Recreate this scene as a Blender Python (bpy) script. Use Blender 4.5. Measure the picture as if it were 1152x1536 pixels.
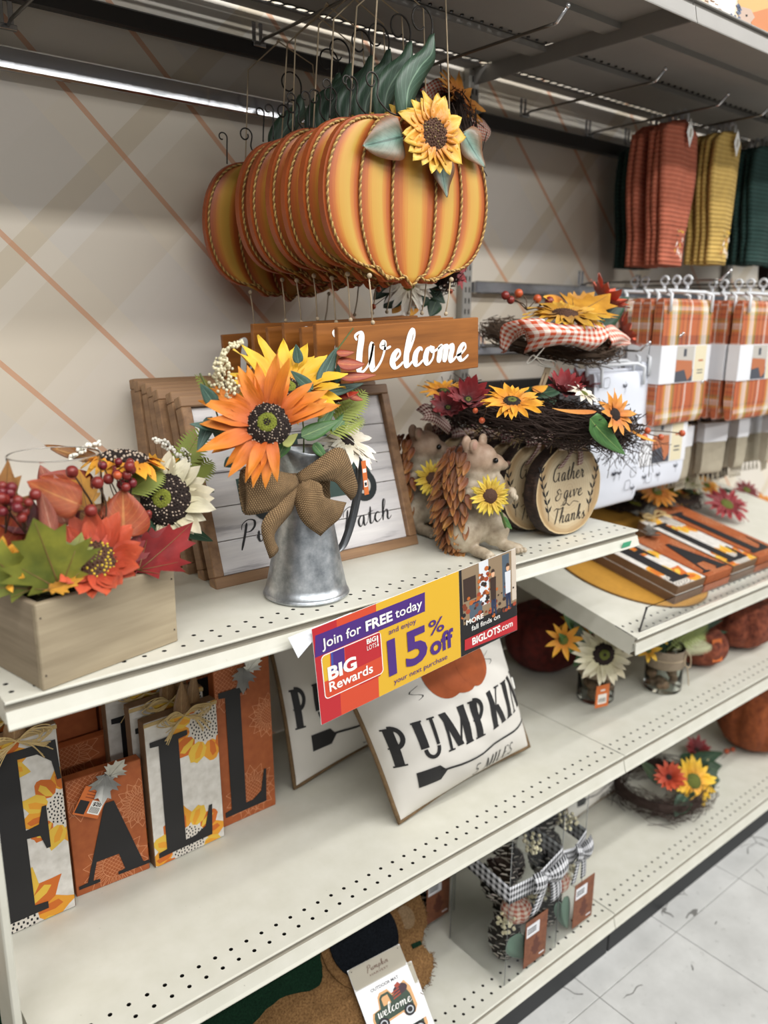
import bpy, math, random
from mathutils import Vector, Matrix, noise
PI = math.pi
V = Vector
SC = bpy.context.scene
for _o in list(bpy.data.objects):
    bpy.data.objects.remove(_o)
COL = SC.collection
rnd = random.Random(7)

# ------------------------------------------------------------------ camera
CAMP = V((-0.1832, -1.4295, 1.4506))
FPX = 1191.08
_yaw, _pit, _rol = math.radians(39.2838), math.radians(-14.0429), math.radians(0.6469)
CF = V((math.sin(_yaw)*math.cos(_pit), math.cos(_yaw)*math.cos(_pit), math.sin(_pit)))
_R = V((math.cos(_yaw), -math.sin(_yaw), 0)); _U = _R.cross(CF)
CR = _R*math.cos(_rol)+_U*math.sin(_rol)
CU = -_R*math.sin(_rol)+_U*math.cos(_rol)
cd = bpy.data.cameras.new('camera'); cam = bpy.data.objects.new('camera', cd); COL.objects.link(cam)
cam.matrix_world = Matrix(((CR.x, CU.x, -CF.x, CAMP.x), (CR.y, CU.y, -CF.y, CAMP.y), (CR.z, CU.z, -CF.z, CAMP.z), (0, 0, 0, 1)))
cd.sensor_fit = 'VERTICAL'; cd.sensor_height = 36.0; cd.lens = 36.0*FPX/1536.0
cd.clip_start = 0.02
cd.dof.use_dof = True; cd.dof.focus_distance = 1.22; cd.dof.aperture_fstop = 2.8
SC.camera = cam

# ------------------------------------------------------------------ world, lights, exposure
wd = bpy.data.worlds.new('store_surroundings'); SC.world = wd; wd.use_nodes = True
wd.node_tree.nodes['Background'].inputs[0].default_value = (0.95, 0.96, 1.0, 1)
wd.node_tree.nodes['Background'].inputs[1].default_value = 0.15
def area(name, loc, sx, sy, power, rot=(0, 0, 0), col=(1, 0.99, 0.97)):
    l = bpy.data.lights.new(name, 'AREA'); l.shape = 'RECTANGLE'; l.size = sx; l.size_y = sy
    l.energy = power; l.color = col
    o = bpy.data.objects.new(name, l); o.location = loc; o.rotation_euler = rot; COL.objects.link(o)
area('ceiling_tube_near', (1.2, -1.90, 3.7), 7.0, 0.14, 76, (math.radians(14), 0, 0))
area('ceiling_tube_second', (1.2, -2.42, 3.7), 7.0, 0.14, 68, (math.radians(20), 0, 0))
area('ceiling_tube_middle', (1.2, -3.4, 3.7), 9.0, 0.16, 142, (math.radians(30), 0, 0))
area('ceiling_tube_far', (2.5, -7.2, 3.75), 16.0, 0.30, 245, (math.radians(50), 0, 0))
SC.view_settings.view_transform = 'Standard'; SC.view_settings.look = 'None'
SC.view_settings.gamma = 1.0; SC.view_settings.use_curve_mapping = False
SC.view_settings.exposure = 0.0

def at(px, py, ax, val):
    """point of the photograph's ray on the real plane ax = val"""
    d = CF + CR*((px-576)/FPX) - CU*((py-768)/FPX)
    i = 'xyz'.index(ax)
    return CAMP + d*((val-CAMP[i])/d[i])

# ------------------------------------------------------------------ scene-graph helpers
WM = {}
def thing(name, label, cat, loc=(0, 0, 0), M=None, group=None):
    o = bpy.data.objects.new(name, None); COL.objects.link(o)
    o.empty_display_size = 0.02
    m = M if M is not None else Matrix.Translation(V(loc))
    o.matrix_world = m; WM[o.name] = m.copy()
    o['label'] = label; o['category'] = cat
    if group: o['group'] = group
    return o
def tag(o, label, cat, group=None):
    o['label'] = label; o['category'] = cat
    if group: o['group'] = group
    return o
def wm(o): return WM[o.name]
class MB:
    def __init__(s):
        s.v = []; s.f = []; s.mi = []; s.uv = []; s.sm = []
    def add(s, vs, fs, m=0, uv=None, sm=True, M=None):
        o = len(s.v)
        if M is not None: vs = [M @ V(v) for v in vs]
        s.v += [tuple(v) for v in vs]
        s.uv += (uv if uv else [(0.5, 0.5)]*len(vs))
        for f in fs:
            s.f.append(tuple(i+o for i in f)); s.mi.append(m); s.sm.append(sm)
        return s
    def box(s, lo, hi, m=0, M=None):
        x0, y0, z0 = lo; x1, y1, z1 = hi
        vs = [(x0, y0, z0), (x1, y0, z0), (x1, y1, z0), (x0, y1, z0), (x0, y0, z1), (x1, y0, z1), (x1, y1, z1), (x0, y1, z1)]
        uv = [((a[0]-x0)/(x1-x0+1e-9), (a[2]-z0)/(z1-z0+1e-9)) for a in vs]
        return s.add(vs, [(0, 3, 2, 1), (4, 5, 6, 7), (0, 1, 5, 4), (1, 2, 6, 5), (2, 3, 7, 6), (3, 0, 4, 7)], m, uv, False, M)
    def rbox(s, lo, hi, b=0.003, m=0, M=None):
        """box with all edges chamfered"""
        lo = V(lo); hi = V(hi); c = (lo+hi)/2; h = (hi-lo)/2
        b = min(b, h.x*.9, h.y*.9, h.z*.9)
        vs = []; idx = {}
        for sx in (-1, 1):
            for sy in (-1, 1):
                for sz in (-1, 1):
                    for k in range(3):
                        d = [h.x-b, h.y-b, h.z-b]; d[k] = h[k]
                        idx[(sx, sy, sz, k)] = len(vs)
                        vs.append((c.x+sx*d[0], c.y+sy*d[1], c.z+sz*d[2]))
        fs = []
        S = (-1, 1)
        for sg in S:
            for k in range(3):
                a, e = [q for q in range(3) if q != k]
                ring = []
                for (p, q) in ((-1, -1), (1, -1), (1, 1), (-1, 1)):
                    t = [0, 0, 0]; t[k] = sg; t[a] = p; t[e] = q
                    ring.append(idx[(t[0], t[1], t[2], k)])
                if (sg > 0) == (k == 1): ring = ring[::-1]
                fs.append(tuple(ring))
        for k in range(3):
            a, e = [q for q in range(3) if q != k]
            for p in S:
                for q in S:
                    t0 = [0, 0, 0]; t1 = [0, 0, 0]
                    t0[k] = -1; t1[k] = 1; t0[a] = t1[a] = p; t0[e] = t1[e] = q
                    i0 = idx[(*t0, a)]; i1 = idx[(*t1, a)]; i2 = idx[(*t1, e)]; i3 = idx[(*t0, e)]
                    r = (i0, i1, i2, i3)
                    if (p*q > 0) == (k == 1): r = r[::-1]
                    fs.append(r)
        for sx in S:
            for sy in S:
                for sz in S:
                    r = tuple(idx[(sx, sy, sz, k)] for k in range(3))
                    if sx*sy*sz < 0: r = r[::-1]
                    fs.append(r)
        return s.add(vs, fs, m, None, False, M)
    def tube(s, pts, r, n=6, m=0, closed=False, caps=True, M=None, sm=True, uvs=1.0):
        pts = [V(p) for p in pts]; N = len(pts)
        if N < 2: return s
        rs = r if isinstance(r, (list, tuple)) else [r]*N
        vs = []; uv = []
        prev = None; acc = 0
        for i, p in enumerate(pts):
            if closed: t = pts[(i+1) % N]-pts[i-1]
            else: t = pts[min(i+1, N-1)]-pts[max(i-1, 0)]
            if t.length < 1e-9: t = V((0, 0, 1))
            t.normalize()
            if prev is None:
                a = V((0, 0, 1)) if abs(t.z) < .9 else V((1, 0, 0))
                nrm = t.cross(a).normalized()
            else:
                nrm = prev-t*prev.dot(t)
                if nrm.length < 1e-6: nrm = t.orthogonal()
                nrm.normalize()
            prev = nrm; b = t.cross(nrm)
            if i: acc += (p-pts[i-1]).length
            for k in range(n):
                a = 2*PI*k/n
                vs.append(p+(nrm*math.cos(a)+b*math.sin(a))*rs[i]); uv.append((acc*uvs, k/n))
        fs = []
        for i in range(N if closed else N-1):
            j = (i+1) % N
            for k in range(n):
                l = (k+1) % n
                fs.append((i*n+k, i*n+l, j*n+l, j*n+k))
        if caps and not closed:
            fs.append(tuple(range(n))[::-1]); fs.append(tuple((N-1)*n+k for k in range(n)))
        return s.add(vs, fs, m, uv, sm, M)
    def lathe(s, prof, n=24, m=0, M=None, sm=True, cap0=False, cap1=False):
        vs = []; uv = []
        P = len(prof)
        for i, (r, z) in enumerate(prof):
            for k in range(n):
                a = 2*PI*k/n
                vs.append((r*math.cos(a), r*math.sin(a), z)); uv.append((k/n, i/max(1, P-1)))
        fs = []
        for i in range(P-1):
            for k in range(n):
                l = (k+1) % n
                fs.append((i*n+k, i*n+l, (i+1)*n+l, (i+1)*n+k))
        if cap0: fs.append(tuple(range(n))[::-1])
        if cap1: fs.append(tuple((P-1)*n+k for k in range(n)))
        return s.add(vs, fs, m, uv, sm, M)
    def ball(s, c, r, m=0, n=8, k=5, M=None, sc=(1, 1, 1)):
        vs = [(c[0], c[1], c[2]-r*sc[2])]; uv = [(0, 0)]
        for i in range(1, k):
            t = PI*i/k
            for j in range(n):
                a = 2*PI*j/n
                vs.append((c[0]+r*sc[0]*math.sin(t)*math.cos(a), c[1]+r*sc[1]*math.sin(t)*math.sin(a), c[2]-r*sc[2]*math.cos(t)))
                uv.append((j/n, i/k))
        vs.append((c[0], c[1], c[2]+r*sc[2])); uv.append((0, 1))
        fs = [(0, 1+(j+1) % n, 1+j) for j in range(n)]
        for i in range(k-2):
            for j in range(n):
                l = (j+1) % n
                fs.append((1+i*n+j, 1+i*n+l, 1+(i+1)*n+l, 1+(i+1)*n+j))
        e = len(vs)-1; b = 1+(k-2)*n
        fs += [(e, b+j, b+(j+1) % n) for j in range(n)]
        return s.add(vs, fs, m, uv, True, M)
    def grid(s, fn, nu, nv, m=0, M=None, sm=True, thick=0, uvs=(1, 1)):
        """fn(u,v)->point, u,v in 0..1"""
        vs = [V(fn(i/nu, j/nv)) for j in range(nv+1) for i in range(nu+1)]
        uv = [(i/nu*uvs[0], j/nv*uvs[1]) for j in range(nv+1) for i in range(nu+1)]
        W = nu+1
        fs = [(j*W+i, j*W+i+1, (j+1)*W+i+1, (j+1)*W+i) for j in range(nv) for i in range(nu)]
        if thick:
            nr = [V((0, 0, 0)) for _ in vs]
            for f in fs:
                q = (vs[f[1]]-vs[f[0]]).cross(vs[f[3]]-vs[f[0]])
                for i in f: nr[i] += q
            vb = [v-(q.normalized() if q.length > 1e-12 else V((0, 0, 1)))*thick for v, q in zip(vs, nr)]
            o = len(vs)
            fs2 = [tuple(i+o for i in f[::-1]) for f in fs]
            rim = [i for i in range(W)]+[(j*W+nu) for j in range(1, nv+1)]+[nv*W+i for i in range(nu-1, -1, -1)]+[j*W for j in range(nv-1, 0, -1)]
            fs3 = [(rim[i], rim[i]+o, rim[(i+1) % len(rim)]+o, rim[(i+1) % len(rim)]) for i in range(len(rim))]
            return s.add(vs+vb, fs+fs2+fs3, m, uv+uv, sm, M)
        return s.add(vs, fs, m, uv, sm, M)
    def poly(s, pts, t=0.0, m=0, M=None, side=None):
        """2-D polygon in XY extruded by t along +Z (t=0: a flat face)"""
        n = len(pts)
        a = sum(pts[i][0]*pts[(i+1) % n][1]-pts[(i+1) % n][0]*pts[i][1] for i in range(n))
        if a < 0: pts = pts[::-1]
        uv = [(p[0], p[1]) for p in pts]
        if t == 0: return s.add([(p[0], p[1], 0) for p in pts], [tuple(range(n))], m, uv, False, M)
        vs = [(p[0], p[1], 0) for p in pts]+[(p[0], p[1], t) for p in pts]
        s.add(vs, [tuple(range(n, 2*n)), tuple(range(n))[::-1]], m, uv+uv, False, M)
        o = len(s.v)-2*n
        for i in range(n):
            s.f.append((o+i, o+(i+1) % n, o+n+(i+1) % n, o+n+i)); s.mi.append(m if side is None else side); s.sm.append(False)
        return s
    def mesh(s, name, mats, inv=None):
        me = bpy.data.meshes.new(name)
        vs = s.v if inv is None else [tuple(inv @ V(v)) for v in s.v]
        me.from_pydata(vs, [], s.f)
        for mt in (mats if isinstance(mats, (list, tuple)) else [mats]): me.materials.append(mt)
        me.polygons.foreach_set('material_index', s.mi)
        me.polygons.foreach_set('use_smooth', s.sm)
        ul = me.uv_layers.new(name='UVMap')
        n = len(me.loops); li = [0]*n; me.loops.foreach_get('vertex_index', li)
        fl = []
        for i in li: fl += s.uv[i]
        ul.data.foreach_set('uv', fl)
        me.update()
        return me
def part(name, mb, mats, parent=None, label=None, M=None, kind=None, local=False):
    """mb is in world coordinates (or, with M, in the part's own frame M; local: already in the parent's frame)"""
    if parent is None: pw = Matrix.Identity(4)
    else: pw = wm(parent)
    w = M if M is not None else pw
    if M is not None or local: me = mb.mesh(name, mats)
    else: me = mb.mesh(name, mats, pw.inverted())
    o = bpy.data.objects.new(name, me); COL.objects.link(o)
    if parent is not None: o.parent = parent
    o.matrix_local = pw.inverted() @ w
    WM[o.name] = w.copy()
    if label: o['label'] = label
    if kind: o['kind'] = kind
    return o
def inst(name, me, M, parent, label=None):
    o = bpy.data.objects.new(name, me); COL.objects.link(o)
    if parent is not None:
        o.parent = parent; o.matrix_local = wm(parent).inverted() @ M
    else: o.matrix_local = M
    WM[o.name] = M.copy()
    if label: o['label'] = label
    return o
def single(name, mb, mats, label, cat, loc=None, group=None):
    m = Matrix.Translation(V(loc)) if loc is not None else Matrix.Identity(4)
    me = mb.mesh(name, mats, m.inverted())
    o = bpy.data.objects.new(name, me); COL.objects.link(o); o.matrix_world = m; WM[o.name] = m
    return tag(o, label, cat, group)
def copy_tree(o, M=None, parent=None, label=None):
    c = o.copy(); COL.objects.link(c); c.parent = parent
    if parent is None:
        c.matrix_world = M; w = M.copy()
    else:
        c.matrix_basis = o.matrix_basis.copy(); w = wm(parent) @ o.matrix_basis
    WM[c.name] = w
    if label: c['label'] = label
    for ch in KIDS(o): copy_tree(ch, None, c)
    return c
def KIDS(o): return list(o.children)
def frame(o, x, y=None, z=None):
    """matrix from origin, x axis and (approx) y or z axis"""
    x = V(x).normalized()
    if y is not None:
        y = V(y); z = x.cross(y).normalized(); y = z.cross(x)
    else:
        z = V(z); y = z.cross(x).normalized(); z = x.cross(y)
    return Matrix(((x.x, y.x, z.x, o[0]), (x.y, y.y, z.y, o[1]), (x.z, y.z, z.z, o[2]), (0, 0, 0, 1)))
def aim(o, n, roll=0.0):
    """matrix with Z along n"""
    n = V(n).normalized(); a = V((0, 0, 1)) if abs(n.z) < .95 else V((0, 1, 0))
    x = a.cross(n).normalized(); y = n.cross(x)
    return Matrix(((x.x, y.x, n.x, o[0]), (x.y, y.y, n.y, o[1]), (x.z, y.z, n.z, o[2]), (0, 0, 0, 1))) @ Matrix.Rotation(roll, 4, 'Z')
def cr(pts, n=6, closed=False):
    """Catmull-Rom through pts"""
    pts = [V(p) for p in pts]; N = len(pts); out = []
    if N < 3: 
        return [pts[0].lerp(pts[1], i/n) for i in range(n+1)]
    rng = N if closed else N-1
    for i in range(rng):
        if closed: p0, p1, p2, p3 = pts[i-1], pts[i], pts[(i+1) % N], pts[(i+2) % N]
        else: p0, p1, p2, p3 = pts[max(i-1, 0)], pts[i], pts[i+1], pts[min(i+2, N-1)]
        for k in range(n):
            t = k/n
            out.append(.5*((2*p1)+(p2-p0)*t+(2*p0-5*p1+4*p2-p3)*t*t+(3*p1-p0-3*p2+p3)*t**3))
    if not closed: out.append(pts[-1])
    return out
def resample(pts, n):
    pts = [V(p) for p in pts]; L = [0]
    for i in range(1, len(pts)): L.append(L[-1]+(pts[i]-pts[i-1]).length)
    out = []; j = 0
    for i in range(n+1):
        t = L[-1]*i/n
        while j < len(L)-2 and L[j+1] < t: j += 1
        d = L[j+1]-L[j]
        out.append(pts[j].lerp(pts[j+1], (t-L[j])/d if d > 0 else 0))
    return out

# ------------------------------------------------------------------ materials
MATS = {}
def C4(c): return (c[0], c[1], c[2], 1)
def hexc(h):
    h = h.lstrip('#'); r = [int(h[i:i+2], 16)/255 for i in (0, 2, 4)]
    return tuple((c/12.92 if c <= .04045 else ((c+.055)/1.055)**2.4) for c in r)
class NT:
    def __init__(s, name, rough=.5, metal=0.0):
        s.m = bpy.data.materials.new(name); s.m.use_nodes = True; s.t = s.m.node_tree
        s.b = s.t.nodes['Principled BSDF']; s.b.inputs['Roughness'].default_value = rough; s.b.inputs['Metallic'].default_value = metal
    def n(s, typ, **kw):
        q = s.t.nodes.new(typ)
        for k, v in kw.items(): setattr(q, k, v)
        return q
    def l(s, a, b): s.t.links.new(a, b)
    def coord(s, kind='Object', scale=(1, 1, 1), rot=(0, 0, 0), loc=(0, 0, 0)):
        c = s.n('ShaderNodeTexCoord'); mp = s.n('ShaderNodeMapping')
        mp.inputs['Scale'].default_value = scale; mp.inputs['Rotation'].default_value = rot; mp.inputs['Location'].default_value = loc
        s.l(c.outputs[kind], mp.inputs[0]); return mp.outputs[0]
    def noise(s, vec, scale=5, detail=3, rough=.5):
        q = s.n('ShaderNodeTexNoise'); q.inputs['Scale'].default_value = scale; q.inputs['Detail'].default_value = detail
        q.inputs['Roughness'].default_value = rough
        if vec is not None: s.l(vec, q.inputs['Vector'])
        return q.outputs[0]
    def ramp(s, fac, stops, interp='LINEAR'):
        q = s.n('ShaderNodeValToRGB'); q.color_ramp.interpolation = interp
        e = q.color_ramp.elements
        while len(e) < len(stops): e.new(0.5)
        for k, (p, c) in enumerate(sorted(stops, key=lambda a: a[0])):
            e[k].position = p; e[k].color = C4(c)
        s.l(fac, q.inputs[0]); return q.outputs[0]
    def math(s, op, a, b=None, c=None):
        q = s.n('ShaderNodeMath', operation=op)
        for i, x in enumerate((a, b, c)):
            if x is None: continue
            if isinstance(x, (int, float)): q.inputs[i].default_value = x
            else: s.l(x, q.inputs[i])
        return q.outputs[0]
    def mix(s, fac, a, b, blend='MIX'):
        q = s.n('ShaderNodeMix', data_type='RGBA', blend_type=blend)
        for i, x in ((0, fac), (6, a), (7, b)):
            if isinstance(x, (int, float)): q.inputs[i].default_value = x
            elif isinstance(x, tuple): q.inputs[i].default_value = C4(x)
            else: s.l(x, q.inputs[i])
        return q.outputs[2]
    def sep(s, vec):
        q = s.n('ShaderNodeSeparateXYZ'); s.l(vec, q.inputs[0]); return q.outputs
    def color(s, c):
        if isinstance(c, tuple): s.b.inputs['Base Color'].default_value = C4(c)
        else: s.l(c, s.b.inputs['Base Color'])
    def bump(s, h, strength=.3, dist=.002):
        q = s.n('ShaderNodeBump'); q.inputs['Strength'].default_value = strength; q.inputs['Distance'].default_value = dist
        s.l(h, q.inputs['Height']); s.l(q.outputs[0], s.b.inputs['Normal'])
def flat(name, hexcol, rough=.5, metal=0, var=.0, scale=30, bump=0, spec=None):
    key = name
    if key in MATS: return MATS[key]
    q = NT(name, rough, metal); c = hexc(hexcol) if isinstance(hexcol, str) else hexcol
    if var or bump:
        nz = q.noise(q.coord(), scale, 4, .6)
        if var: q.color(q.ramp(nz, [(.25, tuple(x*(1-var) for x in c)), (.75, tuple(min(1, x*(1+var)) for x in c))]))
        else: q.color(c)
        if bump: q.bump(nz, bump, .002)
    else: q.color(c)
    if spec is not None: q.b.inputs['Specular IOR Level'].default_value = spec
    MATS[key] = q.m; return q.m
def petalmat(name, base, tip, streak=.15, rough=.55, mid=None):
    """painted fabric petal: colour from base (u=0) to tip (u=1) with fine streaks"""
    if name in MATS: return MATS[name]
    q = NT(name, rough); uv = q.coord('UV'); s = q.sep(uv)
    st = [(0.0, hexc(base)), (1.0, hexc(tip))]
    if mid: st.insert(1, (.45, hexc(mid)))
    c = q.ramp(s[0], st)
    nz = q.noise(q.coord('UV', (2.0, 22, 1)), 1.6, 3)
    c2 = q.mix(1.0, c, q.ramp(nz, [(.3, (1-streak*2,)*3), (.7, (1, 1, 1))]), 'MULTIPLY')
    oi = q.n('ShaderNodeObjectInfo')
    c3 = q.mix(1.0, c2, q.ramp(oi.outputs['Random'], [(0, (.84, .80, .76)), (1, (1, 1, 1))]), 'MULTIPLY')
    q.color(c3); q.bump(nz, .35, .001)
    q.b.inputs['Sheen Weight'].default_value = .15
    MATS[name] = q.m; return q.m
def leafmat(name, base, edge, vein, rough=.5):
    if name in MATS: return MATS[name]
    q = NT(name, rough); s = q.sep(q.coord('UV'))
    d = q.math('ABSOLUTE', q.math('SUBTRACT', s[1], .5))
    c = q.ramp(q.math('MULTIPLY', d, 2.0), [(0, hexc(vein)), (.035, hexc(vein)), (.07, hexc(base)), (1, hexc(edge))])
    z = q.math('SUBTRACT', s[0], q.math('MULTIPLY', d, .9))
    w = q.math('PINGPONG', z, .07)
    side = q.math('LESS_THAN', w, .006)
    c = q.mix(q.math('MULTIPLY', side, .45), c, hexc(vein))
    nz = q.noise(q.coord('UV', (3, 3, 1)), 2.5, 3)
    c = q.mix(1.0, c, q.ramp(nz, [(.3, (.72, .72, .70)), (.75, (1.0, 1.0, 1.0))]), 'MULTIPLY')
    q.color(c); q.bump(w, -.25, .001); MATS[name] = q.m; return q.m
def woodmat(name, dark, light, axis='x', scale=1.0, rough=.6, bump=.15):
    if name in MATS: return MATS[name]
    q = NT(name, rough)
    sc = {'x': (4, 60, 60), 'y': (60, 4, 60), 'z': (60, 60, 4)}[axis]
    v = q.coord('Object', tuple(a*scale for a in sc))
    n1 = q.noise(v, 1.0, 5, .6); n2 = q.noise(q.coord('Object', (6*scale,)*3), 1.0, 2)
    c = q.ramp(n1, [(.3, hexc(dark)), (.7, hexc(light))])
    c = q.mix(1.0, c, q.ramp(n2, [(.3, (.82, .82, .82)), (.7, (1, 1, 1))]), 'MULTIPLY')
    q.color(c); q.bump(n1, bump, .001); MATS[name] = q.m; return q.m
def gingham(name, a, b, nu=8, nv=8, rough=.85):
    if name in MATS: return MATS[name]
    q = NT(name, rough); s = q.sep(q.coord('UV'))
    f1 = q.math('GREATER_THAN', q.math('FRACT', q.math('MULTIPLY', s[0], nu)), .5)
    f2 = q.math('GREATER_THAN', q.math('FRACT', q.math('MULTIPLY', s[1], nv)), .5)
    f = q.math('MULTIPLY', q.math('ADD', f1, f2), .5)
    nz = q.noise(q.coord('UV', (nu*30, nv*30, 1)), 1, 2)
    c = q.mix(f, hexc(a), hexc(b)); q.color(c); q.bump(nz, .2, .001); MATS[name] = q.m; return q.m
# ------------------------------------------------------------------ setting
def wall_mat():
    q = NT('plaid_wall_print', .8)
    s = q.sep(q.coord('Object'))
    a = q.math('ADD', s[0], s[2]); b = q.math('SUBTRACT', s[0], s[2])
    def band(v, off, w, per=.578):
        f = q.math('FRACT', q.math('DIVIDE', q.math('SUBTRACT', v, off-per*8), per))
        return q.math('LESS_THAN', f, w/per)
    nz = q.noise(q.coord('Object', (1, 1, 1)), 1.3, 2)
    c = q.ramp(nz, [(.3, hexc('#ddd2c2')), (.7, hexc('#e6dece'))])
    c = q.mix(q.math('MULTIPLY', band(a, .09, .20), .5), c, hexc('#d9d4cd'))
    c = q.mix(q.math('MULTIPLY', band(b, -1.245, .16), .30), c, hexc('#cfc0a6'))
    c = q.mix(q.math('MULTIPLY', band(b, -1.03, .12), .3), c, hexc('#e2dad0'))
    c = q.mix(q.math('MULTIPLY', band(b, -1.356, .052), .45), c, hexc('#c8b797'))
    for off in (.373, .021): c = q.mix(q.math('MULTIPLY', band(a, off-.0065, .013), .7), c, hexc('#d2946a'))
    q.color(c); return q.m
WALLM = wall_mat()
_b = MB().box((-2.2, 0, -.01), (1.2185, .02, 2.75))
w = part('wall_back', _b, WALLM); w['kind'] = 'structure'
_b = MB().box((1.2195, 0, -.01), (5.2, .02, 2.75))
w2 = part('wall_back', _b, WALLM); w2['kind'] = 'structure'

def floor_mat():
    q = NT('vinyl_floor_tile', .35)
    v0 = q.coord('Object', (1, 1, 1)); oi = q.n('ShaderNodeObjectInfo'); va = q.n('ShaderNodeVectorMath', operation='ADD'); q.l(v0, va.inputs[0]); q.l(oi.outputs['Location'], va.inputs[1]); v = va.outputs[0]
    n1 = q.noise(v, 7, 5, .65); n2 = q.noise(v, 45, 4, .6)
    c = q.ramp(n1, [(.3, hexc('#b7b7b4')), (.6, hexc('#c9c9c6')), (.8, hexc('#d3d3d1'))])
    c = q.mix(q.ramp(n2, [(.62, (0, 0, 0)), (.72, (.35, .35, .35))]), c, hexc('#8b8a86'))
    vv = q.n('ShaderNodeTexVoronoi', feature='DISTANCE_TO_EDGE'); vv.inputs['Scale'].default_value = 9
    mp = q.n('ShaderNodeMix', data_type='VECTOR'); mp.inputs[0].default_value = .10
    nn = q.n('ShaderNodeTexNoise'); nn.inputs['Scale'].default_value = 9; q.l(v, nn.inputs['Vector'])
    q.l(v, mp.inputs[4]); q.l(nn.outputs['Color'], mp.inputs[5]); q.l(mp.outputs[1], vv.inputs['Vector'])
    crk = q.math('MULTIPLY', q.math('LESS_THAN', vv.outputs[0], .012), q.math('GREATER_THAN', q.noise(v, 5, 2), .57))
    c = q.mix(q.math('MULTIPLY', crk, .75), c, hexc('#4a4743'))
    q.color(c); q.bump(n2, .05, .001); return q.m
FLOORM = floor_mat()
fl = part('floor', MB().box((-3, -7, -.03), (6, .0, -.0025)), flat('tile_joint', '#77756f', .7)); fl['kind'] = 'structure'
_tiles = [MB().rbox((-.1517, -.1517, -.0025), (.1517, .1517, .0), .0008).mesh('tile', FLOORM) for _ in range(1)]
for i in range(-1, 8):
    for j in range(5):
        inst('tile', _tiles[0], Matrix.Translation((1.10+.1525+.305*i, -.627+.1525-.305*j, 0)), fl)

CREAM = NT('cream_shelf_paint', .38)
_n = CREAM.noise(CREAM.coord('Object'), 18, 4, .6); _n2 = CREAM.noise(CREAM.coord('Object'), 120, 3, .6)
_c = CREAM.ramp(_n, [(.3, hexc('#c9c7b9')), (.7, hexc('#d2d0c4'))])
_c = CREAM.mix(CREAM.ramp(_n2, [(.71, (0, 0, 0)), (.76, (.5, .5, .5))]), _c, hexc('#8f8a7c'))
CREAM.color(_c); CREAM = CREAM.m
GROOVE = flat('shelf_groove_darker', '#8d8779', .7)  # channel faces darker than the deck
HOLE_SHADE = flat('hole_painted_shade', '#1d1a17', .8)  # hole walls and channel near-black: shade put into the colour
GREYM = flat('galvanised_grey', '#8b8884', .45, .2, .1, 20)
BLACKK = flat('black_kick_plate', '#111418', .5, 0, .15, 12)
CHROME = flat('chrome', '#c9cbd0', .16, 1.0)
DCHROME = flat('dull_steel_wire', '#77736c', .38, .9)

def perf(mb, x0, x1, y0, y1, z, n, r, m=0, depth=.0025, shape=8):
    """row of n cells between x0..x1, y0..y1 each pierced by a hole"""
    p = (x1-x0)/n; yc = (y0+y1)/2; h = (y1-y0)/2
    for i in range(n):
        cx = x0+p*(i+.5); vs = []
        sq = [(1, 0), (1, 1), (0, 1), (-1, 1), (-1, 0), (-1, -1), (0, -1), (1, -1)]
        for (a, b) in sq: vs.append((cx+a*p/2, yc+b*h, z))
        for k in range(8):
            t = 2*PI*k/8; vs.append((cx+r*math.cos(t)*(1 if shape == 8 else 1.6), yc+r*math.sin(t), z))
        for k in range(8): v = vs[8+k]; vs.append((v[0], v[1], z-depth))
        fs = []
        for k in range(8):
            l = (k+1) % 8
            fs.append((k, l, 8+l, 8+k))
        mb.add(vs, fs, m, None, False); o = len(mb.v)-len(vs)
        for k in range(8):
            l = (k+1) % 8; mb.f.append((o+8+k, o+8+l, o+16+l, o+16+k)); mb.mi.append(2); mb.sm.append(False)
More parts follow.
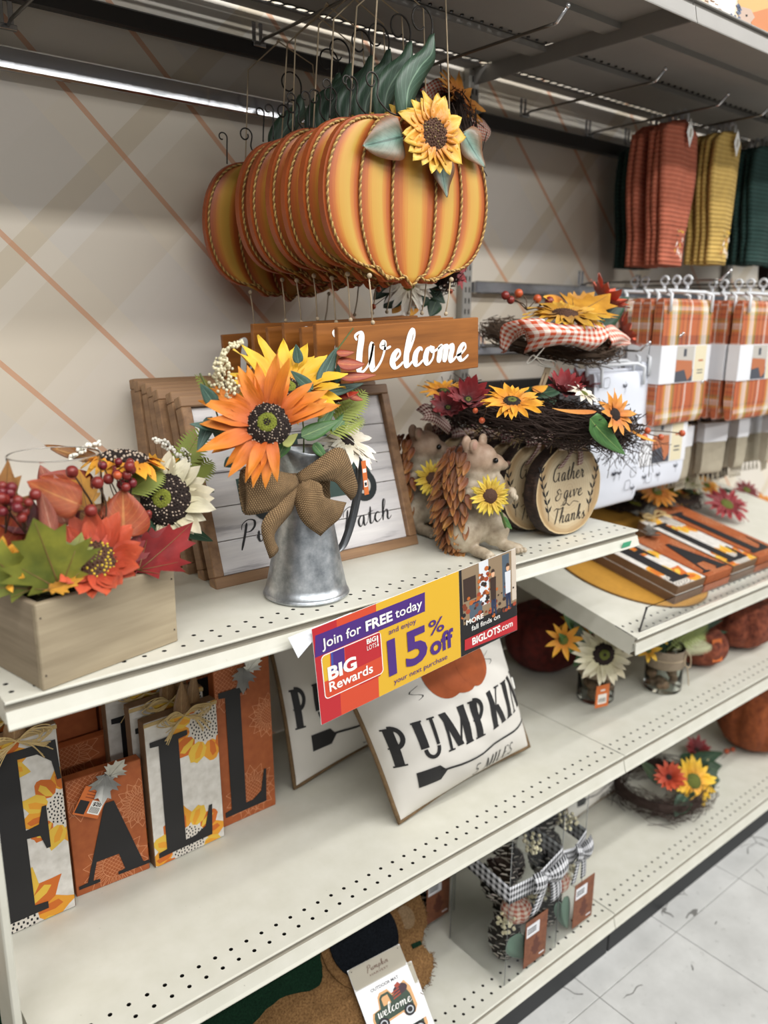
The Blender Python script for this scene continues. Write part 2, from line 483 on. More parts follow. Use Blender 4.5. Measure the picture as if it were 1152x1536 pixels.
def shelf(name, label, x0, x1, yf, zt, zb, depth, M=None, mats=None, back_holes=False, flange=.03, group=None):
    """one steel shelf: local frame has its front edge on y=0, deck top z=0"""
    T = Matrix.Translation((0, yf, zt)) if M is None else M
    root = thing(name, label, 'shelf', M=T @ Matrix.Translation(((x0+x1)/2, 0, 0)), group=group)
    mm = (mats or [CREAM, GROOVE])+[HOLE_SHADE]
    Q = T; x0 += .0012; x1 -= .0012
    d = MB(); n = int((x1-x0)/.0259)
    d.box((x0, 0.0, -.0025), (x1, .010, 0), 0)
    perf(d, x0, x1, .010, .034, 0, n, .0033); perf(d, x0, x1, .034, .058, 0, n, .0033)
    if back_holes:
        yb = depth-back_holes
        d.box((x0, .058, -.0025), (x1, yb, 0), 0)
        perf(d, x0, x1, yb, yb+.024, 0, n, .0034); perf(d, x0, x1, yb+.024, yb+.048, 0, n, .0034)
        d.box((x0, yb+.048, -.0025), (x1, depth-.07, 0), 0)
        perf(d, x0, x1, depth-.07, depth-.036, 0, n, .0085, shape=4)
        d.box((x0, depth-.036, -.0025), (x1, depth, 0), 0)
    else:
        d.box((x0, .058, -.0025), (x1, depth, 0), 0)
    d.v = [tuple(Q @ V(v)) for v in d.v]
    part('deck', d, mm, root)
    # front: rounded nose, recessed channel, slanted price rail
    h = zt-zb if M is None else .038
    pr = [(0.0, 0.0), (-.0016, -.0006), (-.0022, -.002), (-.0016, -.0036), (.004, -.0042), (.004, -.0115), (-.001, -.0125), (-.006, -h+.006), (-.0085, -h+.001), (-.008, -h-.0008), (-.006, -h-.0008), (.002, -.0165), (.006, -.0165), (.006, -.003)]
    e = MB(); vs = []
    for x in (x0, x1): vs += [Q @ V((x, a, b)) for a, b in pr]
    k = len(pr)
    e.add(vs, [(i, (i+1) % k, k+(i+1) % k, k+i) for i in range(k)]+[tuple(range(k)), tuple(range(2*k-1, k-1, -1))], 0, None, False)
    for i, mi in enumerate(e.mi):
        if i in (4, 5): e.mi[i] = 1
    part('price_rail', e, mm, root)
    for xx in (x0, x1-.0015):
        part('side_flange', MB().box((xx, .006, -flange), (xx+.0015, depth, -.0026), 0, Q), mm, root)
    for yy, zz in (((.0065, .0085), -flange+.004), ((.15, .19), -.014), ((.33, .37), -.014)):
        part('stiffener', MB().box((x0+.0016, yy[0], zz), (x1-.0016, yy[1], -.0026), 0, Q), mm, root)
    if not back_holes: part('hole_channel', MB().box((x0+.0016, .0088, -flange+.004), (x1-.0016, .0625, -flange+.0055), 2, Q).box((x0+.0016, .0615, -flange+.0055), (x1-.0016, .0625, -.0026), 2, Q), mm, root)
    return root
L = 1.219
shelf('store_shelf', 'upper cream shelf with planter, framed signs and milk jug on it', 0, L, -.5398, 1.0257, .9935, .535)
shelf('store_shelf', 'cream middle shelf with the letter blocks and pillows on it', 0, L, -.5570, .5153, .476, .55)
shelf('store_shelf', 'cream shelf carrying the two glass jars and dark red plush pumpkins', L, 2*L, -.5570, .5153, .476, .55)
shelf('store_shelf', 'low base shelf with doormats and clear gift boxes on it', 0, L, -.5694, .1142, .0774, .56)
shelf('store_shelf', 'low base shelf with the sunflower wreath lying on it', L, 2*L, -.5694, .1142, .0774, .56)
shelf('store_shelf', 'low base shelf at the far right end of the aisle', 2*L, 3*L, -.5694, .1142, .0774, .56)
shelf('store_shelf', 'cream shelf at the far right above the floor shelf', 2*L, 3*L, -.5570, .5153, .476, .55)
TOPM = [flat('shade_grey_shelf', '#8f8c87', .5, 0, .06, 8), flat('shade_grey_groove', '#77736c', .6)]  # overhead shelves greyed all over, underside shade put into the colour
TOPW = [flat('shade_grey_shelf', '#8f8c87', .5), flat('shade_grey_groove', '#77736c', .6)]
shelf('top_shelf', 'shade-toned grey overhead shelf above the hanging pumpkin signs', 0, L, -.5579, 1.990, 1.9496, .55, mats=TOPM, back_holes=.24, flange=.036)
shelf('top_shelf', 'shade-toned grey overhead shelf above the hanging towels', L, 2*L, -.5579, 1.990, 1.9496, .55, mats=TOPM, back_holes=.24, flange=.036)
shelf('top_shelf', 'shade-toned grey overhead shelf at the far right over the green towels', 2*L, 3*L, -.5579, 1.990, 1.9496, .55, mats=TOPM, back_holes=.24, flange=.036)
shelf('top_shelf', 'shade-toned grey overhead shelf at the left edge above the wall rail', -L, 0, -.5579, 1.990, 1.9496, .55, mats=TOPM, back_holes=.24, flange=.036)
# slanted shelf of the second bay
ang = math.atan2(.075, .33)
SLT = Matrix.Translation((0, -.56, .791)) @ Matrix.Rotation(.205, 4, 'X')
sl = shelf('slanted_shelf', 'sloping cream shelf with letter blocks behind a clear plastic lip', L+.002, 2*L, 0, 0, 0, .565, M=SLT, flange=.045)
GLP = NT('clear_plastic', .03); GLP.b.inputs['Transmission Weight'].default_value = 1.0; GLP.b.inputs['IOR'].default_value = 1.12
GLP.color((.97, .98, .98)); GLP = GLP.m
g = MB(); g.box((L+.03, .012, .001), (2*L-.01, .0145, .062), 0, SLT)
part('clear_lip', g, GLP, sl, 'thin clear plastic lip')
g = MB()
for z0 in (0.002, .056): g.box((L+.0285, .0110, z0), (L+.0305, .0155, z0+.006), 0, SLT)
g.box((L+.0288, .0115, .001), (L+.0300, .0150, .063), 0, SLT)
part('lip_clip', g, flat('dark_wire', '#3a3836', .4), sl)
# kick plates
for i, (a, b_) in enumerate(((-.6, L-.002), (L+.002, 2*L), (2*L+.004, 3*L))):
    t = part('trim_%d' % (i+1), MB().rbox((a, -.5617, 0), (b_, -.545, .0762), .002), BLACKK); t['kind'] = 'structure'
# uprights; slots are dark boxes, the openings' shade put into their colour
UPM = flat('upright_grey', '#a5a29b', .45, .3); SLOTM = flat('slot_painted_shade', '#1c1a19', .8)
for i, x in enumerate((0.0, L, 2*L)):
    if i == 0: x = -.012
    r = thing('slotted_upright', ('slotted grey steel upright at the left end', 'slotted grey steel upright behind the welcome boards, beside the rail', 'slotted grey steel upright at the far right')[i], 'upright', (x, -.011, .1))
    part('post', MB().rbox((x-.0155, -.022, .1), (x+.0155, -.0005, 2.2), .002), UPM, r)
    s_ = MB()
    for k in range(80):
        z = .13+k*.0254
        for dx in (-.006, .006): s_.box((x+dx-.0018, -.0226, z), (x+dx+.0018, -.0215, z+.012))
    part('slot', s_, SLOTM, r, kind='stuff')
# end panel at the left of the middle shelf
single('end_panel', MB().rbox((-.026, -.52, .52), (-.0155, -.437, .985), .002), CREAM, 'cream steel end panel at the left end of the middle shelf', 'panel', (-.02, -.48, .515))

# horizontal wall rails
def rail(x0, x1, z0, z1, label, mat, y=-.03):
    r = thing('wall_rail', label, 'rail', (x0, y, (z0+z1)/2))
    part('bar', MB().rbox((x0+.018, y, z0), (x1-.018, y+.014, z1), .003), mat, r)
    for x in (x0+.018, x1-.018-.02): part('bracket', MB().rbox((x, y+.0145, z0+.002), (x+.02, -.0005, z1-.002), .001), mat, r)
    return r
RAILM = flat('polished_rail', '#d4d6da', .14, 1.0, .04, 3)
DRAILM = flat('dark_steel_rail', '#4b4947', .4, .6)
rail(0, L, 1.803, 1.837, 'bright chrome wall rail running left of the pumpkin signs', RAILM, -.034)
rail(0, L, 1.900, 1.930, 'dark steel rail under the top shelf holding the sign hook', DRAILM, -.034)
rail(L, 2*L, 1.865, 1.900, 'dark steel rail under the top shelf behind the towels', DRAILM, -.034)
rail(L, 2*L, 1.500, 1.529, 'dull chrome wall rail behind the sunflower wreath, upper one', RAILM, -.034)
rail(L, 2*L, 1.352, 1.380, 'dull chrome wall rail behind the welcome board end, lower one', RAILM, -.034)

# hook arms
def hook(x, z, yend, label, tip=.028, mat=None, r=.0028, rise=.0):
    o = thing('peg_hook', label, 'hook', (x, -.04, z))
    c = MB()
    c.rbox((x-.011, -.0365, z-.004), (x-.003, -.0345, z+.036), .0008)
    c.rbox((x+.003, -.0365, z-.004), (x+.011, -.0345, z+.036), .0008)
    c.rbox((x-.013, -.045, z-.006), (x+.013, -.0366, z+.002), .001)
    part('clip', c, CHROME, o)
    p = [V((x, -.046, z)), V((x, -.06, z+.004)), V((x, yend+.02, z+.004+rise))]
    a = MB().tube(p+[V((x, yend, z+.004+rise))], r, 6)
    part('arm', a, mat or DCHROME, o)
    a = MB().tube([V((x, yend, z+.004+rise)), V((x, yend-.006, z+.005+rise)), V((x, yend-.026, z+.004+tip*.7+rise))], r*1.05, 6)
    a.ball((x, yend-.026, z+.004+tip*.7+rise), r*1.5)
    part('tip', a, flat('bright_tip', '#d8d8da', .25, .8), o)
    return o
# ------------------------------------------------------------------ lettering
def ribbon(mb, pts, wmin, wmax, M, m=0, n=6, t=.0004, slant=0, taper=True):
    """calligraphic stroke in the XY plane: thick on down strokes"""
    P = cr([(p[0], p[1], 0) for p in pts], n); N = len(P)
    Lf = []; Rt = []
    for i, p in enumerate(P):
        d = P[min(i+1, N-1)]-P[max(i-1, 0)]
        if d.length < 1e-9: d = V((1, 0, 0))
        d.normalize(); nr = V((-d.y, d.x, 0))
        w = wmin+(wmax-wmin)*max(0, -d.y)**1.3
        if taper: w *= min(1, .45+min(i, N-1-i)*.25)
        Lf.append(p+nr*w/2); Rt.append(p-nr*w/2)
    vs = []; fs = []
    for i in range(N): vs += [Lf[i]+V((0, 0, t)), Rt[i]+V((0, 0, t))]
    for i in range(N-1): fs.append((2*i, 2*i+1, 2*i+3, 2*i+2))
    mb.add(vs, fs, m, None, False, M)
CUR = {
 'W': (2.1, [[(-.15, 1.75), (-.3, 2.0), (-.05, 2.15), (.1, 1.85), (.1, 1.0), (.2, .15), (.45, .0), (.75, .4), (.85, 1.1), (.85, 1.5), (.8, 1.2), (.95, .3), (1.15, 0), (1.5, .5), (1.65, 1.3), (1.55, 1.55), (1.45, 1.3), (1.7, 1.15), (2.0, 1.25)]]),
 'e': (.85, [[(0, .3), (.3, .42), (.56, .72), (.42, 1.0), (.18, .75), (.14, .3), (.38, 0), (.62, .08), (.85, .3)]]),
 'l': (.62, [[(0, .3), (.3, .9), (.5, 1.7), (.38, 2.1), (.2, 1.7), (.14, .6), (.3, 0), (.62, .3)]]),
 'c': (.72, [[(0, .3), (.12, .6)], [(.55, .82), (.4, 1.0), (.16, .75), (.13, .3), (.36, 0), (.72, .3)]]),
 'o': (.9, [[(0, .3), (.1, .6)], [(.5, .98), (.2, .85), (.12, .35), (.35, 0), (.62, .3), (.62, .75), (.45, .98), (.6, .72), (.9, .85)]]),
 'm': (1.45, [[(-.02, .8), (.14, 1.0), (.2, .8), (.18, 0)], [(.18, .3), (.36, .9), (.52, .98), (.6, .8), (.58, 0)], [(.58, .3), (.78, .9), (.95, .98), (1.03, .7), (1.0, .25), (1.14, 0), (1.45, .3)]]),
 'n': (1.0, [[(-.02, .8), (.14, 1.0), (.2, .8), (.18, 0)], [(.18, .3), (.36, .9), (.54, .98), (.62, .7), (.6, .2), (.74, 0), (1.0, .3)]]),
 'u': (1.0, [[(0, .3), (.16, 1.0)], [(.16, 1.0), (.16, .3), (.34, 0), (.58, .3), (.66, 1.0)], [(.66, 1.0), (.66, .2), (.8, 0), (1.0, .3)]]),
 'a': (.95, [[(.58, .9), (.35, 1.0), (.12, .6), (.18, .1), (.4, .06), (.62, .9)], [(.62, 1.0), (.6, .2), (.74, 0), (.95, .3)]]),
 't': (.6, [[(0, .3), (.3, 1.6)], [(.3, 1.7), (.24, .3), (.38, 0), (.6, .3)], [(.02, 1.1), (.55, 1.25)]]),
 'h': (1.0, [[(0, .3), (.3, 1.2), (.42, 1.9), (.3, 2.1), (.2, 1.6), (.16, 0)], [(.16, .3), (.36, .9), (.54, .98), (.62, .7), (.6, .2), (.74, 0), (1.0, .3)]]),
 'r': (.7, [[(0, .3), (.14, 1.05), (.25, .85), (.45, .9)], [(.45, .9), (.38, .3), (.5, 0), (.7, .3)]]),
 's': (.65, [[(0, .3), (.28, 1.05)], [(.28, 1.05), (.3, .7), (.48, .3), (.3, 0), (.08, .1)], [(.3, 0), (.65, .3)]]),
 'k': (.9, [[(0, .3), (.3, 1.2), (.38, 1.9), (.24, 2.1), (.18, 1.4), (.15, 0)], [(.16, .5), (.45, 1.0), (.5, .75), (.2, .5)], [(.2, .5), (.45, .4), (.6, 0), (.9, .3)]]),
 'p': (.95, [[(0, .3), (.18, 1.0)], [(.18, 1.0), (.14, -.9)], [(.16, .7), (.4, 1.0), (.62, .7), (.55, .2), (.3, 0), (.16, .15)], [(.4, .02), (.95, .3)]]),
 'i': (.5, [[(0, .3), (.16, 1.0)], [(.16, 1.0), (.14, .3), (.28, 0), (.5, .3)], [(.2, 1.35), (.22, 1.42)]]),
 'g': (.9, [[(.58, .9), (.35, 1.0), (.12, .6), (.18, .1), (.4, .06), (.6, .9)], [(.6, 1.0), (.56, -.5), (.3, -.95), (.1, -.7), (.4, -.2), (.9, .3)]]),
 'v': (.85, [[(0, .8), (.14, 1.0), (.22, .6), (.34, 0)], [(.34, 0), (.6, .9), (.52, 1.0), (.85, .9)]]),
 'P': (1.35, [[(.5, 1.9), (.4, 1.0), (.15, -.5)], [(.1, 1.3), (.15, 1.8), (.6, 2.15), (1.1, 2.0), (1.15, 1.5), (.85, 1.1), (.45, 1.05)]]),
 'G': (1.5, [[(1.1, 1.7), (1.0, 2.1), (.6, 2.0), (.2, 1.3), (.2, .4), (.6, 0), (1.0, .4), (1.1, 1.0)], [(.65, 1.0), (1.25, 1.05)], [(1.1, 1.0), (1.1, .2), (1.3, 0)]]),
 'T': (1.1, [[(.6, 2.0), (.55, 1.0), (.45, 0)], [(-.1, 1.85), (.3, 2.1), (.9, 1.95), (1.3, 2.15)]]),
 '&': (1.3, [[(1.0, 1.2), (.6, 1.7), (.2, 1.4), (.5, 1.0), (.1, .6), (.2, .1), (.7, .05), (1.0, .5), (1.0, .9)], [(.7, .95), (1.25, .95)]]),
 '5': (.9, [[(.75, 1.8), (.25, 1.8), (.2, 1.0), (.6, 1.05), (.75, .5), (.4, 0), (.1, .15)]]),
 ' ': (.6, [])}
def cursive(mb, word, M, h, wmin, wmax, m=0, fitw=None, n=6, t=.0004, slant=.18):
    """cursive word; h = x-height in metres; baseline starts at M's origin"""
    tot = sum(CUR[c][0] for c in word); sx = h if not fitw else fitw/tot
    x = 0; k_ = 0
    for c in word:
        adv, st = CUR[c]
        for q in st: ribbon(mb, [((x+a+slant*b)*sx, b*h) for a, b in q], wmin, wmax, M, m, n, t+.00006*(k_ % 7)); k_ += 1
        x += adv
_fc = {}
def sans(mb, txt, M, w, h, m=0, bold=.0, t=.0004):
    """printed sans text scaled to width w and (font) cap-height h on M's XY plane"""
    c = bpy.data.curves.new('lettering', 'FONT'); c.body = txt; c.size = 1; c.offset = bold; c.resolution_u = 3
    o = bpy.data.objects.new('lettering', c); COL.objects.link(o)
    dg = bpy.context.evaluated_depsgraph_get(); me = o.evaluated_get(dg).to_mesh()
    vs = [tuple(v.co) for v in me.vertices]; fs = [tuple(p.vertices) for p in me.polygons]
    o.evaluated_get(dg).to_mesh_clear(); bpy.data.objects.remove(o); bpy.data.curves.remove(c)
    x0 = min(v[0] for v in vs); x1 = max(v[0] for v in vs)
    sx = w/(x1-x0); sy = h/.70
    mb.add([((v[0]-x0)*sx, v[1]*sy, t) for v in vs], fs, m, None, False, M)
# block serif capitals, unit cell 0..w x 0..1
def serif_polys(ch):
    s = .07; b = .045
    if ch == 'L': return .62, [[(0, 0), (.60, 0), (.62, .27), (.585, .27), (.53, .10), (.40, .055), (.30, .055), (.30, .95), (.40, .958), (.40, 1), (0, 1), (0, .958), (.09, .95), (.09, .05), (0, .042)]]
    if ch == 'F': return .66, [[(0, 0), (.42, 0), (.42, .042), (.31, .05), (.31, .47), (.42, .46), (.46, .37), (.495, .37), (.495, .63), (.46, .63), (.42, .53), (.31, .52), (.31, .95), (.47, .945), (.58, .88), (.61, .76), (.645, .76), (.63, 1), (0, 1), (0, .958), (.09, .95), (.09, .05), (0, .042)]]
    if ch == 'A': return .86, [[(-.02, 0), (.24, 0), (.24, .04), (.155, .05), (.22, .28), (.50, .28), (.56, .05), (.47, .04), (.47, 0), (.88, 0), (.88, .04), (.80, .05), (.50, 1), (.38, 1), (.09, .05), (-.02, .04)], ]
    return .5, []
def serif_cap(mb, ch, M, w, h, t, m=0):
    aw, ps = serif_polys(ch)
    for p in ps: mb.poly([(x/aw*w, y*h) for x, y in p], t, m, M)
# tall display letters for the pillows: lists of (x0,y0,x1,y1,w0,w1) bars and arcs
PUM = {
 'P': (.62, [('b', .16, 0, .16, 1, .15), ('c', .16, .74, .26, .26, -90, 90, .09), ('b', 0, .02, .34, .02, .035), ('b', 0, .98, .2, .98, .035), ('b', .02, .50, .3, .50, .03)]),
 'U': (.66, [('b', .14, .3, .14, 1, .15), ('b', .52, .3, .52, 1, .07), ('c', .33, .27, .19, .25, 180, 360, .08), ('b', 0, .98, .28, .98, .035), ('b', .42, .98, .62, .98, .035)]),
 'M': (.84, [('b', .1, 0, .1, 1, .06), ('b', .1, 1, .40, .05, .14), ('b', .40, .05, .70, 1, .05), ('b', .70, 0, .70, 1, .15), ('b', 0, .02, .2, .02, .035), ('b', .56, .02, .84, .02, .035)]),
 'K': (.70, [('b', .14, 0, .14, 1, .15), ('b', .16, .42, .58, 1, .05), ('b', .3, .58, .60, 0, .14), ('b', 0, .02, .28, .02, .035), ('b', .46, .98, .68, .98, .035), ('b', .46, .02, .7, .02, .035)]),
 'I': (.34, [('b', .16, 0, .16, 1, .15), ('b', 0, .02, .32, .02, .035), ('b', 0, .98, .32, .98, .035)]),
 'N': (.74, [('b', .1, 0, .1, 1, .05), ('b', .1, 1, .58, 0, .15), ('b', .58, 0, .58, 1, .05), ('b', 0, .02, .2, .02, .035), ('b', .48, .98, .68, .98, .035)]),
 'E': (.56, [('b', .12, 0, .12, 1, .11), ('b', .12, .02, .5, .02, .05), ('b', .12, .98, .48, .98, .05), ('b', .12, .5, .4, .5, .05), ('b', .5, .02, .5, .2, .04), ('b', .48, .8, .48, .98, .04)]),
 'S': (.5, [('c', .25, .75, .17, .22, 20, 270, .08), ('c', .25, .25, .18, .23, -160, 90, .08)]),
 'L': (.54, [('b', .12, 0, .12, 1, .11), ('b', .12, .02, .48, .02, .05), ('b', .48, .02, .5, .22, .04), ('b', 0, .98, .24, .98, .04)]),
 '5': (.5, [('b', .12, .55, .14, .97, .05), ('b', .12, .95, .44, .95, .08), ('c', .22, .3, .2, .27, -150, 110, .08)]),
 'Y': (.6, [('b', .3, 0, .3, .45, .12), ('b', .06, 1, .3, .42, .12), ('b', .54, 1, .3, .42, .05)]),
 ' ': (.4, [])}
def bars(mb, word, fn, gap=.1, m=0, fat=1.5):
    """word drawn through fn(x,y)->3-D point, unit height"""
    x = 0
    tot = sum(PUM[c][0]+gap for c in word)-gap
    for c in word:
        adv, pr = PUM[c]
        for q in pr:
            if q[0] == 'b': pts = [(q[1]+(q[3]-q[1])*k/6, q[2]+(q[4]-q[2])*k/6) for k in range(7)]; wd_ = q[5]
            else: pts = [(q[1]+q[3]*math.cos(math.radians(q[5]+(q[6]-q[5])*k/12)), q[2]+q[4]*math.sin(math.radians(q[5]+(q[6]-q[5])*k/12))) for k in range(13)]; wd_ = q[7]
            wd_ *= fat if wd_ > .1 else fat*.85
            vs = []; N = len(pts)
            for i in range(N):
                a = pts[max(i-1, 0)]; b = pts[min(i+1, N-1)]; dx, dy = b[0]-a[0], b[1]-a[1]; l = math.hypot(dx, dy)
                if abs(dx) < abs(dy)*3: ox, oy = wd_/2, 0
                else: ox, oy = 0, wd_/2
                if q[0] == 'c': ox, oy = -dy/l*wd_/2, dx/l*wd_/2
                vs += [fn(x+pts[i][0]+ox, pts[i][1]+oy), fn(x+pts[i][0]-ox, pts[i][1]-oy)]
            mb.add(vs, [(2*i, 2*i+1, 2*i+3, 2*i+2) for i in range(N-1)], m, None, False)
        x += adv+gap
    return tot

# ------------------------------------------------------------------ petals, leaves, flowers
def petal_mb(Ln, W, curl=.3, cup=.25, tip=.9, nu=7, nv=4, wav=0., seed=0, thick=0, notch=0):
    """petal along +X from 0, Z up; curl: bends up (+) or down (-) in radians; cup: cross-section bow"""
    r = random.Random(seed); ph = r.random()*6; mb = MB()
    def f(u, v):
        s = (v-.5)*2
        w = W/2*(math.sin(PI*min(1, u**.75*.93+.07))**.75) if u < .999 else 0
        if tip < .5: w = W/2*math.sin(PI*min(1, .12+u*.88))**.5
        a = curl*u
        x = Ln*(math.sin(a)/curl if abs(curl) > 1e-3 else u); z = Ln*((1-math.cos(a))/curl if abs(curl) > 1e-3 else 0)
        z += cup*w*(abs(s)**1.6)+wav*Ln*math.sin(u*9+ph+s*2)*.03
        z -= .06*w*math.cos(s*PI*1.5)
        return (x, w*s, z)
    mb.grid(f, nu, nv, thick=thick); return mb
def ovate_mb(Ln, W, curl=.4, fold=.25, nu=14, nv=4, thick=.0004, seed=0, wav=.0, blunt=.6):
    mb = MB(); r = random.Random(seed); ph = r.random()*6
    def f(u, v):
        s = (v-.5)*2
        w = W/2*math.sin(PI*min(1, max(0, u))**blunt)**.8 if 0 < u < 1 else 0
        a = curl*u
        x = Ln*(math.sin(a)/curl if abs(curl) > 1e-3 else u); z = Ln*((1-math.cos(a))/curl if abs(curl) > 1e-3 else 0)
        return (x, w*s, z+fold*w*abs(s)+wav*W*math.sin(u*8+ph)*s)
    mb.grid(f, nu, nv, thick=thick); return mb
MAPLE = [(0, .0), (.10, .06), (.30, .10), (.22, .20), (.50, .38), (.36, .40), (.44, .54), (.26, .50), (.20, .56), (.26, .80), (.14, .76), (0, 1.0)]
def maple_mb(S, curl=.25, seed=0, thick=.0005, lob=1.0):
    """maple-like leaf: stalk end at origin, tip along +X"""
    r = random.Random(seed); pts = []
    out = [(y, x*lob) for x, y in MAPLE]; full = out+[(a, -b) for a, b in out[-2:0:-1]]
    c = (.34, 0); mb = MB(); N = len(full); vs = []; uv = []; R = 3
    def z(x, y): return curl*S*(x*x*.5+abs(y)*.35)-.1*S*abs(math.sin(math.atan2(y, x-.05)*3.0))*math.hypot(x-.1, y)*.6
    vs.append((c[0]*S, 0, z(*c))); uv.append((.34, .5))
    for k in range(1, R+1):
        t = k/R
        for p in full:
            x = c[0]+(p[0]-c[0])*t; y = c[1]+(p[1]-c[1])*t
            vs.append((x*S, y*S, z(x, y))); uv.append((x, .5+y*.5))
    fs = [(0, 1+i, 1+(i+1) % N) for i in range(N)]
    for k in range(R-1):
        for i in range(N): fs.append((1+k*N+i, 1+(k+1)*N+i, 1+(k+1)*N+(i+1) % N, 1+k*N+(i+1) % N))
    mb.add(vs, fs, 0, uv, True)
    mb.tube([(0, 0, 0), (-.12*S, 0, -.03*S)], S*.012, 5)
    for a in (0, .62, -.62, 1.1, -1.1):
        e = (.9, .5, .5, .28, .28)[(0, .62, -.62, 1.1, -1.1).index(a)]
        q = [(e*k/4*math.cos(a)*S+.03*S, e*k/4*math.sin(a)*S, z(e*k/4*math.cos(a)+.03, e*k/4*math.sin(a))+.004*S) for k in range(5)]
        mb.tube(q, [S*.009*(1-.18*k) for k in range(5)], 4, m=1)
    return mb
def disc_mb(R, h=.35, seeds=90, hole=.45, seed=1, seedr=.06, mats=(0, 1, 2), bump=1.0):
    """flower eye: dome, ring of seeds, paler middle"""
    r = random.Random(seed); mb = MB()
    prof = [(R*.9, -.1*R)]+[(R*math.cos(a), h*R*math.sin(a)) for a in [i*PI/2/6 for i in range(6)]]+[(.02*R, h*R)]
    mb.lathe(prof, 20, mats[0], cap1=True)
    g = 2.39996
    if hole > .3:
        q = R*hole; zt = h*R*math.sqrt(1-hole*hole)
        mb.lathe([(q*1.02, zt-.02*R), (q*.95, zt+.02*R), (q*.7, zt+.04*R), (q*.3, zt+.03*R), (.01*R, zt+.0*R)], 16, mats[2])
        seeds = int(seeds*1.6); seedr *= .62
    for k in range(seeds):
        rr = math.sqrt((k+.5)/seeds); a = k*g
        inner = rr < hole
        z = h*R*math.sqrt(max(0, 1-rr*rr))
        s = R*seedr*(r.uniform(.7, 1.2))
        mb.ball((R*rr*math.cos(a), R*rr*math.sin(a), z), s, mats[2] if inner else mats[1] if r.random() < .42 else mats[0], 5, 3, sc=(1, 1, 1.3*bump))
    return mb
FLC = {}
def flower(parent, name, pos, n, R, pm, dm, count=16, rows=2, dr=.3, w=.30, cup=.35, curl=-.3, label=None, split=True, seed=0, roll=0, dh=.35, hole=.45, seeds=80, petcup=.25, jitter=.12, tip=.9, squash=None, thick=0, skip=None):
    """artificial bloom: the part is its eye, the petals are its children"""
    r = random.Random(seed+11)
    M = aim(pos, n, roll)
    key = (name, round(R, 4), dm[0].name, dr, hole, seeds)
    if key not in FLC: FLC[key] = disc_mb(R*dr, dh, seeds, hole, seed).mesh(name, list(dm))
    f = inst(name, FLC[key], M, parent, label)
    pk = (name, round(R, 4), pm.name, w, curl, petcup, split, tip)
    if pk not in FLC:
        FLC[pk] = [petal_mb(R*(1-dr*.55), R*w, curl*(1+.5*(q-1)), petcup, tip, 6 if split else 4, 4 if split else 2, 1.0, q, thick).mesh('petal', pm) for q in range(3)]
    allp = MB()
    for row in range(rows):
        for k in range(count):
            a = 2*PI*(k+.5*(row % 2))/count+r.uniform(-jitter, jitter)
            if skip and skip(a % (2*PI)): continue
            lift = cup*(1-row*.35)+r.uniform(-jitter, jitter)
            sc = (1-.12*row)*r.uniform(.88, 1.06)
            Q = Matrix.Rotation(a, 4, 'Z') @ Matrix.Translation((R*dr*.55, 0, -.004*R-.05*R*row*0+R*.02*row)) @ Matrix.Rotation(-lift, 4, 'Y') @ Matrix.Rotation(r.uniform(-.25, .25), 4, 'X') @ Matrix.Scale(sc, 4)
            me = FLC[pk][r.randrange(3)]
            if split: inst('petal', me, M @ Q, f)
            else: allp.add([Q @ v.co for v in me.vertices], [tuple(p.vertices) for p in me.polygons], 0, [(v.co.x/(R*(1-dr*.55)), .5+v.co.y/(R*w)) for v in me.vertices])
    if not split: part('petals', allp, pm, f, M=M)
    return f
def leaf(parent, base, tip, W, mat, up=(0, -.5, .8), curl=.35, fold=.2, name='leaf', seed=0, blunt=.6, label=None, wav=0):
    b = V(base); t = V(tip); d = t-b; Ln = d.length
    M = frame(b, d, z=V(up)) @ Matrix.Rotation(curl*.5, 4, 'Y')
    return part(name, ovate_mb(Ln*(1+curl*curl*.04), W, curl, fold, seed=seed, blunt=blunt, wav=wav), mat, parent, label, M=M)
def maple(parent, base, tip, mats, up=(0, -.5, .8), curl=.25, name='maple_leaf', seed=0, label=None, lob=1.0):
    b = V(base); t = V(tip); d = t-b
    return part(name, maple_mb(d.length, curl, seed, lob=lob), mats, parent, label, M=frame(b, d, z=V(up)))
def berries(parent, pts, r, mats, stemto=None, name='berry_cluster', label=None, stemmat=None, jit=.25, seed=0):
    rr = random.Random(seed); mb = MB()
    for k, p in enumerate(pts):
        mb.ball(p, r*rr.uniform(1-jit, 1+jit*.5), rr.randrange(len(mats)), 10, 7)
        if stemto is not None:
            p = V(p); s = V(stemto); md = (p+s)/2+V((rr.uniform(-1, 1), rr.uniform(-1, 1), rr.uniform(-.5, 1)))*r*.8
            mb.tube(cr([s, md, p], 4), r*.14, 4, m=len(mats))
    return part(name, mb, list(mats)+[stemmat or STEM], parent, label)
def cluster_pts(c, R, n, seed=0, flat_=.7):
    r = random.Random(seed); out = []; k = 0
    while len(out) < n and k < 4000:
        k += 1
        v = V((r.uniform(-1, 1), r.uniform(-1, 1), r.uniform(-1, 1)*flat_))
        if v.length > 1: continue
        p = V(c)+v*R
        if all((p-q).length > R*.42 for q in out) or k > 2500: out.append(p)
    return out
def sprig(parent, path, r, mat, n=60, spread=.006, name='seed_sprig', seed=0, stem=None, label=None):
    rr = random.Random(seed); P = resample(cr(path, 6), n); mb = MB()
    for k, p in enumerate(P):
        s = spread*min(1, .35+1.3*k/n) if k < n*.8 else spread*.6
        v = V((rr.uniform(-1, 1), rr.uniform(-1, 1), rr.uniform(-1, 1)))
        if v.length > 0: v.normalize()
        mb.ball(p+v*s*rr.uniform(.5, 1), r*rr.uniform(.75, 1.15), 0, 6, 4)
    mb.tube(P, r*.35, 4, m=1)
    return part(name, mb, [mat, stem or STEM], parent, label)
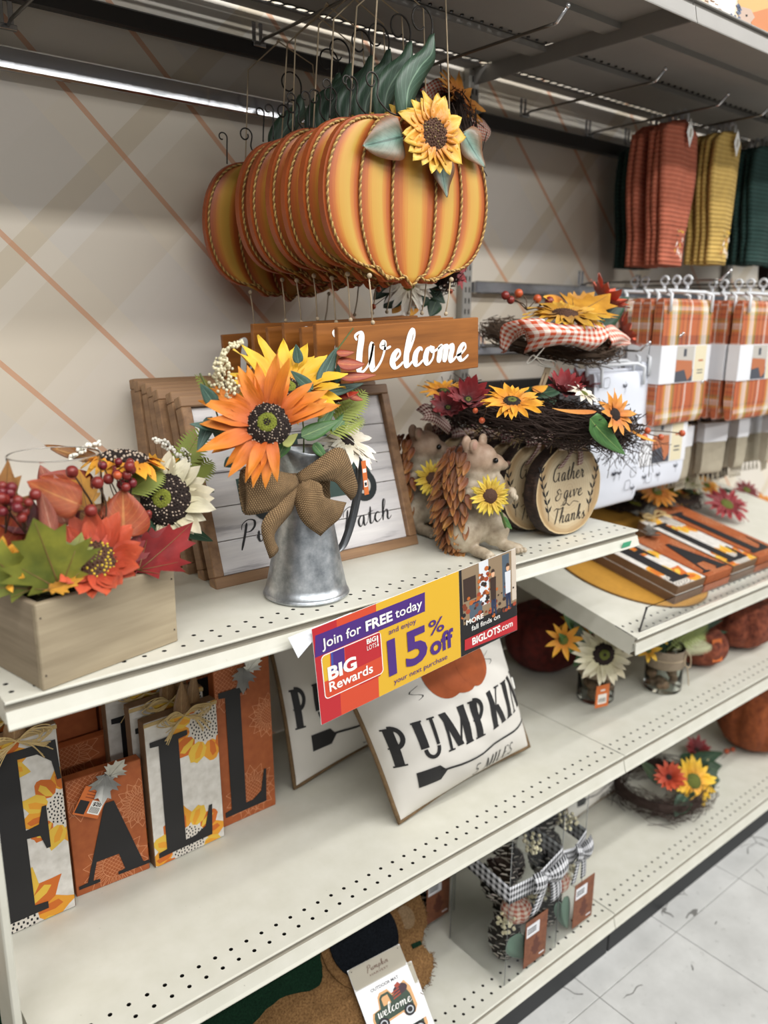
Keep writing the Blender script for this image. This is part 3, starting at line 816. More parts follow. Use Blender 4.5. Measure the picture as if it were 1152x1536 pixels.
def fern(parent, base, tip, W, mat, n=16, up=(0, -.5, .8), name='fern_sprig', label=None, curl=.5):
    b = V(base); t = V(tip); d = t-b; Ln = d.length; M = frame(b, d, z=V(up)); mb = MB()
    def ax(u): return V((Ln*u, 0, math.sin(u*PI)*Ln*.12*curl))
    mb.tube([ax(k/8) for k in range(9)], Ln*.008, 4)
    for k in range(n):
        u = .12+.86*k/n; w = W*math.sin(PI*min(1, u*.8+.2))**.7*.5
        for s in (-1, 1):
            p = ax(u); e = p+V((w*.55, s*w, -.15*w)); q = V((w*.12, 0, 0))
            mb.add([p-q*.6, p.lerp(e, .5)+V((-w*.05, 0, .02*w)), e, p.lerp(e, .5)+V((w*.22, 0, .02*w)), p+q], [(0, 4, 3, 1), (1, 3, 2)], 0, None, True)
    return part(name, mb, mat, parent, label, M=M)
def strands(parent, name, segs, r, mat, kind=None, label=None, n=3):
    mb = MB()
    for s in segs: mb.tube(s, r, n, caps=False)
    return part(name, mb, mat, parent, label, kind=kind)
def sheet(parent, name, A, B, mat, nu=14, nv=6, bulge=0, bdir=(0, -1, 0), uvs=(1, 1), wr=0, seed=0, label=None, thick=.0012, mb=None):
    """cloth strip between edge curves A and B (lists of world points)"""
    a = resample(cr(A, 6), nu); b = resample(cr(B, 6), nu); bd = V(bdir).normalized(); ph = random.Random(seed).random()*6
    def f(u, v):
        p = a[round(u*nu)].lerp(b[round(u*nu)], v)
        return p+bd*(bulge*math.sin(PI*v)+wr*math.sin(v*9+u*5+ph))
    q = mb or MB(); q.grid(f, nu, nv, thick=thick, uvs=uvs)
    if mb is None: return part(name, q, mat, parent, label)

STEM = flat('brown_stem', '#4a3524', .7)
GSTEM = flat('green_stem', '#5d6b3c', .6)
P_ORANGE = petalmat('orange_petal', '#b8420a', '#f59a23', .14, mid='#ee7d14')
P_YELLOW = petalmat('yellow_petal', '#d98a10', '#f7cf33', .10, mid='#f0b81e')
P_AMBER = petalmat('amber_petal', '#cf7410', '#f5b52a', .12, mid='#eda022')
P_CORAL = petalmat('coral_petal', '#94270f', '#dc6038', .16, mid='#cf4a26')
P_RED = petalmat('red_petal', '#5e0d12', '#a51e24', .18)
P_CREAM = petalmat('cream_petal', '#c9c193', '#efe8cf', .10)
P_WHITE = petalmat('white_petal', '#dcd2b4', '#f4f1ea', .07)
P_TIN = petalmat('painted_tin_petal', '#c9700f', '#f2cf52', .12, .35, mid='#eba02b')
D_DARK = flat('dark_flower_eye', '#241813', .9); D_SEED = flat('pale_seed', '#b9a794', .8); D_GREEN = flat('green_eye', '#747a26', .9, 0, .25, 300)
D_BROWN = flat('brown_eye', '#4c2f1d', .8); D_OLIVE = flat('olive_eye', '#5e6426', .9); D_GOLD = flat('gold_seed', '#d2b838', .8); D_TINB = flat('tin_bead', '#8c7a4c', .4, .4)
L_GREEN = leafmat('green_leaf', '#3f6b35', '#4c7a3f', '#7d9a58'); L_EUC = leafmat('eucalyptus_leaf', '#35544a', '#466558', '#6c8a78')
L_DARK = leafmat('dark_green_leaf', '#1f3d2a', '#2b4c34', '#5a7454'); L_RUST = leafmat('rust_leaf', '#a8481d', '#8a2f22', '#c47a3e')
L_ROUND = leafmat('copper_leaf', '#b0582b', '#9c3f22', '#c9824a'); L_PINK = leafmat('dusky_pink_leaf', '#b06a56', '#8f4c40', '#cf9a84')
L_PLUM = leafmat('plum_leaf', '#5a1a1c', '#6e2024', '#8c4a40'); L_BROWN = leafmat('brown_leaf', '#8a5a26', '#6f4018', '#b98b4c')
L_GOLD = leafmat('gold_leaf', '#c9912c', '#a9701c', '#e2c05c'); L_OLIVE = leafmat('olive_maple_leaf', '#868a2a', '#7a7a24', '#6e5a2a'); L_CRIM = leafmat('crimson_maple_leaf', '#7c1a1f', '#5e1418', '#a0463c')
L_SAGE = leafmat('painted_tin_leaf', '#6f9183', '#8a5a3c', '#4a6458', .4)
def maplemat(name, a, b, rough=.5):
    q = NT(name, rough); n1 = q.noise(q.coord('Object'), 22, 3); n2 = q.noise(q.coord('Object'), 160, 3)
    c = q.ramp(n1, [(.32, hexc(a)), (.68, hexc(b))])
    c = q.mix(1.0, c, q.ramp(n2, [(.3, (.86, .86, .86)), (.7, (1, 1, 1))]), 'MULTIPLY'); q.color(c); q.bump(n2, .2, .001); return q.m
M_OLIVE = maplemat('olive_maple', '#48551c', '#85862e'); M_CRIM = maplemat('crimson_maple', '#5c1215', '#8e2424')
M_GOLD = maplemat('gold_maple', '#a8701e', '#d49a34'); M_BROWN = maplemat('brown_maple', '#7a4a20', '#9c6a30')
VEIN1 = flat('leaf_vein', '#7a5a34', .6); VEIN2 = flat('leaf_vein_red', '#8c4a3c', .6)
FERNM = flat('fern_green', '#7f8a3c', .7); B_RED = flat('red_berry', '#7e2a24', .35); B_ORG = flat('orange_berry', '#b9542e', .35); B_GOLD = flat('gold_berry', '#d9a258', .35); B_PLUM = flat('plum_berry', '#6e1f26', .3)
SEEDC = flat('cream_seed', '#d9d0ae', .5); SEEDW = flat('white_bead', '#e9e6da', .4)
TWINE = flat('jute_twine', '#b8a68a', .85); RAFFIA = flat('raffia', '#c2a874', .7, 0, .15, 60)
TWIG = flat('dark_twig', '#33231b', .85)
def burlap():
    q = NT('burlap', .95); s = q.sep(q.coord('UV'))
    a = q.math('SINE', q.math('MULTIPLY', s[0], 190)); b = q.math('SINE', q.math('MULTIPLY', s[1], 105))
    h = q.math('MULTIPLY', a, b); nz = q.noise(q.coord('Object'), 90, 3)
    c = q.mix(q.ramp(h, [(.35, (0, 0, 0)), (.65, (1, 1, 1))]), hexc('#6a5236'), hexc('#b8996e'))
    c = q.mix(1.0, c, q.ramp(nz, [(.3, (.75, .75, .75)), (.7, (1, 1, 1))]), 'MULTIPLY')
    q.color(c); q.bump(h, .5, .001); return q.m
BURLAP = burlap()
def blob(name, ell, voxel, mats, parent, smooth=3, label=None, post=None):
    """one continuous surface from overlapping ellipsoids: (centre, radii, euler)"""
    bm = MB()
    for c, r, e in ell:
        M = Matrix.Translation(V(c)) @ Matrix.Rotation(e[2], 4, 'Z') @ Matrix.Rotation(e[1], 4, 'Y') @ Matrix.Rotation(e[0], 4, 'X') @ Matrix.Diagonal((r[0], r[1], r[2], 1))
        bm.ball((0, 0, 0), 1, 0, 20, 14, M)
    me = bm.mesh(name, mats); o = bpy.data.objects.new(name, me); COL.objects.link(o)
    md = o.modifiers.new('r', 'REMESH'); md.mode = 'VOXEL'; md.voxel_size = voxel; md.use_smooth_shade = True
    m2 = o.modifiers.new('s', 'SMOOTH'); m2.iterations = smooth; m2.factor = .6
    dg = bpy.context.evaluated_depsgraph_get(); ev = o.evaluated_get(dg); nm = bpy.data.meshes.new_from_object(ev)
    bpy.data.objects.remove(o)
    nm.transform(wm(parent).inverted()); nm.name = name
    for p in nm.polygons: p.use_smooth = True
    q = bpy.data.objects.new(name, nm); COL.objects.link(q); q.parent = parent; WM[q.name] = wm(parent).copy()
    if label: q['label'] = label
    return q
# ------------------------------------------------------------------ wooden planter with fall flowers
Z1 = 1.0257
u_ = V((.976, .217, 0)); v_ = V((-.217, .976, 0))
PM_ = frame((.043, -.541, Z1+.0005), u_, y=v_)
pl = thing('wooden_planter', 'long pale wooden box planter overflowing with fall leaves, berries and a glass hurricane', 'planter', M=PM_)
PLW = woodmat('weathered_planter_wood', '#8f8067', '#b5a68a', 'x', .8, .65)
PLW2 = woodmat('weathered_planter_wood_end', '#7b6d56', '#a1917a', 'y', .8, .65)
for lo, hi, m_ in (((0, 0, 0), (.1885, .009, .105), PLW), ((0, .141, 0), (.1885, .15, .105), PLW), ((.0005, .0092, 0), (.009, .1408, .1045), PLW2), ((.1795, .0092, 0), (.188, .1408, .1045), PLW2)):
    part('side_board', MB().rbox(lo, hi, .0012), m_, pl, local=True)
part('base_board', MB().rbox((.0093, .0093, .001), (.1792, .1407, .008), .001), PLW, pl, local=True)
g = MB()
for x in (.005, .1835):
    for z in (.018, .088): g.ball((x, -.0002, z), .0012, 0, 6, 4)
part('nail', g, flat('nail_dark', '#3b3028', .5), pl, local=True, kind='stuff')
g = MB(); g.grid(lambda u, v: (.0095+u*.1695, .0095+v*.131, .086+.012*noise.noise(V((u*9, v*9, 3)))), 24, 18)
part('moss_fill', g, flat('moss', '#2c2f18', .95, 0, .4, 200, .8), pl, local=True)
# glass hurricane
GL = NT('thin_glass', .0); GL.b.inputs['Transmission Weight'].default_value = 1; GL.b.inputs['IOR'].default_value = 1.06
GL.b.inputs['Specular IOR Level'].default_value = 1.0; GL.color((.98, .985, .98)); GL = GL.m
Mg = Matrix.Translation((.105, -.450, 1.108))
g = MB().lathe([(.0, .0), (.050, .0), (.0525, .004), (.053, .172), (.0527, .1745), (.0518, .1745), (.0514, .172), (.0512, .005), (.0, .004)], 40)
part('glass_hurricane', g, GL, pl, 'clear glass cylinder', M=Mg)
g = MB().tube([(.0525*math.cos(a*PI/24), .0525*math.sin(a*PI/24), .1745) for a in range(48)], .0007, 5, closed=True)
part('glass_rim', g, flat('rim_glint', '#a9a39b', .1, .4), pl, M=Mg)
N_ = V((-.3, -.8, .5))
f = flower(pl, 'coral_sunflower', at(142, 842, 'y', -.512), (-.22, -.66, .80), .067, P_CORAL, (D_BROWN, D_GOLD, D_GREEN), 13, 2, dr=.44, w=.42, cup=.45, curl=.25, dh=.35, hole=.25, seeds=130, seed=3, label='coral sunflower with green and gold eye')
f = flower(pl, 'cream_sunflower', at(249, 750, 'y', -.44), (-.62, -.62, .35), .070, P_CREAM, (D_DARK, D_SEED, D_GREEN), 13, 2, dr=.52, w=.36, cup=.05, curl=-.35, dh=.45, hole=.36, seeds=150, seed=5, label='cream sunflower with dark eye and green middle', roll=.3)
f = flower(pl, 'amber_sunflower', at(187, 688, 'y', -.42), (.1, -.05, 1), .062, P_AMBER, (D_DARK, D_SEED, D_BROWN), 13, 2, dr=.5, w=.34, cup=-.1, curl=-.5, dh=.3, hole=.1, seeds=130, seed=6, label='amber sunflower seen from the side')
f = flower(pl, 'small_yellow_flower', at(4, 850, 'y', -.50), (-.5, -.6, .5), .036, P_AMBER, (D_DARK, D_SEED, D_BROWN), 12, 2, dr=.4, w=.34, seed=8)
def A_(px, py, y): return at(px, py, 'y', y)
def mp_(bx, by, tx, ty, y0, y1, m, up=N_, seed=0, lob=1.0, curl=.2, label=None):
    maple(pl, A_(bx, by, y0), A_(tx, ty, y1), (m, VEIN1), up, curl, seed=seed, lob=lob, label=label)
mp_(92, 888, 48, 772, -.53, -.535, M_OLIVE, up=(-.25, -.95, .25), seed=1, lob=1.15, label='large olive green maple leaf')
mp_(100, 880, 122, 800, -.527, -.500, M_OLIVE, up=(-.2, -.9, .4), seed=2, lob=1.0)
mp_(50, 885, -40, 815, -.52, -.515, M_OLIVE, up=(-.25, -.9, .35), seed=9, lob=1.0)
mp_(205, 858, 291, 790, -.505, -.49, M_CRIM, up=(-.5, -.5, .7), seed=3, lob=1.0, label='crimson maple leaf')
mp_(200, 850, 255, 792, -.49, -.46, M_CRIM, up=(-.4, -.7, .6), seed=4, lob=.9)
mp_(195, 860, 207, 795, -.495, -.48, M_CRIM, up=(-.2, -.8, .5), seed=5, lob=.8)
mp_(132, 770, 118, 705, -.46, -.44, M_GOLD, up=(-.2, -.9, .2), seed=6, lob=.8, label='golden maple leaf beside the glass')
mp_(160, 780, 200, 745, -.46, -.45, M_GOLD, seed=7)
mp_(220, 700, 268, 692, -.41, -.40, M_GOLD, up=(-.1, -.5, .9), seed=8)
mp_(5, 800, 12, 690, -.47, -.45, M_BROWN, up=(-.2, -.9, .2), seed=10, lob=.7)
mp_(70, 885, 128, 870, -.535, -.545, M_GOLD, up=(-.1, -.5, .9), seed=12, lob=.7)
def lf_(bx, by, tx, ty, y0, y1, W, m, up=N_, curl=.3, blunt=.6, seed=0, wav=.02, lb=None):
    leaf(pl, A_(bx, by, y0), A_(tx, ty, y1), W, m, up, curl, .12, seed=seed, blunt=blunt, wav=wav, label=lb)
lf_(186, 808, 184, 733, -.485, -.475, .064, L_ROUND, (-.3, -1, .25), .15, .58, lb='round copper leaf at the front')
lf_(122, 758, 40, 722, -.49, -.495, .046, L_ROUND, (-.2, -.9, .5), .4, .5)
lf_(100, 790, 60, 698, -.44, -.42, .05, L_PINK, (-.3, -.9, .4), .3, .5)
lf_(78, 800, 62, 738, -.50, -.50, .020, L_PINK, (-.2, -1, .2), .2, .6)
lf_(140, 745, 58, 715, -.43, -.43, .055, L_RUST, (-.2, -.9, .4), .5, .5)
lf_(120, 800, 170, 760, -.47, -.45, .04, L_PLUM, N_, .3)
lf_(20, 800, 45, 745, -.48, -.46, .05, L_PLUM, N_, .3)
lf_(60, 830, 10, 760, -.47, -.46, .05, L_RUST, N_, .3)
lf_(100, 840, 60, 780, -.475, -.47, .05, L_PLUM, N_, .3)
lf_(0, 830, -25, 740, -.47, -.47, .06, L_RUST, N_, .3)
lf_(155, 790, 120, 770, -.47, -.46, .05, L_BROWN, N_, .3)
lf_(150, 690, 66, 667, -.37, -.37, .024, L_BROWN, (-.1, -.7, .7), .4, lb='slim brown leaf at the back')
lf_(240, 700, 150, 690, -.425, -.435, .026, L_OLIVE, (-.1, -.4, .9), .4)
lf_(190, 850, 215, 800, -.47, -.45, .04, L_PLUM, N_, .3)
lf_(255, 780, 320, 812, -.42, -.41, .025, L_DARK, N_, .3); lf_(250, 790, 195, 770, -.44, -.45, .026, L_DARK, N_, .3)
lf_(250, 790, 218, 745, -.43, -.42, .022, L_DARK, N_, .3); lf_(262, 725, 322, 738, -.40, -.39, .020, L_DARK, N_, .3)
lf_(150, 835, 155, 875, -.50, -.525, .020, L_CRIM, (-.2, -.7, .7), .4)
berries(pl, cluster_pts(A_(30, 757, -.515), .020, 11, 2), .0062, (B_RED, B_RED, B_GOLD, B_PLUM), A_(38, 800, -.49), seed=1)
berries(pl, cluster_pts(A_(178, 712, -.47), .024, 14, 3), .0062, (B_RED, B_PLUM, B_ORG), A_(190, 770, -.46), seed=2)
berries(pl, [A_(136, 766, -.50), A_(146, 724, -.49), A_(108, 708, -.47)], .0083, (B_RED,), A_(158, 790, -.48), seed=3, jit=.08)
berries(pl, cluster_pts(A_(2, 737, -.50), .012, 4, 5), .0065, (B_RED, B_PLUM), A_(8, 800, -.48), seed=4)
berries(pl, cluster_pts(A_(215, 775, -.47), .010, 4, 6), .0060, (B_RED,), A_(205, 810, -.47), seed=5)
sprig(pl, [A_(105, 690, -.38), A_(120, 678, -.38), A_(150, 664, -.38)], .0026, SEEDW, 45, .006, seed=4)
sprig(pl, [A_(275, 690, -.38), A_(250, 668, -.38), A_(230, 658, -.38)], .0027, SEEDW, 50, .006, seed=5)
sprig(pl, [A_(285, 700, -.38), A_(280, 680, -.38), A_(272, 672, -.38)], .0018, SEEDW, 30, .006, seed=6)
fern(pl, A_(190, 745, -.44), A_(240, 702, -.43), .05, FERNM, 13)
fern(pl, A_(250, 730, -.39), A_(318, 690, -.37), .06, FERNM, 14)
fern(pl, A_(262, 720, -.38), A_(305, 640, -.36), .05, FERNM, 14)

# ------------------------------------------------------------------ stack of framed signs
FW = woodmat('frame_wood', '#7e5d42', '#a88460', 'x', 1.0, .55); FWZ = woodmat('frame_wood_upright', '#7a5a40', '#a37e5a', 'z', 1.0, .55)
PLK = NT('white_shiplap', .7)
_v = PLK.coord('Object', (5, 60, 60)); _a = PLK.noise(_v, 1, 5, .65)
PLK.color(PLK.ramp(_a, [(.32, hexc('#a9a6a8')), (.42, hexc('#d3d0d0')), (.7, hexc('#e6e3e1'))])); PLK = PLK.m
INK = flat('black_ink', '#1e1c1e', .7); TRUCKG = flat('truck_green_print', '#3d544e', .7, 0, .15, 60); TRUCKD = flat('truck_dark_print', '#22292a', .7)
FS = .425; FH = .312
def frame_sign(label, y0, y1, i, x0=.362):
    up = V((0, y1-y0, .299)).normalized()
    M = frame((x0, y0, Z1+.0005), (1, 0, 0), y=up)      # local: x right, y up the sign, z toward the viewer
    M = M @ Matrix.Translation((0, 0, 0))
    r = thing('framed_sign', label, 'sign', M=M, group='wood framed shiplap signs leaning in a stack')
    b = .018
    part('frame_rail', MB().rbox((0, 0, -.022), (FS, b, 0), .0015), FW, r, local=True)
    part('frame_rail', MB().rbox((0, FH-b, -.022), (FS, FH, 0), .0015), FW, r, local=True)
    part('frame_stile', MB().rbox((0, b+.0002, -.022), (b, FH-b-.0002, 0), .0015), FWZ, r, local=True)
    part('frame_stile', MB().rbox((FS-b, b+.0002, -.022), (FS, FH-b-.0002, 0), .0015), FWZ, r, local=True)
    n = 5; h = (FH-2*b)/n
    for k in range(n):
        part('plank', MB().rbox((b+.0002, b+k*h+.0006, -.016), (FS-b-.0002, b+(k+1)*h-.0006, -.010), .0008), PLK, r, local=True)
    return r
FD = [(-.350, -.246), (-.300, -.207), (-.256, -.168), (-.215, -.138), (-.176, -.110), (-.140, -.082), (-.105, -.055)]
_w = ('front', 'second', 'third', 'fourth', 'fifth', 'sixth', 'rearmost')
for i, (a, b_) in enumerate(FD):
    r = frame_sign('white shiplap sign in a wood frame reading Patch, frontmost of the leaning stack' if i == 0 else '%s wood framed sign counted from the front of the leaning stack, mostly hidden' % _w[i], a, b_, i, .362+(0, .004, -.002, .002, .004, .002, .006)[i])
    if i == 0:
        fr = r
        g = MB(); T0 = Matrix.Translation((.06, .062, -.0098))
        cursive(g, 'Pumpkin', T0, .018, .0015, .0045, fitw=.165)
        cursive(g, 'Patch', Matrix.Translation((.265, .052, -.0098)) @ Matrix.Rotation(.06, 4, 'Z'), .018, .0015, .0045, fitw=.115)
        part('lettering', g, INK, fr, 'black script lettering', local=True)
        g = MB(); z = -.0096
        def ell(cx, cy, rx, ry, m, zz, a0=0, a1=360, n=28):
            p = [(cx+rx*math.cos(math.radians(a0+(a1-a0)*k/n)), cy+ry*math.sin(math.radians(a0+(a1-a0)*k/n))) for k in range(n+(0 if a1-a0 == 360 else 1))]
            g.poly(p, 0, m, Matrix.Translation((0, 0, zz)))
        g.poly([(.075, .115), (.30, .115), (.345, .125), (.345, .165), (.30, .178), (.285, .235), (.20, .235), (.185, .175), (.075, .170)], 0, 0, Matrix.Translation((0, 0, z)))
        g.poly([(.205, .18), (.268, .18), (.272, .225), (.208, .225)], 0, 2, Matrix.Translation((0, 0, z+.0002)))
        ell(.313, .142, .040, .036, 0, z+.0003, 10, 170); ell(.330, .128, .030, .030, 1, z+.0005); ell(.330, .128, .016, .016, 2, z+.0007); ell(.330, .128, .010, .010, 3, z+.0009)
        ell(.122, .122, .028, .028, 1, z+.0005); ell(.122, .122, .014, .014, 2, z+.0007)
        g.poly([(.285, .150), (.345, .168), (.350, .160), (.290, .142)], 0, 1, Matrix.Translation((0, 0, z+.0006)))
        part('truck_print', g, [TRUCKG, TRUCKD, flat('print_pale', '#c9c6bf', .7), flat('rust_print', '#7c3f2a', .7)], fr, 'dark green truck printed on the planks', local=True)

# ------------------------------------------------------------------ galvanised milk jug with bouquet
GALV = NT('galvanised_steel', .32, .85)
_c = GALV.coord('Object'); _a = GALV.noise(_c, 45, 5, .7); _e = GALV.noise(GALV.coord('Object', (1, 1, .15)), 60, 3)
GALV.color(GALV.ramp(_a, [(.3, hexc('#8b9196')), (.5, hexc('#b0b5b9')), (.7, hexc('#d2d5d7'))]))
_r = GALV.ramp(_e, [(.3, (.30, .30, .30)), (.7, (.46, .46, .46))]); GALV.l(_r, GALV.b.inputs['Roughness']); GALV = GALV.m
pc = V((.467, -.4455, Z1+.0004))
jg = thing('milk_jug', 'galvanised steel pitcher tied with a burlap bow and filled with a sunflower bouquet', 'pitcher', pc)
MJ = Matrix.Translation(pc)
prof = [(.0, .001), (.062, .001), (.0655, .0005), (.0668, .003), (.0660, .006), (.0640, .008)]
for k in range(13):
    t = k/12; prof.append((.0640+(.0345-.0640)*t**.92, .008+.158*t))
prof += [(.0340, .172), (.0350, .180), (.0400, .196), (.0450, .210), (.0475, .222), (.0480, .226), (.0475, .2265), (.0465, .222), (.0430, .206), (.0330, .178), (.0325, .166), (.050, .04), (.0, .03)]
g = MB(); g.lathe(prof, 48)
# pull a spout out of the rim toward the left and front
sp = V((-.93, -.36, 0))
nv = []
for (x, y, z) in g.v:
    r_ = math.hypot(x, y)
    if z > .19 and r_ > .03:
        c_ = max(0, (x*sp.x+y*sp.y)/r_)**6; k = (z-.19)/.0365
        x += sp.x*c_*k*.016; y += sp.y*c_*k*.016; z += c_*k*.012-(1-c_)*k*.0
    nv.append((x, y, z))
g.v = nv
part('body', g, GALV, jg, M=MJ)
g = MB(); g.tube([V((0, 0, 0))+V((.0655*math.cos(a*PI/20), .0655*math.sin(a*PI/20), .0035)) for a in range(40)], .0018, 6, closed=True)
part('base_rim', g, GALV, jg, M=MJ)
hd = cr([V((.508, -.447, 1.226)), V((.545, -.45, 1.238)), V((.566, -.452, 1.215)), V((.556, -.452, 1.150)), V((.536, -.450, 1.095)), V((.515, -.448, 1.082))], 7)
g = MB(); g.grid(lambda u, v: hd[round(u*(len(hd)-1))]+V((.5, -.85, 0))*(.014*(v-.5)), len(hd)-1, 2, thick=.0012)
part('handle', g, flat('dark_steel_strap', '#6c6e70', .35, .85), jg, 'flat dark strap handle')
yb = -.497
def J(px, py, y=yb): return at(px, py, 'y', y)
bw = part('burlap_bow', MB().ball(J(443, 722, -.492), .012, 0, 12, 8, None), BURLAP, jg, 'burlap bow tied round the neck')
g = MB()
for k in range(48): pass
ring = MB().lathe([(.0352, .146), (.0385, .152), (.0375, .165), (.0385, .180), (.0400, .190), (.0375, .188), (.036, .165), (.035, .147)], 40, M=MJ)
part('neck_band', ring, BURLAP, bw)
sheet(bw, 'loop', [J(443, 712, -.498), J(405, 704, -.515), J(366, 704, -.510), J(362, 712, -.505)], [J(443, 732, -.498), J(415, 762, -.520), J(380, 772, -.515), J(366, 772, -.508)], BURLAP, 16, 8, .010, uvs=(1, .6), wr=.0015, seed=1)
sheet(bw, 'loop', [J(443, 712, -.490), J(405, 706, -.490), J(370, 700, -.495), J(361, 708, -.503)], [J(443, 730, -.485), J(415, 755, -.488), J(385, 768, -.492), J(366, 770, -.505)], BURLAP, 16, 6, -.008, uvs=(1, .6), seed=2)
sheet(bw, 'loop', [J(443, 712, -.495), J(475, 690, -.505), J(503, 672, -.500), J(520, 680, -.495), J(533, 720, -.490)], [J(445, 728, -.495), J(478, 722, -.512), J(500, 722, -.510), J(512, 735, -.500), J(526, 750, -.492)], BURLAP, 18, 8, .010, uvs=(1, .6), wr=.001, seed=3)
sheet(bw, 'tail', [J(436, 724, -.502), J(412, 758, -.520), J(392, 790, -.522), J(404, 838, -.518)], [J(447, 732, -.500), J(440, 765, -.512), J(412, 800, -.518), J(418, 822, -.512)], BURLAP, 16, 6, .006, uvs=(1, .5), wr=.001, seed=4)
sheet(bw, 'tail', [J(441, 728, -.500), J(444, 760, -.516), J(455, 785, -.522), J(480, 804, -.520)], [J(452, 716, -.500), J(480, 725, -.525), J(487, 745, -.528), J(521, 754, -.515)], BURLAP, 16, 8, .009, uvs=(1, .6), wr=.002, seed=5)
# blooms
f = flower(jg, 'orange_sunflower', J(403, 637, -.515), (-.62, -.72, .42), .098, P_ORANGE, (D_DARK, D_SEED, D_GREEN), 17, 2, dr=.32, w=.22, cup=.42, curl=-.40, dh=.45, hole=.42, seeds=170, seed=21, skip=lambda a: 5.0 < a < 6.15, label='large orange sunflower with dark ringed green eye', jitter=.16)
f = flower(jg, 'yellow_sunflower', J(430, 585, -.455), (-.15, -.55, .8), .092, P_YELLOW, (D_DARK, D_SEED, D_GREEN), 14, 2, dr=.3, w=.26, cup=.55, curl=-.3, seed=22, label='yellow sunflower behind the orange one')
f = flower(jg, 'white_daisy', J(520, 660, -.435), (.15, -.55, .65), .062, P_WHITE, (D_DARK, D_BROWN, D_DARK), 12, 2, dr=.24, w=.27, cup=.10, curl=-.45, seed=23, label='white daisy at the right of the bouquet')
f = flower(jg, 'red_flower', J(497, 598, -.46), (.1, -.5, .9), .045, petalmat('scarlet_petal', '#8c1a12', '#d9431f', .15), (D_DARK, D_BROWN, D_DARK), 9, 1, dr=.25, w=.35, cup=.6, curl=.3, seed=24)
g = MB()
for k in range(7):
    a = 2*PI*k/7
    g.ball((.0075*math.cos(a), .0075*math.sin(a), .013), .0085, 0, 8, 6, sc=(.8, .8, 1.8))
part('golden_pod', g, flat('gold_pod', '#c9a04a', .35, .3, .15, 80), jg, 'small golden pumpkin shaped pod', M=aim(J(474, 622, -.495), (.15, -.35, .9)))
for a in [(470, 585, 436, 556, -.49, -.50, .019, L_EUC), (480, 578, 506, 520, -.475, -.475, .022, L_EUC), (448, 545, 444, 516, -.45, -.45, .016, L_EUC), (482, 590, 546, 575, -.48, -.47, .018, L_EUC), (505, 575, 508, 545, -.46, -.46, .012, L_EUC), (452, 655, 510, 630, -.50, -.49, .024, L_GREEN), (470, 665, 492, 690, -.49, -.50, .016, L_GREEN), (335, 640, 284, 636, -.47, -.47, .014, L_EUC), (325, 610, 300, 575, -.47, -.47, .020, L_EUC), (318, 625, 296, 678, -.46, -.46, .018, L_EUC), (340, 660, 318, 645, -.46, -.46, .02, L_EUC), (350, 690, 336, 700, -.46, -.46, .016, L_EUC), (430, 660, 415, 690, -.50, -.50, .02, L_GREEN), (500, 650, 530, 610, -.47, -.46, .02, L_GREEN), (480, 640, 505, 600, -.47, -.46, .018, L_GREEN), (425, 668, 447, 650, -.515, -.51, .014, flat('pale_stem_green', '#b7bd6a', .6))]:
    leaf(jg, J(a[0], a[1], a[4]), J(a[2], a[3], a[5]), a[6], a[7], (-.3, -.9, .4), .3, .15, seed=a[0], blunt=.55)
for a in [(506, 545, 548, 546, -.485, -.49, .022), (508, 565, 565, 562, -.485, -.49, .016), (520, 590, 545, 600, -.475, -.475, .014), (505, 530, 532, 528, -.485, -.485, .012)]:
    leaf(jg, J(a[0], a[1], a[4]), J(a[2], a[3], a[5]), a[6], L_RUST, (-.1, -.8, .5), .4, .1, seed=a[0]+1)
strands(jg, 'stem', [cr([J(480, 600, -.47), J(492, 560, -.47), J(503, 530, -.47), J(530, 492, -.478)], 6), cr([J(330, 640, -.46), J(322, 610, -.465), J(300, 560, -.465)], 6), cr([J(430, 640, -.46), J(350, 650, -.46), J(300, 640, -.465)], 6), cr([J(455, 690, -.46), J(455, 640, -.47), J(445, 560, -.46)], 6)], .0012, GSTEM, n=5)
fern(jg, J(500, 640, -.46), J(548, 585, -.45), .05, FERNM, 14); fern(jg, J(490, 655, -.47), J(545, 625, -.46), .045, FERNM, 12)
fern(jg, J(335, 620, -.45), J(292, 562, -.45), .04, FERNM, 12)
sprig(jg, [J(352, 610, -.47), J(338, 580, -.47), J(330, 545, -.47)], .0026, SEEDC, 170, .021, seed=11, label='cream seed sprig')
sprig(jg, [J(330, 548, -.47), J(335, 530, -.47), J(345, 520, -.47), J(362, 513, -.47)], .0025, SEEDC, 60, .005, seed=12)
g = MB(); tg = J(545, 715, -.50)
Mt = frame(J(550, 742, -.505), J(558, 740, -.505)-J(550, 742, -.505), y=J(541, 686, -.500)-J(550, 742, -.505))
g.rbox((-.004, 0, -.0003), (.0045, .052, .0003), .0001)
for z, h in ((.012, .010), (.034, .006)): g.box((-.003, z, .0003), (.0033, z+h, .0005), 1)
g.box((-.002, .014, .0005), (.002, .019, .0006), 2)
part('price_tag', g, [flat('orange_tag', '#c9692e', .6), flat('white_tag', '#e6e0d8', .6), INK], jg, 'narrow orange price tag', M=Mt)
strands(jg, 'tag_string', [cr([J(520, 655, -.46), J(535, 668, -.48), J(542, 688, -.50)], 5)], .0006, SEEDW, n=4)

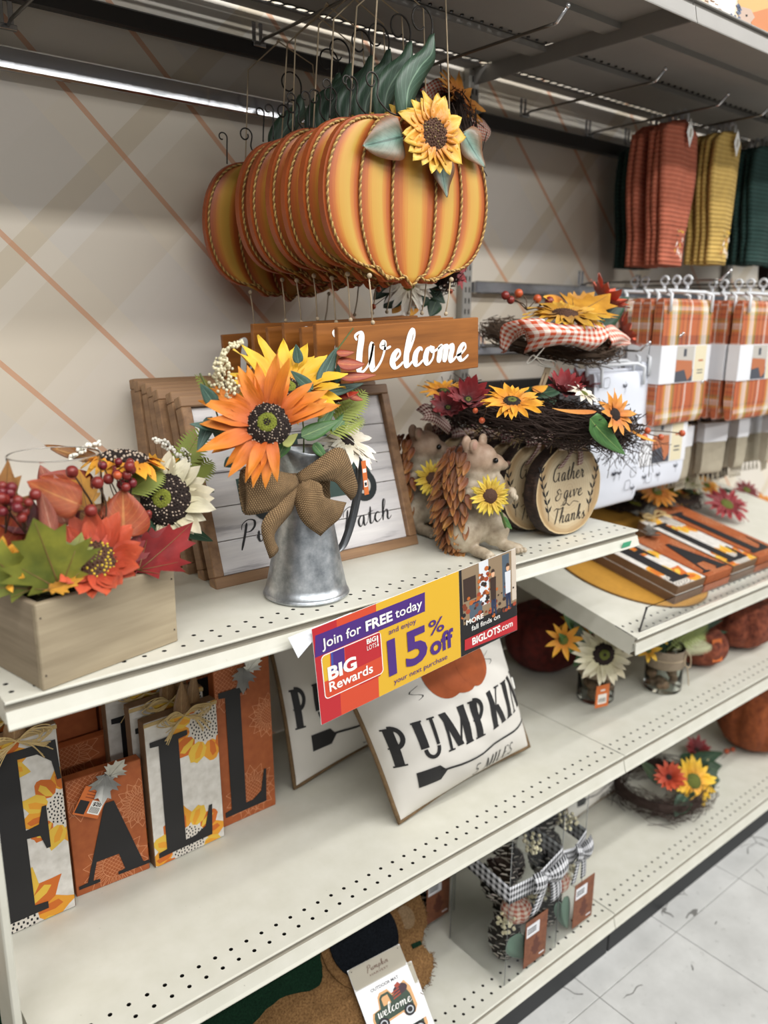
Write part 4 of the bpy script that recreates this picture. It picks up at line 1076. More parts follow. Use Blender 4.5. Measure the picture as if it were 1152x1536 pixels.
# ------------------------------------------------------------------ squirrel figurines
def squirrel_mats():
    q = NT('squirrel_resin', .5)
    nz = q.noise(q.coord('Object'), 40, 4, .6); n2 = q.noise(q.coord('Object'), 12, 2)
    c = q.ramp(nz, [(.28, hexc('#7d6c58')), (.5, hexc('#a59680')), (.75, hexc('#c1b49e'))])
    s = q.sep(q.coord('Object')); hi = q.ramp(s[2], [(.145, (0, 0, 0)), (.165, (1, 1, 1))])
    c = q.mix(q.math('MULTIPLY', q.math('MULTIPLY', hi, n2), .7), c, hexc('#c89a80'))
    q.color(c); q.bump(nz, .35, .0015); return q.m
SQM = squirrel_mats()
QUILL = petalmat('leaf_quill_paint', '#6a3a1c', '#b98442', .2, .5, mid='#9a5c2a')
_o = [n for n in QUILL.node_tree.nodes if n.type == 'OBJECT_INFO'][0]
for _l in _o.outputs['Random'].links:
    if _l.to_node.type == 'VALTORGB':
        _e = _l.to_node.color_ramp.elements; _e[0].color = (.62, .55, .5, 1); _e[1].color = (1, 1.05, .62, 1); _q = _e.new(.5); _q.color = (1, .82, .7, 1)
def squirrel(loc, label, rot=0.0):
    M = Matrix.Translation(loc) @ Matrix.Rotation(rot, 4, 'Z')
    r = thing('squirrel_figurine', label, 'figurine', M=M)
    W = lambda a: M @ V(a)
    E = []
    def e(c, rr, eu=(0, 0, 0)): E.append((W(c), rr, (eu[0], eu[1], eu[2]+rot)))
    # local: +X = the way it looks, -Y = chest side toward the aisle, Z up
    e((0, 0, .062), (.050, .044, .055)); e((0, -.004, .105), (.040, .036, .042)); e((.004, -.004, .138), (.030, .027, .030))
    e((.010, -.004, .168), (.034, .029, .031)); e((.034, -.006, .160), (.026, .020, .019)); e((.055, -.006, .155), (.014, .011, .010))
    e((-.028, -.028, .038), (.032, .024, .036)); e((.040, -.020, .040), (.028, .022, .034))
    e((-.012, -.058, .010), (.026, .013, .0105), (0, 0, 1.9)); e((-.008, -.076, .009), (.013, .012, .009)); e((.056, -.042, .010), (.024, .013, .0105), (0, 0, .3+PI*1.6)); e((.066, -.055, .009), (.013, .012, .009))
    e((-.022, -.036, .110), (.022, .014, .015), (0, .5, .3)); e((-.004, -.050, .094), (.024, .012, .012), (0, .2, .1)); e((.022, -.052, .092), (.014, .012, .012))
    e((.040, -.020, .118), (.014, .014, .026)); e((.050, -.036, .100), (.013, .015, .014)); e((.052, -.048, .110), (.011, .010, .014))
    e((-.014, .004, .198), (.013, .007, .015), (0, -.3, .5)); e((.024, .012, .200), (.012, .007, .014), (0, .2, .5)); e((-.012, -.020, .196), (.012, .006, .014), (0, -.3, .2))
    blob('body', E, .0032, SQM, r, 3)
    for k, x in enumerate((0,)):
        g = MB().ball(W((.026, -.0325, .170)), .0052, 0, 12, 8); part('eye', g, flat('glossy_black', '#0b0a0a', .08), r)
    part('nose', MB().ball(W((.069, -.006, .158)), .0045, 0, 8, 6), flat('nose_brown', '#6b4a3c', .4), r)
    g = MB().ball(W((-.012, -.0235, .197)), .0075, 0, 10, 6, sc=(1, .35, 1.2)); part('inner_ear', g, flat('ear_pink', '#c39a86', .6), r)
    for sx in (-1, 0, 1):
        for (cx, cy) in ((-.006, -.085), (.068, -.064)):
            part('toe', MB().ball(W((cx+sx*.0075, cy-.001, .0068)), .0052, 0, 8, 6, sc=(.85, 1.2, 1)), SQM, r)
    for k in range(3): part('finger', MB().ball(W((.046+.006*k, -.060+.002*k, .112-.004*k)), .0042, 0, 8, 6, sc=(1, 1, 1.5)), SQM, r)
    qm = petal_mb(.030, .0125, .35, .45, .9, 6, 4, .6, 1, .0012).mesh('quill', QUILL)
    rr = random.Random(4)
    for row in range(13):
        z = .188-row*.0142; n = 10+(row > 2)
        for k in range(n):
            a = PI*(.30+.90*k/(n-1))+(.5 if row % 2 else 0)*PI*.9/(n-1)
            a += .25
            R = .030+.030*math.sin(PI*min(1, row/12*.8+.12))
            px_, py_ = R*math.cos(a)-.008, R*math.sin(a)*.95
            d = V((math.cos(a)*.26+rr.uniform(-.12, .12), math.sin(a)*.26+rr.uniform(-.12, .12), -.9))
            Q = M @ (frame((px_, py_, z), d, z=V((math.cos(a), math.sin(a), .45))) @ Matrix.Rotation(rr.uniform(-.5, .5), 4, 'Z') @ Matrix.Rotation(-.05, 4, 'Y'))
            inst('quill', qm, Q, r)
    stem = MB().tube(cr([W((-.004, -.066, .110)), W((.022, -.062, .085)), W((.040, -.055, .050))], 5), .0025, 6)
    part('flower_stem', stem, flat('stem_green_paint', '#4d5f2c', .5), r)
    leaf(r, W((.030, -.058, .07)), W((.056, -.052, .045)), .014, L_GREEN, (0, -1, .2))
    flower(r, 'sunflower', W((-.006, -.072, .116)), tuple(M.to_3x3() @ V((-.18, -.95, .22))), .038, petalmat('squirrel_flower_petal', '#c9961c', '#f3dc4e', .12), (D_BROWN, D_BROWN, D_BROWN), 16, 2, dr=.38, w=.22, cup=.2, curl=-.2, seed=31, thick=.0008)
    for k in range(2): 
        g = MB()
    return r
squirrel((.842, -.432, Z1+.0014), 'resin squirrel figurine holding a yellow sunflower, standing at the shelf front', -.28)
squirrel((.862, -.262, Z1+.0014), 'second resin squirrel figurine, half hidden behind the framed signs', -.28)

# ------------------------------------------------------------------ wood slice pumpkins
def slice_mats():
    q = NT('log_end_grain', .65)
    s = q.sep(q.coord('Object')); r2 = q.math('SQRT', q.math('ADD', q.math('MULTIPLY', s[0], s[0]), q.math('MULTIPLY', s[1], s[1])))
    nz = q.noise(q.coord('Object'), 18, 3); rr = q.math('ADD', r2, q.math('MULTIPLY', nz, .012))
    w = q.math('SINE', q.math('MULTIPLY', rr, 900))
    c = q.ramp(q.math('DIVIDE', rr, .1), [(.0, hexc('#bba787')), (.75, hexc('#c9b897')), (.92, hexc('#a98c64')), (1.0, hexc('#b79a70'))])
    c = q.mix(q.math('MULTIPLY', q.math('GREATER_THAN', w, .75), .18), c, hexc('#9a7444')); q.color(c)
    k = NT('dark_bark', .75); n2 = k.noise(k.coord('Object', (1, 1, .5)), 130, 4, .7)
    k.color(k.ramp(n2, [(.3, hexc('#1d1512')), (.6, hexc('#3d2c23')), (.8, hexc('#6b5443'))])); k.bump(n2, .8, .003)
    return q.m, k.m
ENDG, BARK = slice_mats(); RIMW = flat('cut_rim_wood', '#cdb58c', .7, 0, .12, 80)
REDG = gingham('burgundy_gingham', '#6d2430', '#cdbcae', 14, 3)
def outline(seed, rx, rz, n=60):
    o = []
    for k in range(n):
        a = 2*PI*k/n
        d = 1+.03*noise.noise(V((math.cos(a)*2, math.sin(a)*2, seed)))+.012*noise.noise(V((math.cos(a)*9, math.sin(a)*9, seed)))
        o.append((rx*d*math.cos(a), rz*d*math.sin(a)))
    return o
def wood_slice(loc, label, seed, text=False, rx=.101, rz=.091, t=.040):
    M = frame((loc[0], loc[1], loc[2]+rz*1.005), (1, 0, 0), y=(0, .05, 1))   # z toward the aisle
    r = thing('wood_slice_sign', label, 'decoration', M=Matrix.Translation((0, 0, 0)) @ M)
    o = outline(seed, rx, rz); n = len(o); rr = random.Random(seed)
    g = MB(); ins = [(x*.955, y*.955) for x, y in o]
    g.poly(ins, 0, 0, Matrix.Translation((0, 0, t/2))); g.poly(ins, 0, 0, Matrix.Translation((0, 0, -t/2)))
    part('cut_face', g, ENDG, r, local=True)
    g = MB(); vs = []; ly = 9
    for j in range(ly):
        z = -t/2+t*j/(ly-1)
        for k, (x, y) in enumerate(o):
            e = 1.0 if j in (0, ly-1) else 1.015+.022*noise.noise(V((x*70, y*70, z*90+seed)))
            if j in (0, ly-1): e = .975+.012*rr.random()
            vs.append((x*e, y*e, z))
    fs = [(j*n+k, j*n+(k+1) % n, (j+1)*n+(k+1) % n, (j+1)*n+k) for j in range(ly-1) for k in range(n)]
    g.add(vs, fs, 0)
    part('bark', g, BARK, r, 'rough dark bark edge', local=True)
    g = MB(); vs = []
    for z in (t/2, -t/2):
        for k in range(n): vs += [(ins[k][0], ins[k][1], z+.0003*(1 if z > 0 else -1)), (o[k][0]*.985, o[k][1]*.985, z)]
    fs = []
    for q in range(2):
        for k in range(n): fs.append((q*2*n+2*k, q*2*n+2*k+1, q*2*n+(2*k+3) % (2*n), q*2*n+(2*k+2) % (2*n)))
    g.add(vs, fs, 0); part('cut_rim', g, RIMW, r, local=True)
    for s in (-1, 1):
        g = MB(); P = [(s*(.074-.012*math.cos(k*.5))*1.0, -.055+.016*k) for k in range(8)]
        ribbon(g, P, .0016, .002, Matrix.Translation((0, 0, t/2+.0003)))
        for k in range(1, 7):
            for q in (-1, 1):
                x, y = P[k]
                g.poly([(x, y), (x+q*.006, y+.004), (x+q*.010, y+.014), (x+q*.003, y+.009)], 0, 0, Matrix.Translation((0, 0, t/2+.0004)))
        part('leaf_drawing', g, INK, r, 'black leaf sprigs drawn on the face', local=True)
    if True:
        g = MB(); T = lambda x, y: Matrix.Translation((x, y, t/2+.0005))
        cursive(g, 'Gather', T(-.055, .020), .0155, .0014, .0030, fitw=.098)
        cursive(g, '&', T(-.045, -.018), .013, .0012, .0026, fitw=.020); cursive(g, 'give', T(-.020, -.016), .0145, .0014, .0028, fitw=.060)
        ribbon(g, [(-.028, -.030), (-.01, -.026), (.0, -.032), (.012, -.025), (.03, -.029)], .001, .0018, T(0, 0))
        cursive(g, 'Thanks', T(-.052, -.064), .0145, .0014, .0030, fitw=.102)
        part('lettering', g, INK, r, 'black script reading Gather and give Thanks', local=True)
    # raffia and a gingham bow on top
    segs = []
    for k in range(26):
        a = rr.uniform(0, 2*PI); Ln = rr.uniform(.03, .07); p0 = V((rr.uniform(-.01, .01), rz*.97, rr.uniform(-.012, .012)))
        segs.append([M @ p0, M @ (p0+V((math.cos(a)*Ln*.6, .010+rr.uniform(-.003, .006), math.sin(a)*Ln*.3))), M @ (p0+V((math.cos(a)*Ln, rr.uniform(-.012, .012), t*.4+math.sin(a)*Ln*.5)))])
    strands(r, 'raffia', segs, .0009, RAFFIA, kind='stuff')
    b = part('gingham_bow', MB().ball((0, rz+.004, t/2-.002), .008, 0, 10, 6), REDG, r, 'burgundy gingham bow', local=True)
    W = lambda x, y, z: M @ V((x, y, z))
    for s in (-1, 1):
        sheet(b, 'loop', [W(0, rz+.002, t/2), W(s*.022, rz+.016, t/2+.004), W(s*.042, rz+.008, t/2)], [W(0, rz-.004, t/2+.004), W(s*.022, rz-.010, t/2+.010), W(s*.042, rz-.010, t/2+.004)], REDG, 10, 4, .006, uvs=(.5, 1))
        sheet(b, 'tail', [W(s*.002, rz, t/2+.004), W(s*.014, rz-.016, t/2+.008), W(s*.030-.012, rz-.045, t/2+.004)], [W(s*.002+.006, rz, t/2+.005), W(s*.014+.012, rz-.014, t/2+.009), W(s*.030+.004, rz-.042, t/2+.005)], REDG, 10, 4, .002, uvs=(.6, 1))
    return r
SL = [(1.066, -.462, 'wood slice sign reading Gather and give Thanks, frontmost of the row', 3.1, .032),
      (1.040, -.402, 'second wood slice sign, its left leaf sprig showing beside the front one', 7.7, .030),
      (1.030, -.346, 'third wood slice sign counted from the aisle, behind the squirrel', 2.2, .030),
      (1.025, -.298, 'fourth wood slice sign counted from the aisle, mostly hidden', 5.5, .030),
      (.998, -.236, 'wood slice sign whose pale left rim shows left of the squirrel', 9.1, .032),
      (.990, -.186, 'rearmost wood slice sign, dark bark edge against the wall side', 4.4, .032)]
for x, y, lb, sd, t in SL: wood_slice((x, y, Z1+.001), lb, sd, t=t)

# ------------------------------------------------------------------ twig wreaths
def twigs(parent, c, R, rr_, n, seed, ax1=(1, 0, 0), ax2=(0, 1, 0), r=.0009, Ln=(.05, .12), mat=None, name='twigs'):
    q = random.Random(seed); a1, a2 = V(ax1).normalized(), V(ax2).normalized(); a3 = a1.cross(a2); segs = []
    for k in range(n):
        a = q.uniform(0, 2*PI); b = q.uniform(0, 2*PI); rad = rr_*math.sqrt(q.random())
        l = q.uniform(*Ln)/R; pts = []
        for j in range(3):
            t = a+(j-1)*l*.5; k2 = rad*(1+.5*(j != 1)*q.random())
            pts.append(V(c)+(a1*math.cos(t)+a2*math.sin(t))*(R+k2*math.cos(b))+a3*k2*math.sin(b)*.8+V((q.uniform(-1, 1), q.uniform(-1, 1), q.uniform(-1, 1)))*rr_*.45)
        segs.append(pts)
    mb = MB()
    for s in segs: mb.tube(s, r, 3, caps=False, sm=False)
    mb.tube([V(c)+(a1*math.cos(t*PI/16)+a2*math.sin(t*PI/16))*R for t in range(32)], rr_*.38, 6, closed=True)
    return part(name, mb, mat or TWIG, parent, kind='stuff')
wr = thing('sunflower_wreath', 'dark twig wreath with sunflowers and berries resting on the wood slices', 'wreath', (1.10, -.33, 1.225))
ax1 = (1, -.12, -.16); ax2 = (.15, 1, .03)
twigs(wr, (1.085, -.365, 1.250), .168, .040, 1900, 3, ax1, ax2, Ln=(.05, .13))
def Wf(px, py, y): return at(px, py, 'y', y)
P_ORG2 = petalmat('pumpkin_orange_petal', '#c96a14', '#f2a83a', .12)
P_BURG = petalmat('burgundy_petal', '#5c0f16', '#a8232b', .15)
flower(wr, 'yellow_sunflower', Wf(768, 603, -.53), (-.30, -.38, 1), .056, P_AMBER, (D_DARK, D_OLIVE, D_OLIVE), 15, 2, dr=.30, w=.26, cup=.2, curl=-.3, seed=41, label='amber sunflower with green eye at the wreath front')
flower(wr, 'yellow_sunflower', Wf(665, 588, -.30), (-.2, -.3, 1), .050, P_AMBER, (D_DARK, D_OLIVE, D_OLIVE), 13, 2, dr=.3, w=.26, cup=.3, seed=42)
flower(wr, 'burgundy_flower', Wf(702, 600, -.42), (-.4, -.6, .7), .048, P_BURG, (D_DARK, D_OLIVE, D_OLIVE), 11, 2, dr=.22, w=.4, cup=.6, curl=.4, seed=43, label='burgundy silk flower')
flower(wr, 'burgundy_flower', Wf(672, 612, -.36), (-.5, -.5, .6), .040, P_BURG, (D_DARK, D_OLIVE, D_OLIVE), 10, 2, dr=.22, w=.4, cup=.5, curl=.4, seed=44)
flower(wr, 'burgundy_flower', Wf(845, 586, -.50), (-.2, -.5, .8), .046, P_BURG, (D_DARK, D_OLIVE, D_OLIVE), 11, 2, dr=.22, w=.4, cup=.7, curl=.3, seed=45)
flower(wr, 'burgundy_flower', Wf(872, 578, -.32), (.1, -.4, .9), .045, P_BURG, (D_DARK, D_OLIVE, D_OLIVE), 10, 2, dr=.22, w=.36, cup=.6, curl=.3, seed=46)
flower(wr, 'white_daisy', Wf(876, 590, -.54), (.1, -.50, .9), .036, P_WHITE, (D_OLIVE, D_OLIVE, D_OLIVE), 12, 1, dr=.22, w=.30, cup=.1, seed=47, label='small white daisy')
flower(wr, 'orange_sunflower', Wf(922, 622, -.575), (-.1, -.90, .40), .046, P_ORG2, (D_DARK, D_BROWN, D_DARK), 12, 1, dr=.30, w=.30, cup=.35, curl=-.3, seed=48, label='orange sunflower at the wreath end')
leaf(wr, Wf(885, 628, -.575), Wf(938, 682, -.585), .044, L_GREEN, (-.4, -.85, .3), .3, .12, blunt=.5, label='broad green leaf hanging at the front')
leaf(wr, Wf(790, 590, -.44), Wf(852, 580, -.42), .036, L_DARK, (-.2, -.6, .8), .3, .12)
leaf(wr, Wf(800, 610, -.44), Wf(835, 600, -.42), .03, L_DARK, (-.2, -.6, .8), .3, .12)
leaf(wr, Wf(895, 617, -.57), Wf(828, 612, -.575), .012, petalmat('orange_long_petal', '#c8701a', '#e8a23c', .1), (-.2, -.6, .8), .3, .1)
leaf(wr, Wf(800, 586, -.44), Wf(822, 578, -.43), .02, P_AMBER, (-.2, -.6, .8), .3, .1)
leaf(wr, Wf(940, 640, -.56), Wf(985, 662, -.55), .016, P_AMBER, (-.2, -.6, .8), .3, .1)
berries(wr, [Wf(723, 628, -.50)-V((0, 0, .003)), Wf(713, 616, -.49)], .0062, (B_ORG,), Wf(730, 610, -.47), seed=7)
berries(wr, [Wf(971, 646, -.48), Wf(991, 656, -.48), Wf(1023, 650, -.48), Wf(966, 656, -.48)], .0080, (B_ORG,), Wf(940, 645, -.47), seed=8, jit=.1)
sheet(wr, 'gingham_bow', [Wf(665, 625, -.33), Wf(640, 605, -.33), Wf(624, 615, -.32)], [Wf(672, 652, -.34), Wf(650, 635, -.35), Wf(630, 630, -.34)], REDG, 12, 6, .015, uvs=(1, 2), label='burgundy gingham bow at the left end')
sheet(wr, 'gingham_bow', [Wf(650, 600, -.30), Wf(640, 618, -.31)], [Wf(672, 615, -.32), Wf(655, 645, -.32)], REDG, 8, 6, .01, uvs=(1, 2))
q_ = random.Random(9); segs = []
for k in range(90):
    b = Wf(q_.uniform(900, 985), q_.uniform(655, 690), -.46+q_.uniform(-.02, .02)); e_ = b+V((q_.uniform(-.03, .05), q_.uniform(-.02, .02), q_.uniform(-.045, .005)))
    segs.append([b, (b+e_)/2+V((0, 0, q_.uniform(-.006, .008))), e_])
strands(wr, 'twig_ends', segs, .0007, TWIG, kind='stuff')
# ------------------------------------------------------------------ hooks and hanging pumpkin signs
hook(.648, 1.922, -.535, 'long steel peg hook carrying the row of pumpkin welcome signs')
hook(.915, 1.896, -.50, 'long steel peg hook carrying the gingham and daisy wreath')
hook(.215, 1.862, -.50, 'empty steel peg hook at the top left corner by the chrome rail')
hook(1.37, 1.912, -.385, 'empty steel peg hook nearest the bay upright, with a bright tip')
hook(1.62, 1.902, -.385, 'steel peg hook holding the rust orange towels', rise=.004)
hook(1.79, 1.905, -.40, 'steel peg hook holding the mustard towels', rise=.004)
hook(2.04, 1.905, -.40, 'steel peg hook holding the dark green towels')
# panels of painted tin
def panel_mat():
    q = NT('painted_pumpkin_panel', .42); s = q.sep(q.coord('UV'))
    nz = q.noise(q.coord('UV', (16, 1.2, 1)), 2.2, 4, .6)
    u = q.math('ADD', s[0], q.math('MULTIPLY', q.math('SUBTRACT', nz, .5), .22))
    c = q.ramp(u, [(.0, hexc('#984a20')), (.14, hexc('#a8572a')), (.26, hexc('#bd7630')), (.36, hexc('#c2923e')), (.64, hexc('#c09a44')), (.74, hexc('#bc7832')), (.86, hexc('#a8572a')), (1.0, hexc('#984a20'))])
    e = q.ramp(s[1], [(.0, (1, 1, 1)), (.10, (0, 0, 0)), (.88, (0, 0, 0)), (1.0, (1, 1, 1))])
    c = q.mix(q.math('MULTIPLY', e, .75), c, hexc('#b24d15')); q.color(c); q.bump(nz, .12, .001); return q.m
PANM = panel_mat(); PBACK = flat('painted_orange_edge', '#9c4a1c', .45, 0, .12, 30)
ROPE1 = flat('rope_gold_strand', '#bf9c58', .55); ROPE2 = flat('rope_brown_strand', '#83602f', .6)
WIREM = flat('black_iron_wire', '#33302c', .45, .5)
BOARDM = woodmat('stained_board', '#7f4a16', '#a8682a', 'x', 1.2, .5)
WHITEP = flat('white_paint', '#ecebe6', .55)
def rope(parent, P, r=.0018, closed=False, lay=.0055, n=None):
    Ls = 0
    for i in range(1, len(P)): Ls += (P[i]-P[i-1]).length
    N = n or max(12, int(Ls/.0022)); Q = resample(P, N); mb = MB()
    for k, ph in enumerate((0, PI)):
        out = []
        for i, p in enumerate(Q):
            t = Q[min(i+1, N)]-Q[max(i-1, 0)]; t.normalize(); a = V((0, -1, 0)); b = t.cross(a).normalized()
            th = ph+2*PI*(Ls*i/N)/lay/2
            out.append(p+(a*math.cos(th)+b*math.sin(th))*r*.62)
        mb.tube(out, r*.82, 5, m=k, caps=False)
    return part('rope', mb, [ROPE1, ROPE2], parent, local=True)
def pumpkin_sign(label):
    r = thing('pumpkin_welcome_sign', label, 'sign', M=Matrix.Identity(4), group='pumpkin welcome signs on one hook')
    A, H = .160, .116
    def edge(s, t):     # s: -1..1 rib position, t: 0 bottom..1 top
        a = PI*t
        w = math.sin(a)**.80 if 0 < t < 1 else 0
        z = -H*math.cos(a)
        e = .30+.12*abs(s)
        x = s*A*(e*1.0+(1-e)*w)
        z *= (1-.10*abs(s)**2); z -= .004*math.cos(s*9)*(1 if t < .3 else 0)*(1-min(1, t/.3))
        return x, z
    ribs = [-1, -.64, -.26, .29, .64, 1]
    # backing board with an orange edge
    o = [edge(1, k/24) for k in range(1, 24)]; o2 = [edge(-1, k/24) for k in range(23, 0, -1)]
    top = [edge(s, 1) for s in (.6, .2, -.2, -.6)]; bot = []
    for i in range(len(ribs)-1):
        s0, s1 = ribs[i], ribs[i+1]
        for k in range(4):
            s = s0+(s1-s0)*k/4; x, z = edge(s, 0); bot.append((x, z-.006*math.sin(PI*k/4)))
    P = [(x*1.035, z*1.035) for x, z in o+top+o2+bot]
    part('board', MB().poly(P, .012, 0, Matrix(((1, 0, 0, 0), (0, 0, -1, .014), (0, 1, 0, 0), (0, 0, 0, 1)))), PBACK, r, local=True)
    for i in range(5):
        g = MB()
        def f(u, v):
            s = ribs[i]+(ribs[i+1]-ribs[i])*u; x, z = edge(s, .02+.96*v)
            return (x, .0018-.0045*math.sin(PI*u)*math.sin(PI*v)**.4, z-.004*(1-v)**6*math.sin(PI*u))
        g.grid(f, 8, 20); g.f = [q for q in g.f]
        part('panel', g, PANM, r, local=True)
    for s in ribs:
        rope(r, [V((edge(s, .0+k/30)[0], -.0012, edge(s, k/30)[1])) for k in range(0, 31)], n=96)
    bp = []
    for i in range(5):
        s0, s1 = ribs[i], ribs[i+1]
        for k in range(6):
            s = s0+(s1-s0)*k/6; x, z = edge(s, 0); bp.append(V((x, -.0022, z-.0055*math.sin(PI*k/6))))
    bp.append(V((edge(1, 0)[0], -.0022, edge(1, 0)[1]))); rope(r, bp, n=60)
    f_ = flower(r, 'tin_sunflower', V((.018, -.024, .091)), (-.12, -1, .10), .063, P_TIN, (D_BROWN, D_TINB, D_TINB), 11, 2, dr=.40, w=.46, cup=.10, curl=-.25, dh=.28, hole=.05, seeds=110, seed=51, thick=.0006, label='painted tin sunflower')
    for b_, t_, w_ in (((-.030, -.010, .084), (-.108, -.014, .060), .050), ((.046, -.010, .064), (.060, -.012, .008), .036), ((.092, -.010, .106), (.140, -.014, .060), .042)):
        leaf(r, b_, t_, w_*1.25, L_SAGE, (0, -1, .1), .25, .18, name='tin_leaf', blunt=.50, wav=.05)
    lp = cr([V((-.018, .004, .112)), V((-.016, .003, .150)), V((.004, .002, .182)), V((.026, 0, .206)), V((.030, 0, .232))], 6)
    g = MB()
    g.grid(lambda u, v: lp[round(u*(len(lp)-1))]+V((1, .15, -.25))*((v-.5)*.046*math.sin(PI*min(1, .22+u*.78))**.8)+V((0, -.006*math.sin(PI*v), 0)), len(lp)-1, 4, thick=.0006)
    part('tin_stem_leaf', g, leafmat('tin_stem_leaf_paint', '#46604f', '#39513f', '#7f9b84', .4), r, 'tall dark green tin stem leaf', local=True)
    def curl(c, R, turns, a0, tail, s=1):
        p = [V((c[0]+R*(1-.62*k/24)*math.cos(a0+s*turns*2*PI*k/24), c[1], c[2]+R*(1-.62*k/24)*math.sin(a0+s*turns*2*PI*k/24))) for k in range(25)]
        return cr([V(tail[0])]+[V(q) for q in tail[1:]]+p[::2], 4)
    part('wire_curl', MB().tube(curl((.008, 0, .245), .024, .9, -.1, [(.030, 0, .228)]), [.0022]*3+[.0016]*200 if False else .0014, 5), WIREM, r, local=True)
    part('wire_curl', MB().tube(curl((-.085, -.004, .150), .013, 1.1, -.2, [(-.02, -.006, .112), (-.055, -.01, .112), (-.076, -.008, .128)]), .0013, 5), WIREM, r, local=True)
    part('wire_curl', MB().tube(curl((-.128, -.002, .142), .009, .8, -.1, [(-.120, .0, .100), (-.119, 0, .125)]), .0012, 5), WIREM, r, local=True)
    for xa, za, xb, zb in ((-.086, .108, -.073, .255), (.070, .114, .057, .284)):
        part('hanging_string', MB().tube([V((xa, -.003, za)), V((xb, 0, zb)), V((-.012+.004*(xb > 0), .001, .3085)), V((-.012, .004, .3105))], .0012, 5), TWINE, r, local=True)
    part('string_knot', MB().tube([V((-.012, -.004, .309)), V((-.012, 0, .3125)), V((-.012, .005, .309))], .0016, 5), TWINE, r, local=True)
    for xa, xb, zb in ((-.085, -.078, -.182), (.084, .074, -.168)):
        g = MB().tube([V((xa, 0, -.112)), V(((xa+xb)/2, -.002, -.145)), V((xb, -.001, zb))], .0012, 5)
        g.ball((xa, -.002, -.114), .004, 0, 7, 5); g.ball((xb, -.002, zb), .0035, 0, 7, 5)
        part('lower_string', g, TWINE, r, local=True)
    Mb = Matrix.Translation((.004, 0, -.223)) @ Matrix.Rotation(-.055, 4, 'Y')
    b = part('welcome_board', MB().rbox((-.147, -.004, -.042), (.147, .006, .042), .0012), BOARDM, r, M=Mb)
    g = MB(); cursive(g, 'Welcome', Mb @ Matrix(((1, 0, 0, -.118), (0, 0, -1, -.0043), (0, 1, 0, -.026), (0, 0, 0, 1))), .0270, .0042, .0118, fitw=.238, n=8, t=.0003)
    part('lettering', g, WHITEP, b, 'white script reading Welcome')
    return r
PS = [(.664, -.455, 1.619, 0, 0), (.660, -.406, 1.621, 1.5, 1.0), (.664, -.358, 1.619, -1, -.8), (.662, -.310, 1.622, 2, .5), (.660, -.262, 1.618, -1, -1), (.664, -.214, 1.617, 1, 1.2), (.660, -.112, 1.600, -3, -.5)]
_n = ['pumpkin welcome sign with tin sunflower, frontmost on its hook', 'second pumpkin sign from the front, its Welcome board overlapping the front one', 'third pumpkin sign from the front on the long hook', 'fourth pumpkin sign from the front, middle of the row', 'fifth pumpkin sign from the front on the long hook', 'sixth pumpkin sign from the front, next to the rearmost one', 'rearmost pumpkin sign, closest to the plaid wall']
p0 = pumpkin_sign(_n[0])
for i, (x, y, z, yw, rl) in enumerate(PS):
    M = Matrix.Translation((x, y, z)) @ Matrix.Rotation(math.radians(yw), 4, 'Z') @ Matrix.Rotation(math.radians(rl), 4, 'Y')
    if i: copy_tree(p0, M, None, _n[i])
PLACE0 = Matrix.Translation(V(PS[0][:3]))
p0.matrix_world = PLACE0
# ------------------------------------------------------------------ wreath hanging behind the pumpkins
hw = thing('gingham_wreath', 'twig wreath with daisy, sunflower and gingham hanging behind the pumpkin signs', 'wreath', (.915, -.235, 1.68))
twigs(hw, (.930, -.235, 1.672), .160, .022, 600, 13, (.45, .9, 0), (0, 0, 1), Ln=(.05, .12))
ORG = gingham('orange_gingham', '#c9512a', '#eee3d6', 9, 9)
def H_(px, py, y=-.24): return at(px, py, 'y', y)
flower(hw, 'orange_sunflower', H_(688, 150, -.28), (.2, -.8, .5), .062, P_ORG2, (D_DARK, D_BROWN, D_DARK), 14, 2, dr=.3, w=.26, cup=.35, seed=61)
flower(hw, 'white_daisy', H_(612, 425, -.28), (-.3, -.9, -.1), .062, P_WHITE, (D_OLIVE, D_GOLD, D_OLIVE), 12, 2, dr=.24, w=.26, cup=.15, seed=62)
flower(hw, 'red_flower', H_(682, 405, -.27), (.3, -.8, .1), .04, P_RED, (D_DARK, D_OLIVE, D_DARK), 9, 2, dr=.25, w=.4, cup=.5, seed=63)
sheet(hw, 'gingham_ribbon', [H_(630, 135), H_(655, 118), H_(672, 122)], [H_(636, 175), H_(655, 160), H_(676, 175)], ORG, 10, 6, .01, uvs=(1, 1))
sheet(hw, 'gingham_ribbon', [H_(700, 170), H_(722, 178), H_(732, 190)], [H_(706, 210), H_(718, 212), H_(728, 212)], ORG, 8, 5, .01, uvs=(1, 1))
for a in [(590, 415, 560, 450), (640, 425, 668, 455), (600, 440, 575, 462), (655, 450, 645, 475), (630, 410, 660, 420), (640, 440, 620, 462)]:
    leaf(hw, H_(a[0], a[1]), H_(a[2], a[3]), .034, L_DARK, (-.2, -1, .2), .25, .12)
leaf(hw, H_(625, 455), H_(615, 475), .02, P_AMBER, (-.2, -1, .2)); leaf(hw, H_(600, 455), H_(588, 470), .02, P_AMBER, (-.2, -1, .2))
berries(hw, [H_(568, 434, -.28), H_(676, 437, -.28), H_(560, 460, -.28)], .006, (B_ORG,), H_(600, 430, -.25), seed=3)
strands(hw, 'hanger_wire', [[V((.925, -.235, 1.835)), V((.915, -.236, 1.901))]], .0012, WIREM, n=5)

